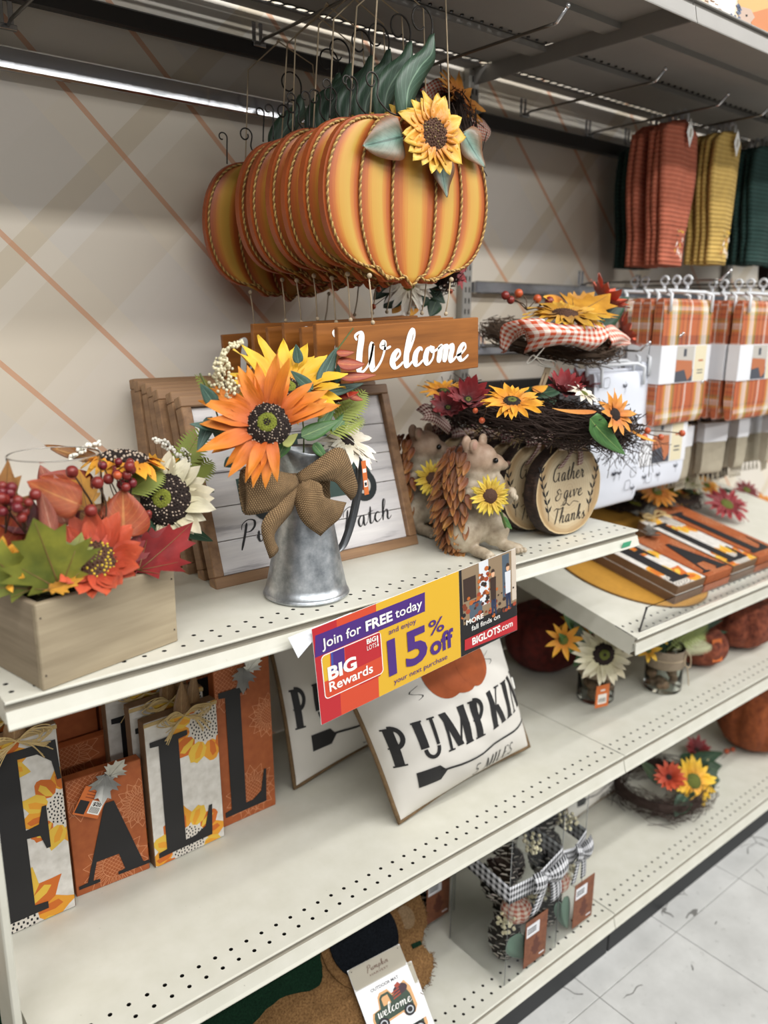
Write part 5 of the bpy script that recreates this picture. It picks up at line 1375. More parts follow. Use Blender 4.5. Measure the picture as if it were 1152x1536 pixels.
# ------------------------------------------------------------------ loyalty sign clipped to the shelf edge
so = V((.407, -.5705, .872)); su = V((.99497, 0, .10021)); sv = V((-.10021, 0, .99497))
MS = frame(so, su, y=sv)
ss = thing('promotional_sign', 'yellow and red 15% off paper sign hanging from the upper shelf edge', 'sign', M=MS)
SW, SH = .4195, .1535
SRED = flat('sign_red', '#b8272f', .45); SORG = flat('sign_orange_red', '#cf4a2c', .45); SYEL = flat('sign_yellow', '#dcae2e', .45)
SPUR = flat('sign_purple', '#4b2a7a', .45); SWHT = flat('sign_white', '#f1efe9', .5); SBLU = flat('sign_blue', '#3a4fa0', .45)
part('paper', MB().rbox((0, 0, -.0006), (SW, SH, 0), .0002), flat('sign_card', '#e6e4de', .5), ss, local=True)
def rect(x0, y0, x1, y1, m, z): return MB().box((x0, y0, z-.0001), (x1, y1, z), 0)
g = MB()
def fl_(pts, m, z): g.poly(pts, 0, m, Matrix.Translation((0, 0, z)))
fl_([(.0005, .0005), (.036, .0005), (.043, SH-.0005), (.0005, SH-.0005)], 0, .0002)
fl_([(.036, .0005), (.1075, .0005), (.1149, SH-.0005), (.043, SH-.0005)], 1, .0002)
fl_([(.1075, .0005), (.2815, .0005), (.2845, SH-.0005), (.1149, SH-.0005)], 2, .0002)
fl_([(.0008, .1085), (.2089, .1085), (.2109, .1405), (.0050, .1415)], 3, .0004)
fl_([(.0735, .0345), (.113, .0345), (.116, .110), (.078, .110)], 0, .00035)
part('colour_blocks', g, [SRED, SORG, SYEL, SPUR], ss, local=True)
def rrect(x0, y0, x1, y1, r, n=5):
    o = []
    for cx, cy, a0 in ((x1-r, y0+r, -90), (x1-r, y1-r, 0), (x0+r, y1-r, 90), (x0+r, y0+r, 180)):
        for k in range(n+1):
            a = math.radians(a0+90*k/n); o.append((cx+r*math.cos(a), cy+r*math.sin(a)))
    return o
g = MB()
fl_(rrect(.0105, .037, .1195, .1075, .007), 0, .0005); fl_(rrect(.0120, .0385, .1180, .1060, .006), 1, .0006)
fl_([(.0120, .066), (.0120, .1000), (.0145, .1052), (.018, .106), (.026, .106), (.023, .066)], 2, .0007); fl_([(.026, .072), (.050, .074), (.0515, .106), (.0275, .106)], 3, .0007)
fl_([(.026, .078), (.030, .079), (.031, .106), (.0275, .106)], 4, .0008)
fl_([(.0520, .064), (.118, .066), (.118, .104), (.116, .106), (.0525, .106)], 5, .00065)
part('rewards_card', g, [SWHT, SORG, SYEL, SPUR, SBLU, SRED], ss, 'rewards card drawn on the sign', local=True)
T = lambda x, y, z=.0009: Matrix.Translation((x, y, z))
def words(items, mat, nm, lb):
    for it in items:
        q = MB(); sans(q, it[0], T(it[1], it[2]), it[3], it[4], 0, it[5]); part('lettering', q, mat, ss, lb.split(' ')[0]+' lettering '+it[0], local=True)
words([('Join for', .0139, .1180, .0700, .0150, .012), ('FREE', .0922, .1170, .0510, .0155, .035), ('today', .1487, .1178, .0545, .0150, .012), ('BIG', .0190, .0655, .0515, .0200, .040), ('Rewards', .0192, .0470, .0800, .0150, .018), ('BIG', .0918, .0960, .0175, .0075, .03), ('LOTS', .0915, .0855, .0175, .0075, .0), ('!', .1105, .0862, .0030, .0165, .04), ('MORE', .2959, .0535, .0400, .0085, .025), ('fall finds on', .3075, .0390, .0680, .0090, .006)], SWHT, 'white_lettering', 'white lettering')
words([('and enjoy', .1342, .0960, .0550, .0085, .0), ('15', .1290, .0290, .0800, .0570, .030), ('%', .2140, .0640, .0330, .0250, .006), ('off', .2148, .0290, .0510, .0310, .030), ('your next purchase', .1375, .0105, .1130, .0085, .0)], SPUR, 'purple_lettering', 'purple lettering reading 15% off')
# printed photograph of a decorated porch at the right end
g = MB(); cols = ['#1c1a1c', '#8f7a60', '#cdbfae', '#2b3550', '#b8632a', '#7c3a22', '#d9dde2', '#4f5d6a', '#a0452a', '#3b2a22', '#c99a7a', '#e0b08c']
fl_([(.2818, .0005), (.4190, .0005), (.4190, SH-.0005), (.2848, SH-.0005)], 0, .0002)
ph = [((.2905, .055), (.4190, .153), 1), ((.330, .075), (.352, .153), 6), ((.293, .095), (.322, .135), 9), ((.296, .100), (.319, .131), 7), ((.385, .070), (.402, .150), 7), ((.408, .060), (.419, .153), 2), ((.305, .060), (.335, .085), 7), ((.312, .078), (.330, .092), 3)]
for a, b, c in ph: fl_([(a[0], a[1]), (b[0], a[1]), (b[0], b[1]), (a[0], b[1])], c, .0003+.00001*c)
q_ = random.Random(3)
for k in range(90):
    x, y = q_.uniform(.288, .415), q_.uniform(.048, .100) if k < 65 else q_.uniform(.09, .148); r_ = q_.uniform(.0015, .0045)
    if k >= 65: x = q_.choice((.330, .338, .345, .352))+q_.uniform(-.004, .004)
    fl_([(x+r_*1.2*math.cos(i*PI/4), y+r_*math.sin(i*PI/4)) for i in range(8)], q_.choice((4, 4, 5, 8, 9, 0)), .00045+.000002*k)
for px_, sh_, tr_ in ((.362, 9, 3), (.398, 6, 3)):
    fl_([(px_-.006, .078), (px_+.006, .078), (px_+.007, .118), (px_-.007, .118)], sh_, .00068)
    fl_([(px_-.005, .050), (px_-.001, .050), (px_+.002, .080), (px_-.006, .080)], tr_, .00067); fl_([(px_+.003, .048), (px_+.007, .050), (px_+.006, .080), (px_, .080)], tr_, .00067)
    fl_([(px_+.004*math.cos(i*PI/5), .124+.006*math.sin(i*PI/5)) for i in range(10)], 11, .0007)
    fl_([(px_+.0045*math.cos(i*PI/8), .127+.006*math.sin(i*PI/8)) for i in range(9)], 9, .00072)
part('porch_photo', g, [flat('print_tone_%s' % 'abcdefghijkl'[i], c, .5) for i, c in enumerate(cols)], ss, 'printed photo of two people among pumpkins', local=True)
g = MB(); fl_([(.2904, .0090), (.4190, .0010), (.4190, .0285), (.2914, .0285)], 0, .0008)
part('red_band', g, SRED, ss, local=True)
words([('BIGLOTS', .3080, .0130, .0680, .0125, .030), ('.com', .3770, .0130, .0300, .0115, .014)], SWHT, 'web_lettering', 'white web address')
bk = single('paper_flap', MB().add([V((.360, -.5598, 1.0165)), V((.372, -.5665, .985)), V((.400, -.5695, 1.010)), V((.487, -.5625, 1.0225)), V((.470, -.5575, 1.0265))], [(0, 1, 2, 3, 4)], 0, None, False), flat('white_paper', '#e4e6ea', .5), 'white folded paper behind the left end of the 15% off sign', 'paper', (.40, -.565, 1.0))
bk.modifiers.new('thickness', 'SOLIDIFY').thickness = .0004
single('price_channel_sticker', MB().box((0, 0, 0), (.028, .0006, .012), 0, frame((1.155, -.5482, .9985), (1, 0, 0), y=(0, .97, .25))), flat('green_sticker', '#3fa87c', .5), 'green sticker on the price rail at the right end of the upper shelf', 'sticker', (1.17, -.548, 1.0))

# ------------------------------------------------------------------ letter blocks
def clip(poly, x0, y0, x1, y1):
    def cut(ps, ins, inter):
        out = []
        for i in range(len(ps)):
            a, b = ps[i-1], ps[i]
            if ins(b):
                if not ins(a): out.append(inter(a, b))
                out.append(b)
            elif ins(a): out.append(inter(a, b))
        return out
    def lerp(a, b, t): return (a[0]+(b[0]-a[0])*t, a[1]+(b[1]-a[1])*t)
    for ins, f in ((lambda p: p[0] >= x0, lambda a, b: lerp(a, b, (x0-a[0])/(b[0]-a[0]))), (lambda p: p[0] <= x1, lambda a, b: lerp(a, b, (x1-a[0])/(b[0]-a[0]))), (lambda p: p[1] >= y0, lambda a, b: lerp(a, b, (y0-a[1])/(b[1]-a[1]))), (lambda p: p[1] <= y1, lambda a, b: lerp(a, b, (y1-a[1])/(b[1]-a[1])))):
        if not poly: return []
        poly = cut(poly, ins, f)
    return poly
def cpoly(mb, pts, W, H, z, m, M):
    p = clip(pts, .0012, .0012, W-.0012, H-.0012)
    if len(p) >= 3: mb.poly(p, 0, m, M @ Matrix.Translation((0, 0, z)))
def sun_print(mb, cx, cy, R, W, H, M, n=12, full=True):
    r_ = random.Random(int(cx*9999))
    for k in range(n):
        a = 2*PI*k/n+.1; ca, sa = math.cos(a), math.sin(a); l = R*r_.uniform(.9, 1.1); w = R*.21
        pr = [(R*.38, 0), (R*.55, w*.9), (R*.74, w), (R*.92, w*.4), (l, 0), (R*.92, -w*.4), (R*.74, -w), (R*.55, -w*.9)]
        cpoly(mb, [(cx+x*ca-y*sa, cy+x*sa+y*ca) for x, y in pr], W, H, .0003+.00002*(k % 3), k % 3, M)
        pr = [(R*.40, 0), (R*.55, w*.5), (R*.78, w*.5), (R*.84, 0), (R*.7, -w*.2)]
        cpoly(mb, [(cx+x*ca-y*sa, cy+x*sa+y*ca) for x, y in pr], W, H, .0004+.00002*(k % 3), (k+1) % 3, M)
    cpoly(mb, [(cx+R*.44*math.cos(k*PI/12), cy+R*.44*math.sin(k*PI/12)) for k in range(24)], W, H, .0005, 3, M)
    for k in range(90):
        rr = R*.41*math.sqrt((k+.5)/90); a = k*2.39996; x, y = cx+rr*math.cos(a), cy+rr*math.sin(a); s = R*.016
        cpoly(mb, [(x-s, y-s*1.4), (x+s, y-s*1.4), (x+s, y+s*1.4), (x-s, y+s*1.4)], W, H, .0006, 4, M)
def line_(mb, P, w, W, H, z, m, M):
    for i in range(len(P)-1):
        a, b = P[i], P[i+1]; dx, dy = b[0]-a[0], b[1]-a[1]; l = math.hypot(dx, dy) or 1; ox, oy = -dy/l*w/2, dx/l*w/2
        cpoly(mb, [(a[0]+ox, a[1]+oy), (b[0]+ox, b[1]+oy), (b[0]-ox, b[1]-oy), (a[0]-ox, a[1]-oy)], W, H, z, m, M)
def sun_line(mb, cx, cy, R, W, H, M, n=14):
    for row, (ra, rb) in enumerate(((.42, .80), (.42, 1.0))):
        for k in range(n):
            a = 2*PI*(k+.5*row)/n; ca, sa = math.cos(a), math.sin(a); w = R*.17
            pr = [(R*ra, w*.8), (R*(ra+rb)/2, w), (R*rb, 0), (R*(ra+rb)/2, -w), (R*ra, -w*.8)]
            line_(mb, [(cx+x*ca-y*sa, cy+x*sa+y*ca) for x, y in pr], .0009, W, H, .0003, 0, M)
    line_(mb, [(cx+R*.42*math.cos(k*PI/10), cy+R*.42*math.sin(k*PI/10)) for k in range(21)], .0009, W, H, .0003, 0, M)
    for k in range(-4, 5):
        t = k*R*.1; q = math.sqrt(max(0, (R*.42)**2-t*t)); c_ = .7071
        for s in (-1, 1): line_(mb, [(cx+c_*(t-q*s*0)-c_*q*s, cy+c_*t*1*s*0+c_*(s*t)-c_*q) if False else (cx+c_*t-c_*q*s, cy+c_*t*s+c_*q), (cx+c_*t+c_*q*s, cy+c_*t*s-c_*q)], .0006, W, H, .0003, 0, M)
WB = NT('whitewashed_block', .7); _a = WB.noise(WB.coord('Object', (60, 60, 4)), 1, 4)
WB.color(WB.ramp(_a, [(.3, hexc('#c4bfb6')), (.7, hexc('#dcd8d1'))])); WB = WB.m
OB = NT('orange_block', .65); _a = OB.noise(OB.coord('Object', (60, 60, 5)), 1, 4)
OB.color(OB.ramp(_a, [(.3, hexc('#984c22')), (.7, hexc('#a85a2c'))])); OB = OB.m
BSIDE = flat('block_side_brown', '#6d5138', .7, 0, .15, 40); PALEL = flat('pale_line_print', '#d08f66', .7)
SUNP = [flat('print_amber', '#d9952a', .7), flat('print_orange', '#c4651f', .7), flat('print_gold', '#d8b03e', .7), flat('print_pale_grey', '#cfc8bd', .7), INK]
TIN = flat('silver_tin_leaf', '#a3a29c', .3, .85, .12, 60); CORNL = leafmat('corn_husk_leaf', '#8d6a42', '#7a5a36', '#a5865c')
BLACKL = flat('black_letter', '#1b1a1c', .6)
def block(M, ch, W, H, orange, label, t=.022, deco=True, group=None, prints=True, seed=0, tagged=False):
    """local: x across, y up, z toward the viewer; origin at bottom left of the face"""
    nm = 'letter_block'; r = thing(nm, label, 'letter block', M=M, group=group)
    g = MB(); g.rbox((0, 0, -t), (W, H, 0), .0012); sid = []
    for i, f in enumerate(g.f):
        n_ = (V(g.v[f[1]])-V(g.v[f[0]])).cross(V(g.v[f[2]])-V(g.v[f[0]])).normalized(); g.mi[i] = 0 if n_.z > .6 else 1
    part('board', g, [OB if orange else WB, OB if orange else BSIDE], r, local=True)
    I = M
    g = MB()
    if prints:
        if orange:
            for cx, cy, R in ((W*.95, H*.62, .045), (W*.55, H*.16, .055), (W*.15, H*.92, .06)):
                g = MB(); sun_line(g, cx, cy, R, W, H, I); part('sunflower_outline', g, PALEL, r, 'pale line drawn sunflower')
        else:
            for cx, cy, R in ({'F': [(W*.15, H*.88, .065), (W*1.02, H*.56, .072), (W*.2, H*.03, .095)], 'L': [(W*.85, H*.86, .080), (W*.48, H*.07, .075)]}[ch]):
                g = MB(); sun_print(g, cx, cy, R, W, H, I); part('sunflower_print', g, SUNP, r, 'amber sunflower print')
        g = MB(); lw = {'F': .95, 'L': .78, 'A': .92}[ch]; hh = {'F': .86, 'L': .80, 'A': .66}[ch]
        serif_cap(g, ch, I @ Matrix.Translation((W*.06, H*.06, .0010)), W*lw, H*hh, .0006)
        part('letter', g, BLACKL, r, 'black serif letter '+ch)
    if deco:
        w3 = lambda x, y, z: M @ V((x, y, z)); rr = random.Random(seed+5)
        if orange:
            b = part('tin_leaf', maple_mb(.050, .3, lob=1.1), [TIN, TIN], r, 'silver tin leaf ornament', M=M @ Matrix.Translation((W*.52, H*.985, .006)) @ Matrix.Rotation(-1.9, 4, 'Z') @ Matrix.Rotation(-.2, 4, 'Y'))
            part('tin_leaf', maple_mb(.040, .3, lob=1.1), [TIN, TIN], r, M=M @ Matrix.Translation((W*.55, H*.95, .008)) @ Matrix.Rotation(.9, 4, 'Z') @ Matrix.Rotation(-.2, 4, 'Y'))
        else:
            part('stem', MB().tube([w3(W*.55, H, -t/2), w3(W*.56, H+.022, -t/2), w3(W*.62, H+.040, -t/2)], .007, 7), BSIDE, r)
            leaf(r, w3(W*.5, H-.006, .003), w3(W*.56, H+.052, -.004), .032, CORNL, tuple(M.to_3x3() @ V((0, 0, 1))), .15, .12, blunt=.4)
            leaf(r, w3(W*.7, H-.006, -.012), w3(W*.78, H+.060, -.014), .028, CORNL, tuple(M.to_3x3() @ V((0, 0, 1))), .15, .12, blunt=.4)
            c = V((W*.52, H-.008, .007)); segs = []
            for s in (-1, 1):
                for k in range(7):
                    l = rr.uniform(.030, .052); a = rr.uniform(-.1, .6)
                    segs.append([M @ p for p in cr([c, c+V((s*l*.5, l*.30*math.sin(a)+.010, .006)), c+V((s*l, l*.4*a, .004)), c+V((s*l*.6, -.004-.004*k*.3, .004)), c], 5)])
                for k in range(9):
                    l = rr.uniform(.030, .050); segs.append([M @ p for p in cr([c, c+V((s*l*.5, -.008, .006)), c+V((s*l, -.014-rr.uniform(0, .026), .004))], 4)])
            for k in range(5): segs.append([M @ V((0, H-.008+k*.0012, .0016)), M @ V((W, H-.008+k*.0012, .0016))])
            strands(r, 'raffia_bow', segs, .0010, RAFFIA, n=4)
    if tagged:
        Mt = M @ Matrix.Translation((W*.30, H*.80, .010)) @ Matrix.Rotation(-.55, 4, 'Z')
        g = MB(); g.box((-.022, -.026, 0), (.022, .022, .0006), 0); g.box((-.020, -.023, .0006), (-.004, -.001, .0009), 1); g.box((.000, -.020, .0006), (.020, .002, .0009), 2)
        for k in range(9): g.box((.002+k*.0018, -.018, .0009), (.0028+k*.0018, -.008, .0011), 1)
        sans(g, '$20', Mt.inverted() @ Mt @ Matrix.Translation((.003, -.006, .001)), .014, .006, 1, .02)
        for k in range(3): g.box((-.014, .004+k*.005, .0006), (.012, .0055+k*.005, .0008), 3)
        part('price_tag', g, [flat('orange_tag', '#c9692e', .6), INK, SWHT, flat('tag_dark_print', '#8a3d18', .6)], r, 'orange price tag marked 20 dollars', M=Mt)
    return r
Z2 = .5158
def stand(x, y, lean, yaw=0): return frame((x, y, Z2), (math.cos(yaw), math.sin(yaw), 0), y=(0, lean, 1))
block(stand(.0045, -.276, .04), 'F', .1225, .322, False, 'tall whitewashed block with black letter F and sunflower print, leftmost on the middle shelf', seed=1)
block(stand(.1345, -.257, .05, -.06), 'A', .1225, .207, True, 'short orange block with black letter A and price tag, on the middle shelf', tagged=True, seed=2)
block(stand(.2640, -.270, .04, .04), 'L', .1365, .272, False, 'whitewashed block with black letter L and raffia bow, on the middle shelf', seed=3)
block(stand(.4080, -.243, .04, .02), 'L', .1165, .312, True, 'tall orange block with black letter L and tin leaf, beside the pillow', seed=4)
block(stand(.2560, -.232, .05), 'L', .1365, .285, False, 'second whitewashed L block, standing right behind the front L block', seed=5)
block(stand(.2360, -.175, .05), 'L', .1365, .285, False, 'whitewashed block deep in shadow, two behind the front L block', seed=6)
block(stand(.0050, -.230, .05), 'F', .1225, .335, False, 'whitewashed block standing behind the letter F block', seed=7)
block(stand(.1500, -.150, .05), 'A', .1225, .207, True, 'orange block lying in shadow behind the letter A block', seed=8, deco=False)
for i, x in enumerate((.125, .250, .372)): block(stand(x, -.100, .05), 'A', .1200, .318, True, ('tall plain block added to darken the back, behind the A block', 'tall plain block added to darken the back, behind the L blocks', 'tall plain block added to darken the back, near the pillow')[i], seed=60+i, deco=False, prints=False)  # extra blocks put in to keep the shelf back dark
for i, x in enumerate((.0, .135)): block(stand(x, -.060, .03), 'A', .1250, .36, True, ('plain block added by the wall to darken the back, behind the F block', 'plain block added by the wall to darken the back, behind the A block')[i], seed=70+i, deco=False, prints=False)  # more added blocks covering the bright wall behind
block(stand(.3950, -.150, .05), 'L', .1165, .300, True, 'dark orange block in shadow behind the two L blocks', seed=9, deco=False)

# ------------------------------------------------------------------ pillows
LINEN = flat('white_canvas', '#d6d2ca', .9, 0, .03, 14, .1)
def pillow(BL, BR, TL, TR, puff, label, prints=True, seed=0):
    BL, BR, TL, TR = map(V, (BL, BR, TL, TR)); c = (BL+BR+TL+TR)/4
    r = thing('throw_pillow', label, 'pillow', (c.x, c.y, BL.z)); nr = (BR-BL).cross(TL-BL).normalized()
    q = random.Random(seed); ph = q.random()*6
    def S(u, v, side=1, off=0):
        e = (max(0, 4*u*(1-u))**.62)*(max(0, 4*v*(1-v))**.62)
        uu = u+(.5-u)*.10*(4*v*(1-v))*(abs(2*u-1)**3)*-1*0; pin_u = .030*math.sin(PI*v)*(1 if u < .5 else -1)*abs(2*u-1)**4; pin_v = .030*math.sin(PI*u)*(1 if v < .5 else -1)*abs(2*v-1)**4
        p = BL.lerp(BR, u+pin_u).lerp(TL.lerp(TR, u+pin_u), v+pin_v)
        wv = .010*noise.noise(V((u*3+ph, v*3, side*3)))+.005*noise.noise(V((u*8+ph+v*5, v*6, side*3)))
        return p+nr*(side*(puff*e+wv*e)+off)
    g = MB(); g.grid(lambda u, v: S(u, v, 1), 56, 56); part('front_cover', g, LINEN, r)
    g = MB(); g.grid(lambda u, v: S(1-u, v, -1), 24, 24); part('back_cover', g, LINEN, r)
    rim = [S(k/20, 0, 0) for k in range(20)]+[S(1, k/20, 0) for k in range(20)]+[S(1-k/20, 1, 0) for k in range(20)]+[S(0, 1-k/20, 0) for k in range(20)]
    g = MB().tube(rim, .0048, 6, closed=True, uvs=20); part('burlap_piping', g, BURLAP, r, 'burlap piping')
    if prints:
        g = MB()
        def T1(x, y): return S(.035+.90*(x/5.02), .285+.20*y, 1, .0012)
        bars(g, 'PUMPKIN', lambda x, y: T1(x, y), .09)
        def T2(x, y): return S(.035+.90*(x/5.02)+.016, .285+.20*y-.010, 1, .0010)
        part('pumpkin_lettering', g, BLACKL, r, 'black serif word PUMPKIN')
        g = MB()
        bars(g, '5 MILES', lambda x, y: S(.46+.30*(x/3.9), .045+.085*y, 1, .0012), .09, fat=1.0)
        part('miles_lettering', g, BLACKL, r, 'small black words 5 MILES')
        g = MB()
        def ribv(P, w):
            vs = []
            for i in range(len(P)):
                vs += [S(P[i][0], P[i][1]+w*(.5-j/6), 1, .0014) for j in range(7)]
            g.add(vs, [(7*i+j, 7*i+j+1, 7*i+j+8, 7*i+j+7) for i in range(len(P)-1) for j in range(6)], 0, None, False)
        ribv([(.15+.80*k/16, .190+.008*math.sin(k*.8)) for k in range(17)], .012)
        ribv([(.12, .190), (.15, .190), (.18, .190), (.21, .190), (.24, .190)], .085)
        g.add([S(.24, .2325, 1, .0008), S(.24, .1475, 1, .0008), S(.275, .190, 1, .0008)], [(0, 1, 2)], 0)
        g.add([S(.98, .190, 1, .0008), S(.93, .225, 1, .0008), S(.945, .190, 1, .0008), S(.93, .155, 1, .0008)], [(0, 1, 2), (0, 2, 3)], 0)
        part('arrow_print', g, BLACKL, r, 'black arrow')
        g = MB(); N = 32
        for lobe, (cx, rx) in enumerate(((.40, .10), (.49, .12), (.58, .10))):
            vs = [S(cx+rx*q/9*math.cos(2*PI*k/N), .66+.125*q/9*math.sin(2*PI*k/N), 1, .0010+.0003*lobe) for q in range(10) for k in range(N)]
            g.add(vs, [(q*N+k, q*N+(k+1) % N, (q+1)*N+(k+1) % N, (q+1)*N+k) for q in range(9) for k in range(N)], 0)
        part('pumpkin_print', g, flat('pumpkin_print_rust', '#9a4a1e', .8, 0, .15, 50), r, 'rust orange pumpkin print')
        g = MB()
        for cx, cy in ((.24, .58), (.70, .60)):
            P = [(cx+.03*math.sin(k*.9), cy+.008*k) for k in range(9)]
            for i in range(8): g.add([S(P[i][0]-.003, P[i][1], 1, .0009), S(P[i][0]+.003, P[i][1], 1, .0009), S(P[i+1][0]+.003, P[i+1][1], 1, .0009), S(P[i+1][0]-.003, P[i+1][1], 1, .0009)], [(0, 1, 2, 3)], 0)
        part('vine_print', g, BLACKL, r)
    return r, S
r, S = pillow((.672, -.440, .522), (1.052, -.428, .538), (.562, -.330, .895), (.995, -.315, .915), .095, 'white canvas pillow printed PUMPKIN 5 MILES, in front on the middle shelf', seed=1)
g = MB(); pT = S(.985, .36, 0); g.rbox((0, -.014, -.0004), (.022, .014, .0004), .0001, 0, Matrix.Translation(pT) @ Matrix.Rotation(-.25, 4, 'Y') @ Matrix.Rotation(1.45, 4, 'X'))
part('care_tag', g, SWHT, r, 'white care tag')
pillow((.580, -.222, .520), (.955, -.200, .535), (.560, -.120, .915), (.940, -.100, .925), .050, 'second white canvas pillow, partly hidden behind the front PUMPKIN pillow', seed=2)
# ------------------------------------------------------------------ towels
def ribtowel(name, a, b):
    if name in MATS: return MATS[name]
    q = NT(name, .95); s = q.sep(q.coord('Object'))
    w = q.math('SINE', q.math('MULTIPLY', s[2], 620)); nz = q.noise(q.coord('Object'), 60, 3)
    c = q.mix(q.math('MULTIPLY_ADD', w, .3, .5), hexc(a), hexc(b)); c = q.mix(1.0, c, q.ramp(nz, [(.3, (.85, .85, .85)), (.7, (1, 1, 1))]), 'MULTIPLY')
    q.color(c); q.bump(w, .5, .002); MATS[name] = q.m; return q.m
T_OR = ribtowel('rust_orange_towel', '#a5523b', '#c27257'); T_YE = ribtowel('mustard_towel', '#b5924a', '#cfae62'); T_GR = ribtowel('forest_green_towel', '#17302a', '#21403a')
def towel(M, w, h, mat, label, motif=None, group=None, seed=0, diamond=False):
    r = thing('kitchen_towel', label, 'towel', M=M, group=group); q = random.Random(seed); ph = q.random()*6
    g = MB()
    def f(u, v):        # local x across, z down from the hook at 0, -y front
        s = 2*u-1; z = -h*v; ww = w/2*(.80+.20*math.sin(PI*min(1, v*1.1+.15))) - .010*v
        if v < .06: ww *= .62+.38*(v/.06)**.5
        return (s*ww+.003*math.sin(v*7+ph), .0025*math.sin(s*4+ph+v*3)-.005*math.cos(s*PI/2)*1.0, z+(-.006*abs(s)*(1 if v < .06 else 0)))
    g.grid(f, 10, 26, thick=-.011); part('cloth', g, mat, r, local=True)
    g = MB(); g.grid(lambda u, v: tuple(V(f(u, .70+.012*v))+V((0, -.0012, 0))), 10, 1); part('hem_band', g, mat, r, local=True)
    g = MB().tube([V((0, .004, -.006)), V((0, .004, .012)), V((0, -.004, .020)), V((0, -.010, .012)), V((0, -.010, -.004))], .003, 6)
    g.ball((0, 0, .018), .0075, 0, 8, 6, sc=(.5, 1, 1)); part('hanger_loop', g, flat('grey_plastic', '#b9bbbd', .3), r, local=True)
    if diamond:
        g = MB(); g.add([V((.004, -.0155, .004)), V((.022, -.0152, -.028)), V((.010, -.0148, -.060)), V((-.008, -.0152, -.028))], [(0, 3, 2, 1)], 0, None, False)
        g.add([V((.006, -.0160, -.018)), V((.012, -.0160, -.020)), V((.010, -.0158, -.038)), V((.004, -.0158, -.036))], [(0, 3, 2, 1)], 1, None, False)
        part('diamond_tag', g, [SWHT, flat('tag_print_grey', '#b9ae9c', .6)], r, 'white diamond shaped tag', local=True)
    if motif:
        g = MB(); rr = random.Random(3)
        for k in range(26):
            cx, cz = (rr.uniform(-.014, .022), -h*(.74+.19*rr.random())); a = rr.uniform(0, PI); l = rr.uniform(.004, .011)
            g.add([V((cx-math.cos(a)*l, -.0150, cz-math.sin(a)*l)), V((cx+.0022, -.0152, cz-.0015)), V((cx+math.cos(a)*l, -.0150, cz+math.sin(a)*l)), V((cx-.0022, -.0152, cz+.0015))], [(0, 1, 2, 3)], k % 4, None, False)
        part('embroidery', g, motif, r, 'embroidered motif', local=True, kind='stuff')
    return r
EMB = [flat('thread_white', '#e3d9cf', .8), flat('thread_gold', '#d8b23c', .8), flat('thread_dark_green', '#2b3a26', .8), flat('thread_rust', '#a65432', .8)]
for grp, mat, X, ys, wz, nm in (('rust orange towels', T_OR, 1.625, (-.305, -.288, -.271, -.238, -.221), (.150, .325, 1.912), 'rust orange ribbed towel'), ('mustard towels', T_YE, 1.795, (-.330, -.313, -.296, -.275), (.132, .310, 1.908), 'mustard yellow ribbed towel')):
    for i, y in enumerate(ys):
        M = Matrix.Translation((X, y, wz[2]-.018)) @ Matrix.Rotation(random.Random(i).uniform(-.03, .03), 4, 'Z')
        lb = nm+(' at the front of its hook, with a diamond tag and embroidery' if i == 0 else ', %s behind the front one on the same hook' % ('directly', 'second', 'third', 'fourth')[i-1])
        towel(M, wz[0], wz[1], mat, lb, EMB if i == 0 else None, 'hanging '+grp, seed=i+(9 if X > 1.7 else 0), diamond=(i == 0))
for i, (x, y) in enumerate(((2.035, -.315), (2.035, -.297), (2.030, -.276), (2.04, -.255), (2.205, -.31), (2.205, -.285))):
    towel(Matrix.Translation((x, y, 1.890)), .165, .30, T_GR, 'dark green ribbed towel right of the mustard ones, %s' % ('at the front', 'second back', 'third back', 'fourth back', 'on the farther hook in front', 'on the farther hook behind')[i], None, 'hanging dark green towels', seed=30+i)
for i, (x, y) in enumerate(((1.800, -.085), (1.795, -.068), (1.800, -.10))):
    towel(Matrix.Translation((x, y, 1.892)), .150, .315, T_GR, 'dark green towel deep at the wall, left of the rust orange ones, %s' % ('middle one', 'nearest the wall', 'nearest the aisle')[i], None, 'dark green towels at the wall', seed=40+i)
hook(2.205, 1.905, -.40, 'steel peg hook at the far right with dark green towels')

# ------------------------------------------------------------------ packaged plaid tablecloths on hangers
def plaid():
    q = NT('autumn_plaid', .85); s = q.sep(q.coord('UV'))
    fu = q.math('FRACT', q.math('MULTIPLY', s[0], 1.6)); fv = q.math('FRACT', q.math('MULTIPLY', s[1], 2.6))
    st = [(0, '#b05c38'), (.10, '#84462f'), (.14, '#b8683e'), (.20, '#c49a48'), (.26, '#d2c8ba'), (.36, '#e0dad2'), (.42, '#bf9c48'), (.48, '#7a7846'), (.54, '#b25e38'), (.62, '#8a3f2c'), (.66, '#b96c42'), (.76, '#6a3c34'), (.80, '#b4623a'), (.86, '#ddd2c8'), (.91, '#b05c38')]
    a = q.ramp(fu, [(p, hexc(c)) for p, c in st], 'CONSTANT'); b = q.ramp(fv, [(p, hexc(c)) for p, c in st], 'CONSTANT')
    c = q.mix(.38, a, b); q.color(c); q.bump(q.noise(q.coord('UV', (150, 150, 1)), 1, 2), .2, .001); return q.m
PLAID = plaid(); PLAST = flat('hanger_white_plastic', '#d3d6d9', .25); CARD = flat('card_sleeve_white', '#dfe0e3', .5)
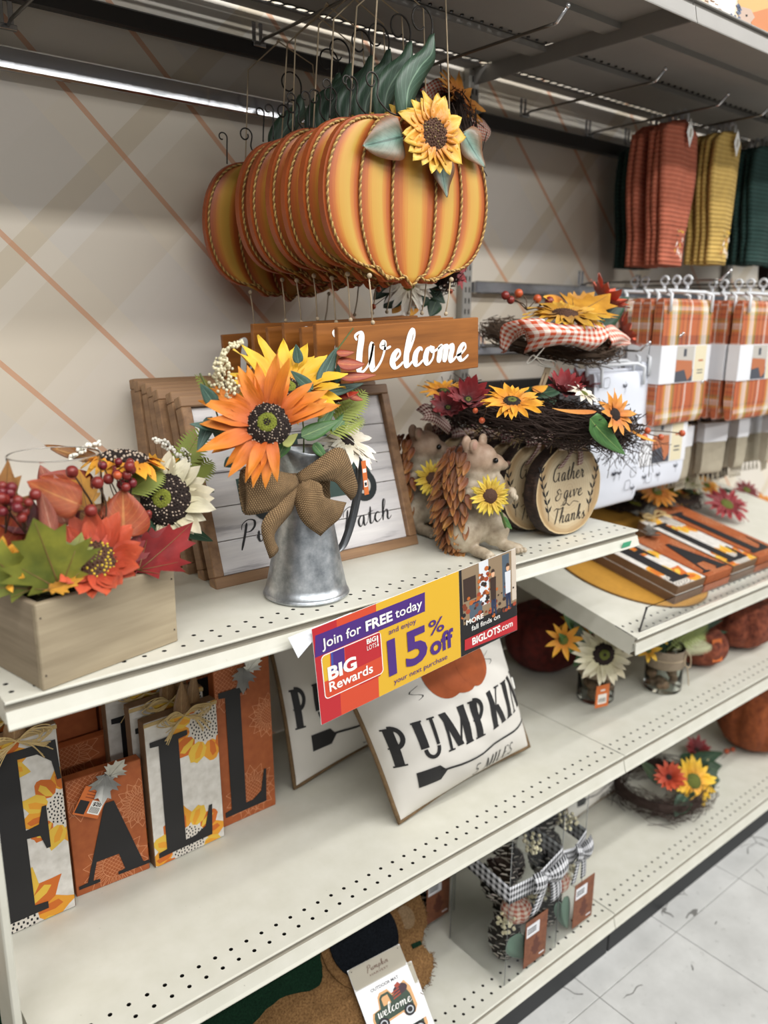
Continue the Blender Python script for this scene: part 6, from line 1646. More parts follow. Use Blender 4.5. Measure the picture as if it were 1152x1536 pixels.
def pack(M, w, h, t, mat, label, sleeve=(.36, .66), group=None, kind='tablecloth_pack', cat='tablecloth', photo=True, hang=True):
    r = thing(kind, label, cat, M=M, group=group)
    g = MB()
    def f(u, v):        # folded cloth wrapped round: rounded top and bottom
        a = 2*PI*v; p = 4
        cx, cz = math.cos(a), math.sin(a)
        y = t/2*math.copysign(abs(cx)**.6, cx); z = (h/2)*math.copysign(abs(cz)**.25, cz)
        return ((u-.5)*w*(1-.03*abs(z*2/h)**6), y+.0012*math.sin(z*60+u*5), z-h/2)
    g.grid(f, 6, 40, uvs=(1.0, 2.2)); 
    for x in (-.5, .5):
        pts = [f(x+.5, k/40) for k in range(40)]; g.add(pts, [tuple(range(40)) if x > 0 else tuple(range(40))[::-1]], 0, [(p[1]*9, p[2]*4) for p in pts], False)
    part('folded_cloth', g, mat, r, local=True)
    if sleeve:
        a, b = -h*sleeve[0], -h*sleeve[1]; e = .0022
        g = MB().box((-w/2-e, -t/2-e, b), (w/2+e, t/2+e, a), 0); part('card_sleeve', g, CARD, r, 'white card sleeve', local=True)
        if photo:
            y = -t/2-e-.0003; g = MB()
            def q4(x0, z0, x1, z1, m, dy=0): g.add([(x0*w, y-dy, b+(a-b)*z0), (x1*w, y-dy, b+(a-b)*z0), (x1*w, y-dy, b+(a-b)*z1), (x0*w, y-dy, b+(a-b)*z1)], [(0, 1, 2, 3)], m, None, False)
            q4(-.20, .02, .16, .98, 0); q4(-.20, .02, .16, .35, 3, .0001)
            g.add([(-.20*w, y-.0003, b+(a-b)*.62), (.13*w, y-.0003, b+(a-b)*.58), (.15*w, y-.0003, b+(a-b)*.20), (.06*w, y-.0003, b+(a-b)*.05), (-.02*w, y-.0003, b+(a-b)*.35), (-.20*w, y-.0003, b+(a-b)*.30)], [(0, 5, 4, 3, 2, 1)], 1, None, False)
            q4(-.06, .70, .0, .90, 3, .0002); q4(.18, .02, .42, .98, 2); q4(.26, .55, .36, .60, 1, .0002); q4(.25, .30, .37, .33, 3, .0002); q4(.25, .22, .37, .25, 3, .0002)
            part('sleeve_print', g, [flat('photo_wall_grey', '#b9b4ac', .5), flat('photo_cloth_orange', '#b46f4c', .5), flat('photo_cream', '#d9cfb0', .5), flat('photo_dark', '#4d5058', .5)], r, 'printed photo of a table and a cream label', local=True)
    if hang:
        g = MB(); hw_ = w*.42
        g.tube([V((-hw_, -t/2-.004, -.030)), V((-hw_, -t/2-.004, .010)), V((-hw_+.008, 0, .018)), V((hw_-.008, 0, .018)), V((hw_, -t/2-.004, .010)), V((hw_, -t/2-.004, -.030))], .0042, 6)
        g.tube([V((0, 0, .018)), V((0, 0, .032))], .0042, 6)
        g.tube([V((.0, .010*math.cos(a), .044+.010*math.sin(a))) for a in [k*PI/6 for k in range(-2, 12)]], .0034, 6)
        part('hanger', g, PLAST, r, 'white plastic hanger', local=True)
    return r
def TP(x, y, z, rz=0): return Matrix.Translation((x, y, z)) @ Matrix.Rotation(rz, 4, 'Z')
for i, (y, rz) in enumerate(((-.352, .02), (-.322, -.02), (-.290, .03), (-.235, -.02), (-.205, .02))):
    pack(TP(1.632, y, 1.492, rz), .225, .300, .026, PLAID, ('orange plaid tablecloth in a card sleeve, front of the left hanging row' if i == 0 else 'orange plaid tablecloth pack, %s behind the front one of the left row' % ('first', 'second', 'third', 'fourth')[i-1]), (.37, .60) if False else (.36, .66), 'plaid tablecloths, left hook')
for i, (y, rz) in enumerate(((-.405, .02), (-.372, -.03), (-.340, .02), (-.300, -.02), (-.268, .02))):
    pack(TP(1.898, y, 1.492, rz), .225, .300, .026, PLAID, ('orange plaid tablecloth in a card sleeve, front of the right hanging row' if i == 0 else 'orange plaid tablecloth pack, %s behind the front one of the right row' % ('first', 'second', 'third', 'fourth')[i-1]), (.36, .66), 'plaid tablecloths, right hook')
for i, y in enumerate((-.40, -.36)):
    pack(TP(2.16, y, 1.49, 0), .225, .30, .026, PLAID, 'orange plaid tablecloth pack on the farthest hook, %s' % ('in front', 'behind'), (.36, .66), 'plaid tablecloths, farthest hook') if False else pack(TP(2.16, y, 1.49, 0), .225, .30, .026, PLAID, 'orange plaid tablecloth pack on the farthest hook, %s' % ('in front', 'behind')[i], (.36, .66), 'plaid tablecloths, farthest hook')
hook(1.632, 1.531, -.43, 'steel peg hook carrying the left row of plaid tablecloths')
hook(1.898, 1.531, -.43, 'steel peg hook carrying the right row of plaid tablecloths')
hook(2.16, 1.531, -.43, 'steel peg hook carrying the farthest plaid tablecloths')
WCL = flat('white_table_linen', '#d5d9e2', .85, 0, .03, 20, .1)
for i, (x, y, z, lb) in enumerate(((1.400, -.335, 1.325, 'white table linen pack with black sketches, in front by the upper shelf end'), (1.400, -.300, 1.330, 'white table linen pack directly behind the front white one'), (1.400, -.265, 1.330, 'third white table linen pack behind the front white one'), (1.600, -.330, 1.345, 'white table linen pack with a cream label, left of the plaid ones'), (1.600, -.295, 1.345, 'second white table linen pack on the hook left of the plaid ones'))):
    r = pack(TP(x, y, z, .03*(-1)**i), .205, .315, .026, WCL, lb, (.42, .80) if i == 3 else None, 'white table linens', 'table_linen_pack', 'table linen', photo=(i == 3))
    if i in (0, 3):
        g = MB(); T = WM[r.name] @ Matrix(((1, 0, 0, 0), (0, 0, -1, -.0145), (0, 1, 0, 0), (0, 0, 0, 1))); rr = random.Random(i)
        for k in range(9 if i == 0 else 5):
            cx, cy = rr.uniform(-.085, .085), rr.choice((-.02, -.035, -.24, -.27, -.285, -.22)); R = .010
            if k % 3 == 0: ribbon(g, [(cx-R, cy+R), (cx-R, cy-R), (cx+R, cy-R), (cx+R, cy+R), (cx-R, cy+R)], .001, .0015, T)
            else:
                ribbon(g, [(cx, cy-.014), (cx+.003, cy), (cx+.001, cy+.016)], .001, .0012, T)
                for s in (-1, 1): g.poly([(cx, cy), (cx+s*.007, cy+.003), (cx+s*.009, cy+.010), (cx+s*.002, cy+.006)], 0, 0, T @ Matrix.Translation((0, 0, .0003)))
        part('ink_sketches', g, flat('navy_ink', '#272b3a', .7), r, 'small dark sketches', kind='stuff')
hook(1.400, 1.371, -.385, 'steel peg hook carrying the white table linens at the upper shelf end')
hook(1.600, 1.388, -.345, 'steel peg hook carrying the white linens left of the plaid tablecloths')
# cream runners with fringe, lower tier
CRN = flat('cream_woven_cloth', '#a59c88', .9, 0, .08, 60, .3)
rr = random.Random(12)
for i, px in enumerate((1000, 1022, 1042, 1064, 1084, 1104, 1124, 1146)):
    P = at(px, 690, 'y', -.27-.05*(i % 2)); w_ = .085 if i % 3 == 0 else .05
    r = pack(TP(P.x, P.y, 1.165+.01*(i % 2), rr.uniform(-.3, .3)), w_, .145, .022, CRN, 'cream fringed table runner in a white sleeve, %s from the left in the lower row' % ('first', 'second', 'third', 'fourth', 'fifth', 'sixth', 'seventh', 'eighth')[i], (.02, .38), 'cream table runners', 'table_runner', 'table runner', photo=False, hang=False)
    segs = [[WM[r.name] @ V(((k/9-.5)*w_, -.004+.008*(k % 2), -.143)), WM[r.name] @ V(((k/9-.5)*w_*1.05, -.002, -.172))] for k in range(10)]
    strands(r, 'fringe', segs, .0016, CRN, kind='stuff')
    part('hang_tab', MB().rbox((-.008, -.001, -.004), (.008, .001, .09), .0005), CARD, r, M=WM[r.name])
rl = rail(L, 2*L, 1.262, 1.288, 'wall rail behind the cream table runners', DRAILM, -.034)
for i in range(3): hook((1.72, 1.98, 2.24)[i], 1.268, -.34, 'steel peg hook above the cream table runners, %s' % ('left one', 'middle one', 'right one')[i])
# dark packs added behind the rows to darken the gap at the wall
DKB = flat('dark_backdrop_fill', '#2e2322', .9)
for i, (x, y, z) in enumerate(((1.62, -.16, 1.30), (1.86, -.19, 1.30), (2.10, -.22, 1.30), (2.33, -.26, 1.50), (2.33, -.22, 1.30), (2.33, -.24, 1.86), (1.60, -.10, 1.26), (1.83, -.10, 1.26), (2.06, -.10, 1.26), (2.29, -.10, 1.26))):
    pack(TP(x, y, z), .22, .34 if z == 1.26 else .27 if z < 1.8 else .33, .03, DKB, 'added pack darkening the back of the hanging rows, %s' % ('leftmost', 'behind the plaid pair', 'right of the middle', 'upper far right', 'lower far right', 'topmost far right', 'low at the wall, leftmost', 'low at the wall, second', 'low at the wall, third', 'low at the wall, far right')[i], None, 'added dark backdrop packs', 'table_linen_pack', 'table linen', photo=False)

# ------------------------------------------------------------------ gingham wreath on the middle hook
gw = thing('gingham_wreath', 'twig wreath draped in orange gingham with yellow sunflower, hanging right of the welcome board', 'wreath', (1.17, -.37, 1.40))
twigs(gw, (1.185, -.31, 1.400), .130, .020, 520, 23, (1, 0, 0), (0, .95, .2), Ln=(.05, .12), mat=flat('brown_twig', '#42301f', .85))
def G_(px, py, y=-.38): return at(px, py, 'y', y)
ORG2 = gingham('coral_gingham', '#c4512e', '#e9ddd0', 12, 5)
for nm_, A, B, bl in (('swag', [(748, 522, -.36), (752, 490, -.38), (780, 480, -.42), (812, 478, -.44)], [(752, 530, -.36), (768, 515, -.38), (785, 500, -.42), (808, 492, -.44)], .012), ('swag', [(778, 482, -.44), (812, 482, -.47), (850, 488, -.48), (890, 484, -.46), (902, 485, -.44)], [(786, 530, -.42), (808, 522, -.46), (850, 516, -.48), (888, 526, -.46), (904, 510, -.44)], .018), ('swag', [(902, 490, -.44), (920, 488, -.42), (938, 505, -.40)], [(912, 525, -.43), (925, 522, -.42), (940, 518, -.40)], .012), ('swag', [(782, 495, -.43), (790, 510, -.43), (800, 528, -.42)], [(796, 490, -.45), (804, 505, -.45), (806, 520, -.44)], .008)):
    sheet(gw, 'gingham_swag', [G_(*p) for p in A], [G_(*p) for p in B], ORG2, 18, 8, bl, uvs=(1, 1), wr=.0035, seed=len(A), label='orange gingham swag' if bl == .018 else None)
flower(gw, 'yellow_sunflower', G_(848, 472, -.43), (-.15, -.25, 1), .085, petalmat('bright_yellow_petal', '#b5780f', '#dfae2a', .1), (D_BROWN, D_DARK, D_BROWN), 16, 2, dr=.32, w=.26, cup=.08, curl=-.25, seed=71, split=True, label='bright yellow sunflower')
flower(gw, 'red_flower', G_(905, 452, -.36), (.3, -.5, .8), .065, P_CORAL, (D_DARK, D_OLIVE, D_DARK), 9, 2, dr=.25, w=.4, cup=.6, curl=.3, seed=72, split=False)
flower(gw, 'red_flower', G_(932, 500, -.36), (.5, -.6, .4), .055, P_CORAL, (D_DARK, D_OLIVE, D_DARK), 9, 2, dr=.25, w=.36, cup=.5, curl=.3, seed=73, split=False)
maple(gw, G_(860, 470, -.42), G_(912, 452, -.40), (M_GOLD, VEIN1), (0, -.4, 1), seed=4); maple(gw, G_(860, 462, -.36), G_(890, 442, -.36), (M_GOLD, VEIN1), (0, -.6, .8), seed=5)
leaf(gw, G_(900, 485, -.38), G_(944, 445, -.36), .05, L_DARK, (-.4, -.9, .2)); leaf(gw, G_(850, 455, -.36), G_(815, 445, -.36), .04, P_AMBER, (0, -.6, .8))
berries(gw, [G_(758, 443, -.36), G_(766, 450, -.36), G_(778, 440, -.34), G_(824, 452, -.36), G_(806, 448, -.36)], .009, (B_ORG, B_RED), G_(790, 465, -.36), seed=9)
Mt = frame(G_(805, 588, -.40), G_(822, 592, -.40)-G_(805, 588, -.40), y=G_(818, 548, -.41)-G_(805, 588, -.40))
tl = (G_(818, 548, -.41)-G_(805, 588, -.40)).length
g = MB(); g.rbox((0, 0, -.0004), (.018, tl, .0004), .0002); g.box((.006, tl*.2, .0004), (.009, tl*.75, .0006), 1)
part('paper_tag', g, [flat('kraft_tag', '#bfa98a', .7), flat('tag_script_brown', '#7a5a44', .7)], gw, 'tan paper tag', M=Mt)
strands(gw, 'tag_twine', [cr([G_(818, 520, -.42), G_(800, 540, -.42), G_(790, 545, -.42), G_(800, 533, -.42), G_(812, 545, -.42), G_(826, 550, -.41)], 5), cr([G_(803, 536, -.42), G_(820, 540, -.42), G_(832, 543, -.42), G_(830, 551, -.41), G_(808, 548, -.42)], 5)], .0013, SEEDW, n=5)
hook(1.258, 1.372, -.30, 'short steel peg hook that the gingham draped wreath hangs from')

# ------------------------------------------------------------------ goods on the sloping shelf
def SM(x, y, h=0, rz=0): return SLT @ Matrix.Translation((x, y, h)) @ Matrix.Rotation(rz, 4, 'Z')
GOLDC = flat('gold_placemat', '#b5832c', .85, 0, .1, 120, .4)
def placemat(M, rx, ry, label, lob=0):
    n = 64; pts = []
    for k in range(n):
        a = 2*PI*k/n; q = 1+lob*.03*math.cos(a*8); pts.append((rx*q*math.cos(a), ry*q*math.sin(a)))
    r = thing('round_placemat', label, 'placemat', M=M, group='gold placemats on the sloping shelf')
    part('mat', MB().poly(pts, .004), GOLDC, r, local=True)
    part('edge_binding', MB().tube([V((x*1.003, y*1.003, .002)) for x, y in pts], .0022, 5, closed=True), flat('gold_binding', '#7c561c', .8), r, local=True)
placemat(SM(1.500, .225, .001), .175, .200, 'gold oval placemat lying nearest the corner of the sloping shelf')
placemat(SM(1.66, .42, .006, .3), .16, .135, 'gold placemat farther back on the sloping shelf, behind the letter F block', 1)
for i, (x, ch, W, H, orange) in enumerate(((1.432, 'F', .120, .325, False), (1.559, 'A', .118, .215, True), (1.684, 'L', .120, .285, False), (1.812, 'L', .118, .320, True))):
    nm = ('whitewashed F block', 'orange A block', 'whitewashed L block', 'orange L block')[i]
    block(SM(x, .048, .0275+.0230), ch, W, H, orange, nm+' lying on the sloping shelf, on top of another block', seed=20+i)
    block(SM(x-.002, .046, .0275+.0005), ch, W, H, orange, nm+' lying underneath the upper one on the sloping shelf', seed=30+i, deco=False, prints=False)
for i, (bx_, by_, bz, fl) in enumerate(((1.83, .500, .02, ('P_ORG2', 'P_AMBER', 'P_CREAM')), (2.04, .455, .02, ('P_RED', 'P_AMBER', 'P_ORG2')))):
    C0 = SLT @ V((bx_, by_, .035)); by_ = by_; w_ = thing('floral_wreath', ('small wreath of orange and pale flowers lying at the back of the sloping shelf', 'wreath with a red daisy and orange bloom lying on the sloping shelf at the right')[i], 'wreath', C0)
    twigs(w_, C0, .080, .020, 260, 50+i, (1, 0, 0), (0, 1, .2), Ln=(.05, .1))
    for k, (px, py, R, pm) in enumerate((((985, 738, .062, P_ORG2), (1035, 722, .055, P_CREAM), (960, 722, .05, P_AMBER), (1015, 742, .05, L_GOLD)), ((1090, 757, .078, petalmat('gerbera_red', '#7c1620', '#a82a30', .12)), (1146, 758, .065, P_ORG2), (1120, 735, .05, P_RED), (1060, 728, .045, P_AMBER)))[i]):
        flower(w_, 'daisy', at(px, py, 'y', -.16-.05*(k == 0)-.06*(i == 1)*(k < 2)), (-.2, -.55, .8), R, pm, (D_OLIVE, D_OLIVE, D_OLIVE), 15, 2, dr=.28, w=.24, cup=.15, seed=80+k+i*5, split=(k == 0))
    for k in range(7):
        q = random.Random(k+i*9); c = C0+V((q.uniform(-.13, .13), q.uniform(-.10, .02), .01)); leaf(w_, c, c+V((q.uniform(-.05, .05), -.04, q.uniform(-.01, .03))), .035, (L_DARK, L_OLIVE, L_RUST)[k % 3], (0, -.4, 1))

# ------------------------------------------------------------------ jars and plush pumpkins on the second shelf
JGL = NT('jar_glass', .02); JGL.b.inputs['Transmission Weight'].default_value = 1; JGL.b.inputs['IOR'].default_value = 1.12; JGL.color((.86, .90, .88)); JGL = JGL.m
NUTM = flat('walnut_brown', '#7a6049', .7, 0, .3, 50, .6)
def jar(c, R, h, label, seed):
    r = thing('glass_jar', label, 'jar', c); M = Matrix.Translation(c); rr = random.Random(seed)
    g = MB().lathe([(0, .001), (R*.92, .001), (R, .006), (R, h*.94), (R*.97, h), (R*.93, h), (R*.955, h*.94), (R*.955, .010), (0, .008)], 32, M=M); part('glass', g, JGL, r)
    for k in range(22):
        a = rr.uniform(0, 2*PI); q = R*.70*math.sqrt(rr.random()) if k > 10 else R*.72
        part('nut', MB().ball(V(c)+V((q*math.cos(a), q*math.sin(a), .020+.052*(k % 3)/2.2+rr.uniform(0, .006))), .0135, 0, 8, 6, sc=(1, 1, rr.uniform(.85, 1.1))), NUTM, r)
    g = MB().lathe([(R*1.01, h*.56), (R*1.03, h*.58), (R*1.035, h*.94), (R*1.01, h*.96)], 32, M=M); part('burlap_collar', g, flat('grey_burlap', '#8f806c', .9, 0, .1, 200, .3), r, 'grey burlap collar')
    g = MB().tube([V(c)+V((R*1.045*math.cos(a*PI/16), R*1.045*math.sin(a*PI/16), h*.76)) for a in range(32)], .0014, 5, closed=True)
    part('twine_band', g, TWINE, r); return r
Z2B = .5160
j1 = jar((1.392, -.352, Z2B), .046, .125, 'glass jar of nuts with cream sunflower and orange price tag', 1)
j2 = jar((1.578, -.425, Z2B), .047, .120, 'glass jar of nuts with twine loop and pale green spiky flower', 2)
def K_(px, py, y): return at(px, py, 'y', y)
flower(j1, 'cream_sunflower', K_(905, 981, -.43), (-.55, -.80, .20), .078, P_CREAM, (D_DARK, D_BROWN, D_OLIVE), 14, 2, dr=.36, w=.26, cup=.1, curl=-.2, seed=91, seeds=90, label='large cream sunflower with dark eye')
flower(j1, 'yellow_flower', K_(845, 960, -.36), (-.6, -.6, .4), .05, P_AMBER, (D_OLIVE, D_OLIVE, D_OLIVE), 9, 1, dr=.25, w=.3, cup=.3, seed=92, split=False)
flower(j1, 'yellow_flower', K_(862, 935, -.33), (-.4, -.6, .7), .045, P_AMBER, (D_OLIVE, D_OLIVE, D_OLIVE), 9, 1, dr=.25, w=.3, cup=.3, seed=93, split=False)
for a in [(880, 960, 845, 920), (890, 950, 880, 910), (870, 980, 838, 950), (900, 950, 925, 915), (880, 975, 860, 1000), (895, 985, 860, 935)]: leaf(j1, K_(a[0], a[1], -.36), K_(a[2], a[3], -.37), .028, (L_GREEN, L_DARK)[a[0] % 2], (-.4, -.9, .2))
g = MB(); Mt = frame(K_(892, 1063, -.415), V((1, -.25, 0)), y=(0, 0, 1)); g.rbox((0, 0, -.0004), (.040, .058, .0004), .0002); g.box((.007, .009, .0004), (.033, .034, .0006), 1)
for k in range(8): g.box((.010+k*.0026, .013, .0006), (.0112+k*.0026, .024, .0007), 2)
g.box((.014, .042, .0004), (.027, .046, .0006), 1)
part('price_tag', g, [flat('orange_tag', '#c9692e', .6), flat('white_tag', '#e6e0d8', .6), INK], j1, 'orange price tag', M=Mt)
fern(j2, K_(1000, 975, -.43), K_(1062, 930, -.42), .07, flat('pale_green_spikes', '#a3b06a', .6), 18); fern(j2, K_(1010, 975, -.44), K_(1068, 968, -.45), .06, flat('cream_spikes', '#cfd0a8', .6), 18)
fern(j2, K_(1005, 975, -.42), K_(1060, 950, -.42), .06, flat('pale_green_spikes', '#a3b06a', .6), 18)
flower(j2, 'yellow_flower', K_(972, 975, -.45), (-.5, -.7, .3), .034, P_YELLOW, (D_OLIVE, D_OLIVE, D_OLIVE), 7, 1, dr=.25, w=.4, cup=.4, seed=94, split=False)
flower(j2, 'yellow_flower', K_(992, 955, -.43), (-.5, -.7, .3), .026, P_YELLOW, (D_OLIVE, D_OLIVE, D_OLIVE), 7, 1, dr=.25, w=.4, cup=.4, seed=95, split=False)
for a in [(1000, 985, 960, 960), (1005, 985, 1030, 1000), (1000, 970, 1010, 925), (1040, 950, 1085, 930), (1045, 955, 1092, 948), (1000, 980, 980, 935)]: leaf(j2, K_(a[0], a[1], -.42), K_(a[2], a[3], -.42), .026, L_DARK, (-.4, -.9, .2))
strands(j2, 'twine_loop', [cr([K_(1029, 978, -.475), K_(1036, 985, -.48), K_(1035, 1000, -.48), K_(1028, 998, -.48), K_(1029, 980, -.475)], 5), cr([K_(1031, 1000, -.48), K_(1033, 1028, -.48)], 4) if False else [K_(1031, 1000, -.48), K_(1033, 1028, -.48)]], .0016, TWINE, n=5)
def plush(c, R, H, mat, label, lobes=8, seed=0, stemc=None, tagm=False):
    r = thing('plush_pumpkin', label, 'pumpkin', (c[0], c[1], c[2])); g = MB(); rr = random.Random(seed)
    def f(u, v):
        a = 2*PI*u; t = PI*v; d = 1-.13*abs(math.sin(a*lobes/2+.3))**.5*0-.12*(1-abs(math.sin(a*lobes/2)))**2*math.sin(t)
        q = R*math.sin(t)**.75*d*(1+.03*noise.noise(V((math.cos(a)*2, math.sin(a)*2, v*3+seed))))
        z = H/2*(1-math.cos(t))-H*.10*math.exp(-(math.pi-t)**2*6)
        return (c[0]+q*math.cos(a), c[1]+q*math.sin(a), c[2]+z)
    g.grid(f, 56, 24); part('body', g, mat, r)
    part('stem', MB().tube([V((c[0], c[1], c[2]+H*.86)), V((c[0]+.004, c[1], c[2]+H*1.02)), V((c[0]+.018, c[1]-.006, c[2]+H*1.18))], [R*.16, R*.11, R*.09], 8), stemc or BSIDE, r)
    if tagm:
        g = MB(); Mt = frame((c[0]-R*.55, c[1]-R*.84, c[2]+H*.30), V((1, -.35, 0)), y=(0, .2, 1)); g.rbox((0, 0, -.0004), (.032, .062, .0004), .0002); g.box((.004, .012, .0004), (.028, .034, .0006), 1)
        part('price_tag', g, [flat('orange_tag', '#c9692e', .6), flat('white_tag', '#e6e0d8', .6)], r, 'orange price tag', M=Mt)
    return r
def plushmat(name, a, b):
    q = NT(name, .95); n = q.noise(q.coord('Object'), 55, 4, .7); q.color(q.ramp(n, [(.3, hexc(a)), (.7, hexc(b))])); q.bump(n, .8, .006); return q.m
RUSTP = plushmat('rust_boucle', '#4a1d12', '#9a5238'); DREDP = plushmat('dark_red_boucle', '#3c100c', '#6a2018'); ORP = plushmat('orange_boucle', '#6e3216', '#9a5228')
plush((1.800, -.400, Z2B), .072, .105, RUSTP, 'small rust plush pumpkin with an orange tag beside the second jar', seed=1, tagm=True)
plush((2.010, -.395, Z2B), .105, .150, RUSTP, 'large rust plush pumpkin at the right edge of the middle shelf', seed=2)
plush((1.430, -.150, Z2B), .110, .190, DREDP, 'dark red plush pumpkin in shadow behind the sunflower jar', seed=3)
plush((1.70, -.13, Z2B), .11, .17, RUSTP, 'rust plush pumpkin in shadow at the back behind the jars', seed=4)
plush((2.25, -.33, Z2B), .11, .16, RUSTP, 'rust plush pumpkin farthest right on the middle shelf', seed=5)
jar((1.215, -.13, Z2B), .045, .12, 'glass jar in shadow behind the front pillow', 7)

# ------------------------------------------------------------------ base shelf of the second bay
Z3 = .1148
fw = thing('floor_wreath', 'sunflower wreath with green leaves lying on the low base shelf', 'wreath', (1.72, -.39, Z3))
twigs(fw, (1.70, -.375, Z3+.042), .115, .034, 500, 90, (1, 0, 0), (0, 1, 0), Ln=(.05, .11))
def Q_(px, py, y=-.44): return at(px, py, 'y', y)
flower(fw, 'yellow_sunflower', Q_(1040, 1172, -.46), (-.35, -.75, .65), .072, P_YELLOW, (D_OLIVE, D_DARK, D_OLIVE), 13, 2, dr=.34, w=.30, cup=.25, curl=-.3, seed=101, label='yellow sunflower with olive eye')
flower(fw, 'red_flower', Q_(1003, 1166, -.45), (-.5, -.5, .7), .05, P_CORAL, (D_DARK, D_DARK, D_DARK), 10, 2, dr=.2, w=.36, cup=.6, seed=102, split=False)
flower(fw, 'red_flower', Q_(1045, 1125, -.32), (-.2, -.5, .8), .05, P_RED, (D_DARK, D_DARK, D_DARK), 10, 2, dr=.2, w=.36, cup=.6, seed=103, split=False)
flower(fw, 'cream_flower', Q_(1085, 1142, -.37), (-.2, -.5, .8), .04, P_CREAM, (D_OLIVE, D_OLIVE, D_OLIVE), 9, 1, dr=.2, w=.32, cup=.5, seed=104, split=False)
for a in [(1060, 1160, 1110, 1214, -.46, .062), (1030, 1195, 1012, 1226, -.48, .05), (1062, 1150, 1108, 1165, -.42, .05), (1040, 1145, 1085, 1128, -.38, .05), (990, 1170, 960, 1140, -.42, .04), (1035, 1190, 1040, 1222, -.48, .04), (1020, 1145, 1060, 1135, -.36, .05)]:
    leaf(fw, Q_(a[0], a[1], a[4]), Q_(a[2], a[3], a[4]), a[5], L_DARK, (-.3, -.7, .6), .3, .15, blunt=.5)
berries(fw, cluster_pts(Q_(1095, 1130, -.38), .018, 7, 3), .008, (B_ORG, B_RED), Q_(1070, 1150, -.38), seed=4)
leaf(fw, Q_(1060, 1140, -.38), Q_(1088, 1160, -.40), .02, P_CREAM, (-.3, -.7, .6))
rl_, _ = pillow((1.395, -.300, Z3+.006), (1.62, -.290, Z3+.012), (1.375, -.230, Z3+.25), (1.60, -.225, Z3+.26), .045, 'white pillow with black print standing on the low base shelf', seed=9)
plush((2.200, -.400, Z3), .120, .215, ORP, 'orange plush pumpkin at the right edge of the low base shelf', seed=6)
plush((2.50, -.34, Z3), .12, .20, ORP, 'orange plush pumpkin on the far right base shelf', seed=7)
gb = thing('slim_box', 'slim pinkish grey box standing behind the wreath on the low base shelf', 'box', (1.86, -.22, Z3))
part('carton', MB().rbox((1.82, -.24, Z3), (1.90, -.20, Z3+.22), .002), flat('pinkish_grey_card', '#8e7a70', .6), gb); part('lid_flap', MB().rbox((1.822, -.2405, Z3+.2202), (1.898, -.200, Z3+.224), .001), flat('card_lid', '#7a685f', .6), gb)

# ------------------------------------------------------------------ clear gift boxes with pinecones
BWG = gingham('black_white_gingham', '#15161a', '#d9dadd', 14, 3); ORG3 = gingham('orange_check_fabric', '#b5533a', '#ded0bd', 12, 9)
CONEM = flat('pinecone_brown', '#2f211b', .8); CONET = flat('pinecone_white_tip', '#bdb5a8', .8); SAGE = flat('sage_leaf', '#5f7c6a', .7)
def pinecone(parent, c, R, H, seed=0, ax=(0, 0, 1)):
    M = aim(c, ax, seed); g = MB(); g.ball((0, 0, 0), R*.62, 0, 10, 8, None, (1, 1, H/R*.8)); n = 70
    for k in range(n):
        t = (k+.5)/n; z = (t-.5)*2*H*.92; q = R*math.sqrt(max(.02, 1-(t*1.9-.95)**2)); a = k*2.39996
        d = V((math.cos(a), math.sin(a), .55)).normalized(); s = V((-math.sin(a), math.cos(a), 0)); p = V((q*.55*math.cos(a), q*.55*math.sin(a), z)); e = p+d*q*.62; w = R*.26
        g.add([p-s*w*.5, p+s*w*.5, e+s*w, e-s*w, e+V((0, 0, -R*.05))+s*w, e+V((0, 0, -R*.05))-s*w], [(0, 1, 2, 3), (1, 0, 5, 4)], 0, None, False)
        g.add([e-s*w*.9+d*.0002, e+s*w*.9+d*.0002, e+s*w*.6+V((0, 0, R*.09)), e-s*w*.6+V((0, 0, R*.09))], [(0, 1, 2, 3)], 1, None, False)
    return part('pinecone', g, [CONEM, CONET], parent, M=M)
def minipumpkin(parent, c, R, seed=0):
    g = MB()
    g.grid(lambda u, v: (c[0]+R*math.sin(PI*v)**.8*(1-.10*(1-abs(math.sin(u*PI*6)))**2)*math.cos(2*PI*u), c[1]+R*math.sin(PI*v)**.8*(1-.10*(1-abs(math.sin(u*PI*6)))**2)*math.sin(2*PI*u), c[2]-R*.78*math.cos(PI*v)), 36, 14)
    b = part('checked_pumpkin', g, ORG3, parent, 'orange checked fabric pumpkin'); part('stem', MB().tube([V(c)+V((0, 0, R*.7)), V(c)+V((.004, 0, R*1.05))], .004, 6), BSIDE, b)
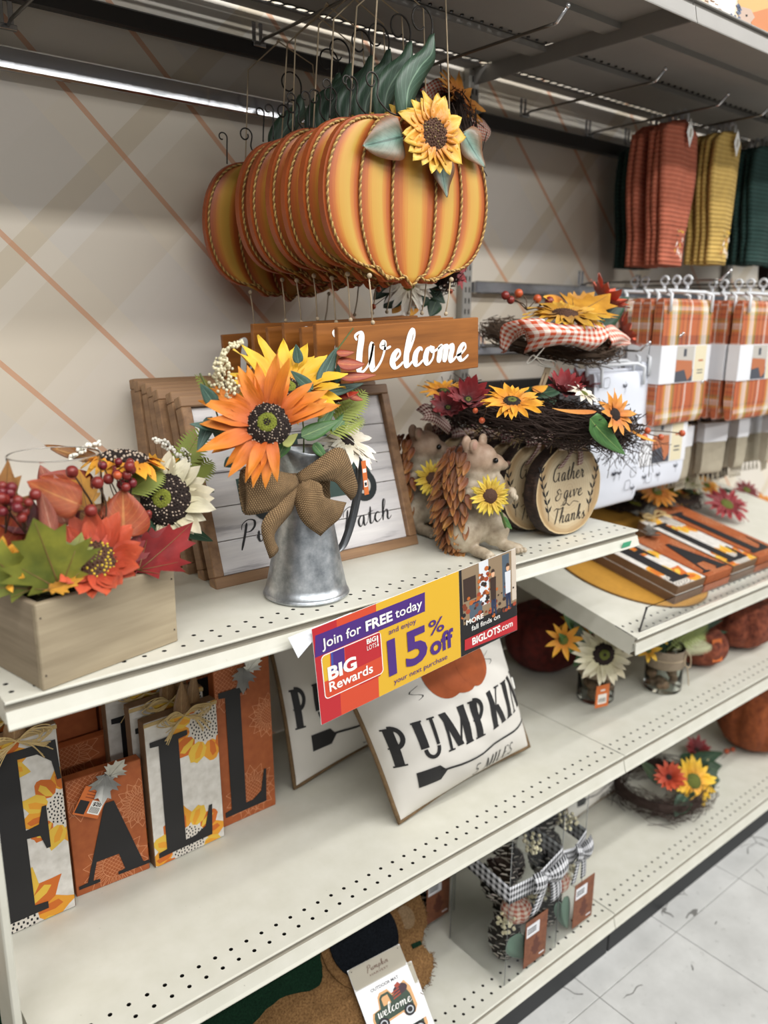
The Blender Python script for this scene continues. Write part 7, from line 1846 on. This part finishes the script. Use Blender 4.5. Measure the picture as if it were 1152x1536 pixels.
def giftbox(x0, y0, x1, y1, h, label, seed, full=True):
    z0 = Z3; r = thing('clear_gift_box', label, 'gift box', ((x0+x1)/2, (y0+y1)/2, z0), group='clear pinecone gift boxes')
    t = .0008
    for lo, hi in (((x0, y0, z0+t), (x1, y0+t, z0+h)), ((x0, y1-t, z0+t), (x1, y1, z0+h)), ((x0, y0+t, z0+t), (x0+t, y1-t, z0+h)), ((x1-t, y0+t, z0+t), (x1, y1-t, z0+h)), ((x0, y0, z0+h), (x1, y1, z0+h+t))):
        part('clear_panel', MB().box(lo, hi), GLP, r)
    g = MB(); e = .0007
    for a, b in (((x0, y0), (x0, y0)), ((x1, y0), (x1, y0)), ((x0, y1), (x0, y1))): g.tube([V((a[0], a[1], z0+.001)), V((a[0], a[1], z0+h))], e, 4)
    for a, b in (((x0, y0), (x1, y0)), ((x0, y0), (x0, y1))): g.tube([V((a[0], a[1], z0+h)), V((b[0], b[1], z0+h))], e, 4)
    part('folded_edge', g, flat('plastic_edge_glint', '#8f9190', .2), r)
    cx, cy = (x0+x1)/2, (y0+y1)/2; q = random.Random(seed)
    fk = min(1, (x1-x0)/.16)
    pinecone(r, (cx-.030*fk, y0+.050, z0+.050), .032, .048, 1+seed); pinecone(r, (cx+.028*fk, cy+.01, z0+.060), .032, .048, 2+seed); pinecone(r, (cx-.02*fk, cy+.005, z0+.165), .036, .044, 3+seed, (.3, 0, 1)); pinecone(r, (cx+.01*fk, cy+.03, z0+.250), .036, .044, 5+seed, (.3, .3, 1))
    if full:
        minipumpkin(r, (cx-.012*fk, y0+.038, z0+.125), .033); minipumpkin(r, (cx-.02*fk, cy+.02, z0+.292), .028)
        pinecone(r, (cx+.035*fk, cy+.02, z0+.165), .030, .042, 7+seed)
        for k, (bx_, by_, bz) in enumerate(((cx-.050*fk, y0+.030, .115), (cx+.02*fk, y0+.030, .272), (cx+.042*fk, y0+.03, .14))):
            part('berry_spray', (lambda g: [g.ball(p, .0045, 0, 6, 4) for p in cluster_pts((bx_, by_, z0+bz), .022, 22, k+seed)] and g)(MB()), SEEDC, r, kind='stuff')
        leaf(r, (cx-.06*fk, y0+.012, z0+.095), (cx+.005, y0+.010, z0+.012), .05*fk, SAGE, (-.3, -1, .2), .2, .1); leaf(r, (cx-.01, y0+.008, z0+.10), (cx+.012, y0+.008, z0+.006), .038, SAGE, (.1, -1, .1), .1, .1)
        zb = z0+.235; w = .040
        g = MB(); P = [V((x0-.001, y1, zb)), V((x0-.001, y0-.001, zb-.018)), V((cx, y0-.002, zb-.028)), V((x1+.001, y0-.001, zb-.002)), V((x1+.001, y1, zb+.01))]
        g.grid(lambda u, v: P[min(4, int(u*4))].lerp(P[min(4, int(u*4)+1)], u*4-int(u*4))+V((0, 0, w*(v-.5))), 24, 4, thick=.0006, uvs=(3, 1)); rb = part('ribbon', g, BWG, r, 'black and white checked ribbon')
        kx, kz = cx+.022*fk, zb-.020; B = lambda x, y, z: V((kx+x*fk, y0-.004+y, kz+z))
        for s in (-1, 1):
            sheet(rb, 'bow_loop', [B(0, 0, .006), B(s*.025, -.012, .030), B(s*.052, -.010, .034)], [B(0, 0, -.006), B(s*.025, -.016, -.016), B(s*.050, -.010, -.014)], BWG, 12, 6, .010, uvs=(.6, 1))
            sheet(rb, 'bow_tail', [B(s*.004, 0, 0), B(s*.020-.006, -.006, -.03), B(s*.034-.016, -.006, -.072)], [B(s*.004+.012, 0, 0), B(s*.020+.024, -.006, -.02), B(s*.034+.020, -.006, -.062)], BWG, 12, 4, .004, uvs=(.7, 1))
        part('bow_knot', MB().ball(B(0, -.006, 0), .010, 0, 8, 6), BWG, rb)
    Mt = frame((x0+(.055 if full else .02), y0-.0016, z0+.010), (1, 0, 0), y=(0, .0, 1))
    g = MB(); g.rbox((0, 0, -.0006), (.070, .112, .0006), .0002); g.box((.004, .072, .0006), (.044, .100, .0009), 1)
    for k in range(3): g.box((.007, .080+k*.005, .0009), (.034, .0825+k*.005, .0010), 2)
    g.poly([(.036+x*.035*s, .016+y*.052) for s in (1,) for x, y in MAPLE]+[(.036-x*.035, .016+y*.052) for x, y in MAPLE[-2:0:-1]], 0, 3, Matrix.Translation((0, 0, .0008)))
    g.box((.048, .010, .0006), (.064, .013, .0009), 1)
    part('label_card', g, [woodmat('label_card_wood', '#6f3f28', '#8d5638', 'z', 1.2, .6), CARD, INK, flat('leaf_print_dark', '#5c2f20', .6)], r, 'wood grain label card with a leaf', M=Mt)
giftbox(.868, -.5515, 1.030, -.390, .345, 'clear gift box of pinecones with black and white checked bow, at the shelf edge', 1)
giftbox(1.038, -.545, 1.118, -.420, .345, 'narrow clear gift box right of the one with the checked bow', 4, True)
giftbox(.825, -.335, .935, -.205, .330, 'clear gift box of pinecones in shadow behind the doormats', 8, False)

# ------------------------------------------------------------------ coir doormats
P0 = V((0, -.520, .128)); ud = V((0, .74, .672)).normalized(); nd = V((0, -ud.z, ud.y))
def onm(px, py, h=0.0):
    d = CF + CR*((px-576)/FPX) - CU*((py-768)/FPX); o = P0+nd*h; t = (o-CAMP).dot(nd)/d.dot(nd); p = CAMP+d*t-P0; return (p.x, p.dot(ud))
def coir(name, a, b):
    q = NT(name, 1.0); n1 = q.noise(q.coord('Object'), 260, 4, .7); n2 = q.noise(q.coord('Object'), 30, 3)
    c = q.ramp(n1, [(.3, hexc(a)), (.7, hexc(b))]); c = q.mix(1.0, c, q.ramp(n2, [(.3, (.8, .8, .8)), (.7, (1, 1, 1))]), 'MULTIPLY'); q.color(c); q.bump(n1, 1.0, .005)
    q.b.inputs['Specular IOR Level'].default_value = .1; return q.m
COIR = coir('coir_fibre', '#5e4226', '#a07a50'); COIRG = coir('green_coir', '#0f2318', '#1c3b28'); COIRB = coir('black_coir', '#0f1216', '#20242a'); COIRP = coir('pale_coir', '#7c6448', '#a58a6a')
def jag(pts, n, amp, seed):
    q = random.Random(seed); P = cr([(x, y, 0) for x, y in pts], n, True); return [(p.x+q.uniform(-amp, amp), p.y+q.uniform(-amp, amp)) for p in P]
def doormat(M, label, seed):
    r = thing('coir_doormat', label, 'doormat', M=M, group='truck shaped coir doormats')
    ow = [(-.10, .05), (.20, .10), (.36, .09), (.50, .085), (.56, .05), (.64, .03), (.70, .05), (.735, .06), (.765, .09), (.755, .12), (.785, .15), (.80, .19), (.79, .24), (.80, .30), (.72, .36), (.45, .42), (.1, .42), (-.1, .42)]
    part('coir_base', MB().poly(jag(ow, 9, .0022, seed), .016), COIR, r, local=True)
    gr = [(-.085, .20), (.25, .21), (.35, .16), (.44, .17), (.52, .155), (.545, .20), (.57, .26), (.64, .285), (.71, .26), (.735, .215), (.76, .24), (.76, .30), (.70, .34), (.45, .40), (.1, .40), (-.085, .40)]
    part('green_body', MB().poly(jag(gr, 6, .0012, seed+1), .0035, 0, Matrix.Translation((0, 0, .016))), COIRG, r, 'dark green truck body', local=True)
    N = 40; c = (.640, .185)
    part('fender', MB().poly([(c[0]+.094*math.cos(2*PI*k/N), c[1]+.088*math.sin(2*PI*k/N)) for k in range(N)], .004, 0, Matrix.Translation((0, 0, .0162))), COIR, r, local=True)
    part('wheel', MB().poly([(c[0]+.076*math.cos(2*PI*k/N), c[1]+.070*math.sin(2*PI*k/N)) for k in range(N)], .0035, 0, Matrix.Translation((0, 0, .0203))), COIRB, r, 'black wheel', local=True)
    part('tail_light', MB().poly([(.745+.020*math.cos(2*PI*k/20), .178+.022*math.sin(2*PI*k/20)) for k in range(20)], .003, 0, Matrix.Translation((0, 0, .0162))), COIRP, r, local=True)
    part('bumper_line', MB().poly([(.730, .122), (.752, .120), (.752, .128), (.730, .131)], .003, 0, Matrix.Translation((0, 0, .0162))), COIRG, r, local=True)
    q = random.Random(seed+5); segs = []; J = jag(ow, 9, .001, seed); n = len(J)
    for k in range(900):
        i = q.randrange(n); a, b = J[i], J[(i+1) % n]; t = q.random(); x, y = a[0]+(b[0]-a[0])*t, a[1]+(b[1]-a[1])*t; z = q.uniform(.002, .018)
        segs.append([V((x, y, z)), V((x+q.uniform(-.006, .006), y+q.uniform(-.007, .004), z+q.uniform(-.001, .006)))])
    mb = MB()
    for s in segs: mb.tube(s, .0005, 3, caps=False)
    part('edge_fibres', mb, COIR, r, local=True, kind='stuff'); return r
MM = frame(P0, (1, 0, 0), y=ud)
def mat_tag(M, label, doc=True):
    g = MB(); W_, H_t = .122, .165; r = thing('mat_label', label, 'label', M=M, group='folded labels on the doormats')
    g.rbox((0, 0, -.0005), (W_, H_t, .0003), .0002); g.box((.001, .116, .0003), (W_-.001, .1185, .0004), 1)
    part('card', g, [flat('label_white', '#e4e4e6', .5), flat('label_fold_shadow_line', '#b9b7b0', .5)], r, local=True)
    part('top_band', MB().poly(rrect(.0005, .118, W_-.0005, H_t-.0005, .006), .0006, 0, Matrix.Translation((0, 0, .0003))), flat('label_taupe_band', '#a39c8b', .5), r, 'taupe header band', local=True)
    g = MB(); z = .0012
    cursive(g, 'Pumpkin', Matrix.Translation((.036, .142, z)), .006, .0006, .0013, fitw=.050, n=3)
    part('header_script', g, flat('brown_script_ink', '#6b4a3c', .6), r, local=True)
    g = MB(); sans(g, 'HARVEST', Matrix.Translation((.040, .131, z)), .042, .0045, 0, 0, 0); part('header_word', g, flat('brown_script_ink', '#6b4a3c', .6), r, local=True)
    g = MB(); sans(g, 'OUTDOOR MAT', Matrix.Translation((.030, .100, .0005)), .064, .0065, 0, .012, 0); part('title_lettering', g, INK, r, 'lettering OUTDOOR MAT', local=True)
    g = MB()
    def pl_(pts, m, zz): g.poly(pts, 0, m, Matrix.Translation((0, 0, zz)))
    body = [(.018, .030), (.018, .048), (.022, .058), (.036, .060), (.040, .080), (.046, .086), (.062, .086), (.068, .074), (.098, .086), (.106, .070), (.106, .034), (.098, .024), (.080, .026), (.076, .034), (.042, .032), (.030, .020)]
    cxm, cym = .062, .052; pl_([(cxm+(x-cxm)*1.10, cym+(y-cym)*1.16) for x, y in body], 0, .0005); pl_(body[:9]+[(.100, .072), (.104, .060), (.104, .036), (.042, .033), (.030, .026)], 1, .0007)
    pl_([(.044, .062), (.044, .078), (.048, .081), (.059, .081), (.061, .062)], 0, .0009)
    for k in range(3): pl_([(.068, .064+k*.006), (.086, .067+k*.006), (.086, .070+k*.006), (.068, .067+k*.006)], 3, .0009)
    pl_([(.078+.018*math.cos(k*PI/6)*.9+.010, .078+.011*math.sin(k*PI/6)) for k in range(12)], 4, .00085); pl_([(.082, .082), (.092, .086), (.088, .094), (.078, .090)], 3, .0009)
    for cx in (.032, .092):
        for rr_, m, zz in ((.0125, 2, .0010), (.0080, 5, .0012), (.0055, 2, .0014)): pl_([(cx+rr_*math.cos(k*PI/10), .030+rr_*math.sin(k*PI/10)) for k in range(20)], m, zz)
    part('truck_print', g, [flat('print_tan', '#cf9f6c', .6), flat('print_deep_green', '#2f4233', .6), INK, flat('print_brick', '#9a3b28', .6), flat('print_plum', '#3c222a', .6), flat('print_grey', '#b8bcc0', .6)], r, 'green truck drawing', local=True)
    g = MB(); cursive(g, 'welcome', Matrix.Translation((.024, .044, .0016)), .0105, .0010, .0022, fitw=.078, n=4); part('welcome_script', g, SWHT, r, 'white script reading welcome', local=True)
    for x in (.007, W_-.007): part('staple', MB().ball((x, H_t-.007, .001), .0012, 0, 6, 4), INK, r, local=True)
    return r
CUR['w'] = (1.1, [[(0, .9), (.14, 1.0), (.18, .3), (.32, 0), (.52, .3), (.56, 1.0)], [(.56, 1.0), (.58, .3), (.72, 0), (.92, .3), (.96, 1.0), (1.1, .85)]])
doormat(MM @ Matrix.Translation((-.02, -.005, 0)), 'truck shaped coir doormat on top of the pile on the low shelf', 1)
doormat(MM @ Matrix.Translation((-.10, -.008, -.030)), 'second coir doormat, directly under the top one', 2)
doormat(MM @ Matrix.Translation((-.02, .026, -.058)), 'third coir doormat at the bottom of the leaning pile', 3)
a = V((*onm(510, 1428, .028), .028)); b = V((*onm(588, 1389, .028), .028)); c = V((*onm(571, 1524, .028), .028))
A3 = MM @ a; B3 = MM @ b; C3 = MM @ c
xd = (B3-A3).normalized(); yd = (A3-C3); yd = (yd-xd*yd.dot(xd)).normalized()
MT = frame(A3-yd*.165, xd, y=yd)
MT = MT @ Matrix.Diagonal(((B3-A3).length/.122, (A3-C3).length/.165, 1, 1))
mat_tag(MT, 'folded white card label with a green truck, on the top doormat')
mat_tag(MT @ Matrix.Translation((.012, -.040, -.012)) @ Matrix.Rotation(-.04, 4, 'Z'), 'second folded label showing below the top label on the doormats')

# ------------------------------------------------------------------ printed sign standing on top of the overhead shelf
ps = thing('printed_sign', 'large cream printed sign with a squirrel and autumn leaves standing on the overhead shelf', 'sign', (1.6, -.540, 1.991))
part('panel', MB().rbox((1.16, -.540, 1.991), (2.35, -.528, 2.32), .001), flat('sign_cream_board', '#d9c6ac', .6), ps)
g = MB(); Y = -.5405
def U_(px, py): p = at(px, py, 'y', Y); return (p.x, p.z)
MU = Matrix(((1, 0, 0, 0), (0, 0, -1, Y), (0, 1, 0, 0), (0, 0, 0, 1)))
def upoly(pts, m, dz=0): g.poly([U_(*p) for p in pts], 0, m, MU @ Matrix.Translation((0, 0, dz)))
upoly([(1062, 0), (1104, 0), (1101, 20), (1094, 42), (1080, 30), (1066, 22)], 0, .0002)
upoly([(1108, -10), (1160, -10), (1160, 20), (1125, 22), (1106, 14)], 1, .0002); upoly([(1125, 20), (1160, 10), (1160, 68), (1140, 60), (1128, 45)], 2, .0003)
upoly([(1106, 18), (1112, 10), (1126, 14), (1132, 26), (1124, 36), (1110, 34)], 3, .0004)
upoly([(1104, 44), (1112, 34), (1124, 38), (1130, 48), (1120, 54), (1108, 50)], 4, .0005)
upoly([(1118, 22), (1121, 22), (1121, 25), (1118, 25)], 5, .0006)
q = random.Random(5)
for k in range(14):
    x, y = q.uniform(1098, 1112)-k*.4, 8+k*2.4; upoly([(x-3, y), (x+1, y-3), (x+3, y), (x-1, y+3)], 6, .0005)
for k in range(46):
    x, y = q.uniform(1025, 1078), q.uniform(-4, 26)
    if y > (x-1018)*.42-2: continue
    upoly([(x, y), (x+5, y+2), (x+4.5, y+3.4), (x-.5, y+1.4)], 7, .0004)
part('sign_print', g, [flat('print_off_white', '#e2dcd2', .6), flat('print_straw', '#c9a266', .6), flat('print_salmon', '#c07a4c', .6), flat('print_fur_grey', '#b8a090', .6), flat('print_gold', '#d8b03e', .7), INK, flat('print_slate_blue', '#5f6a80', .6), flat('print_brown_text', '#8a6a52', .6)], ps, 'printed squirrel, leaves and lettering')
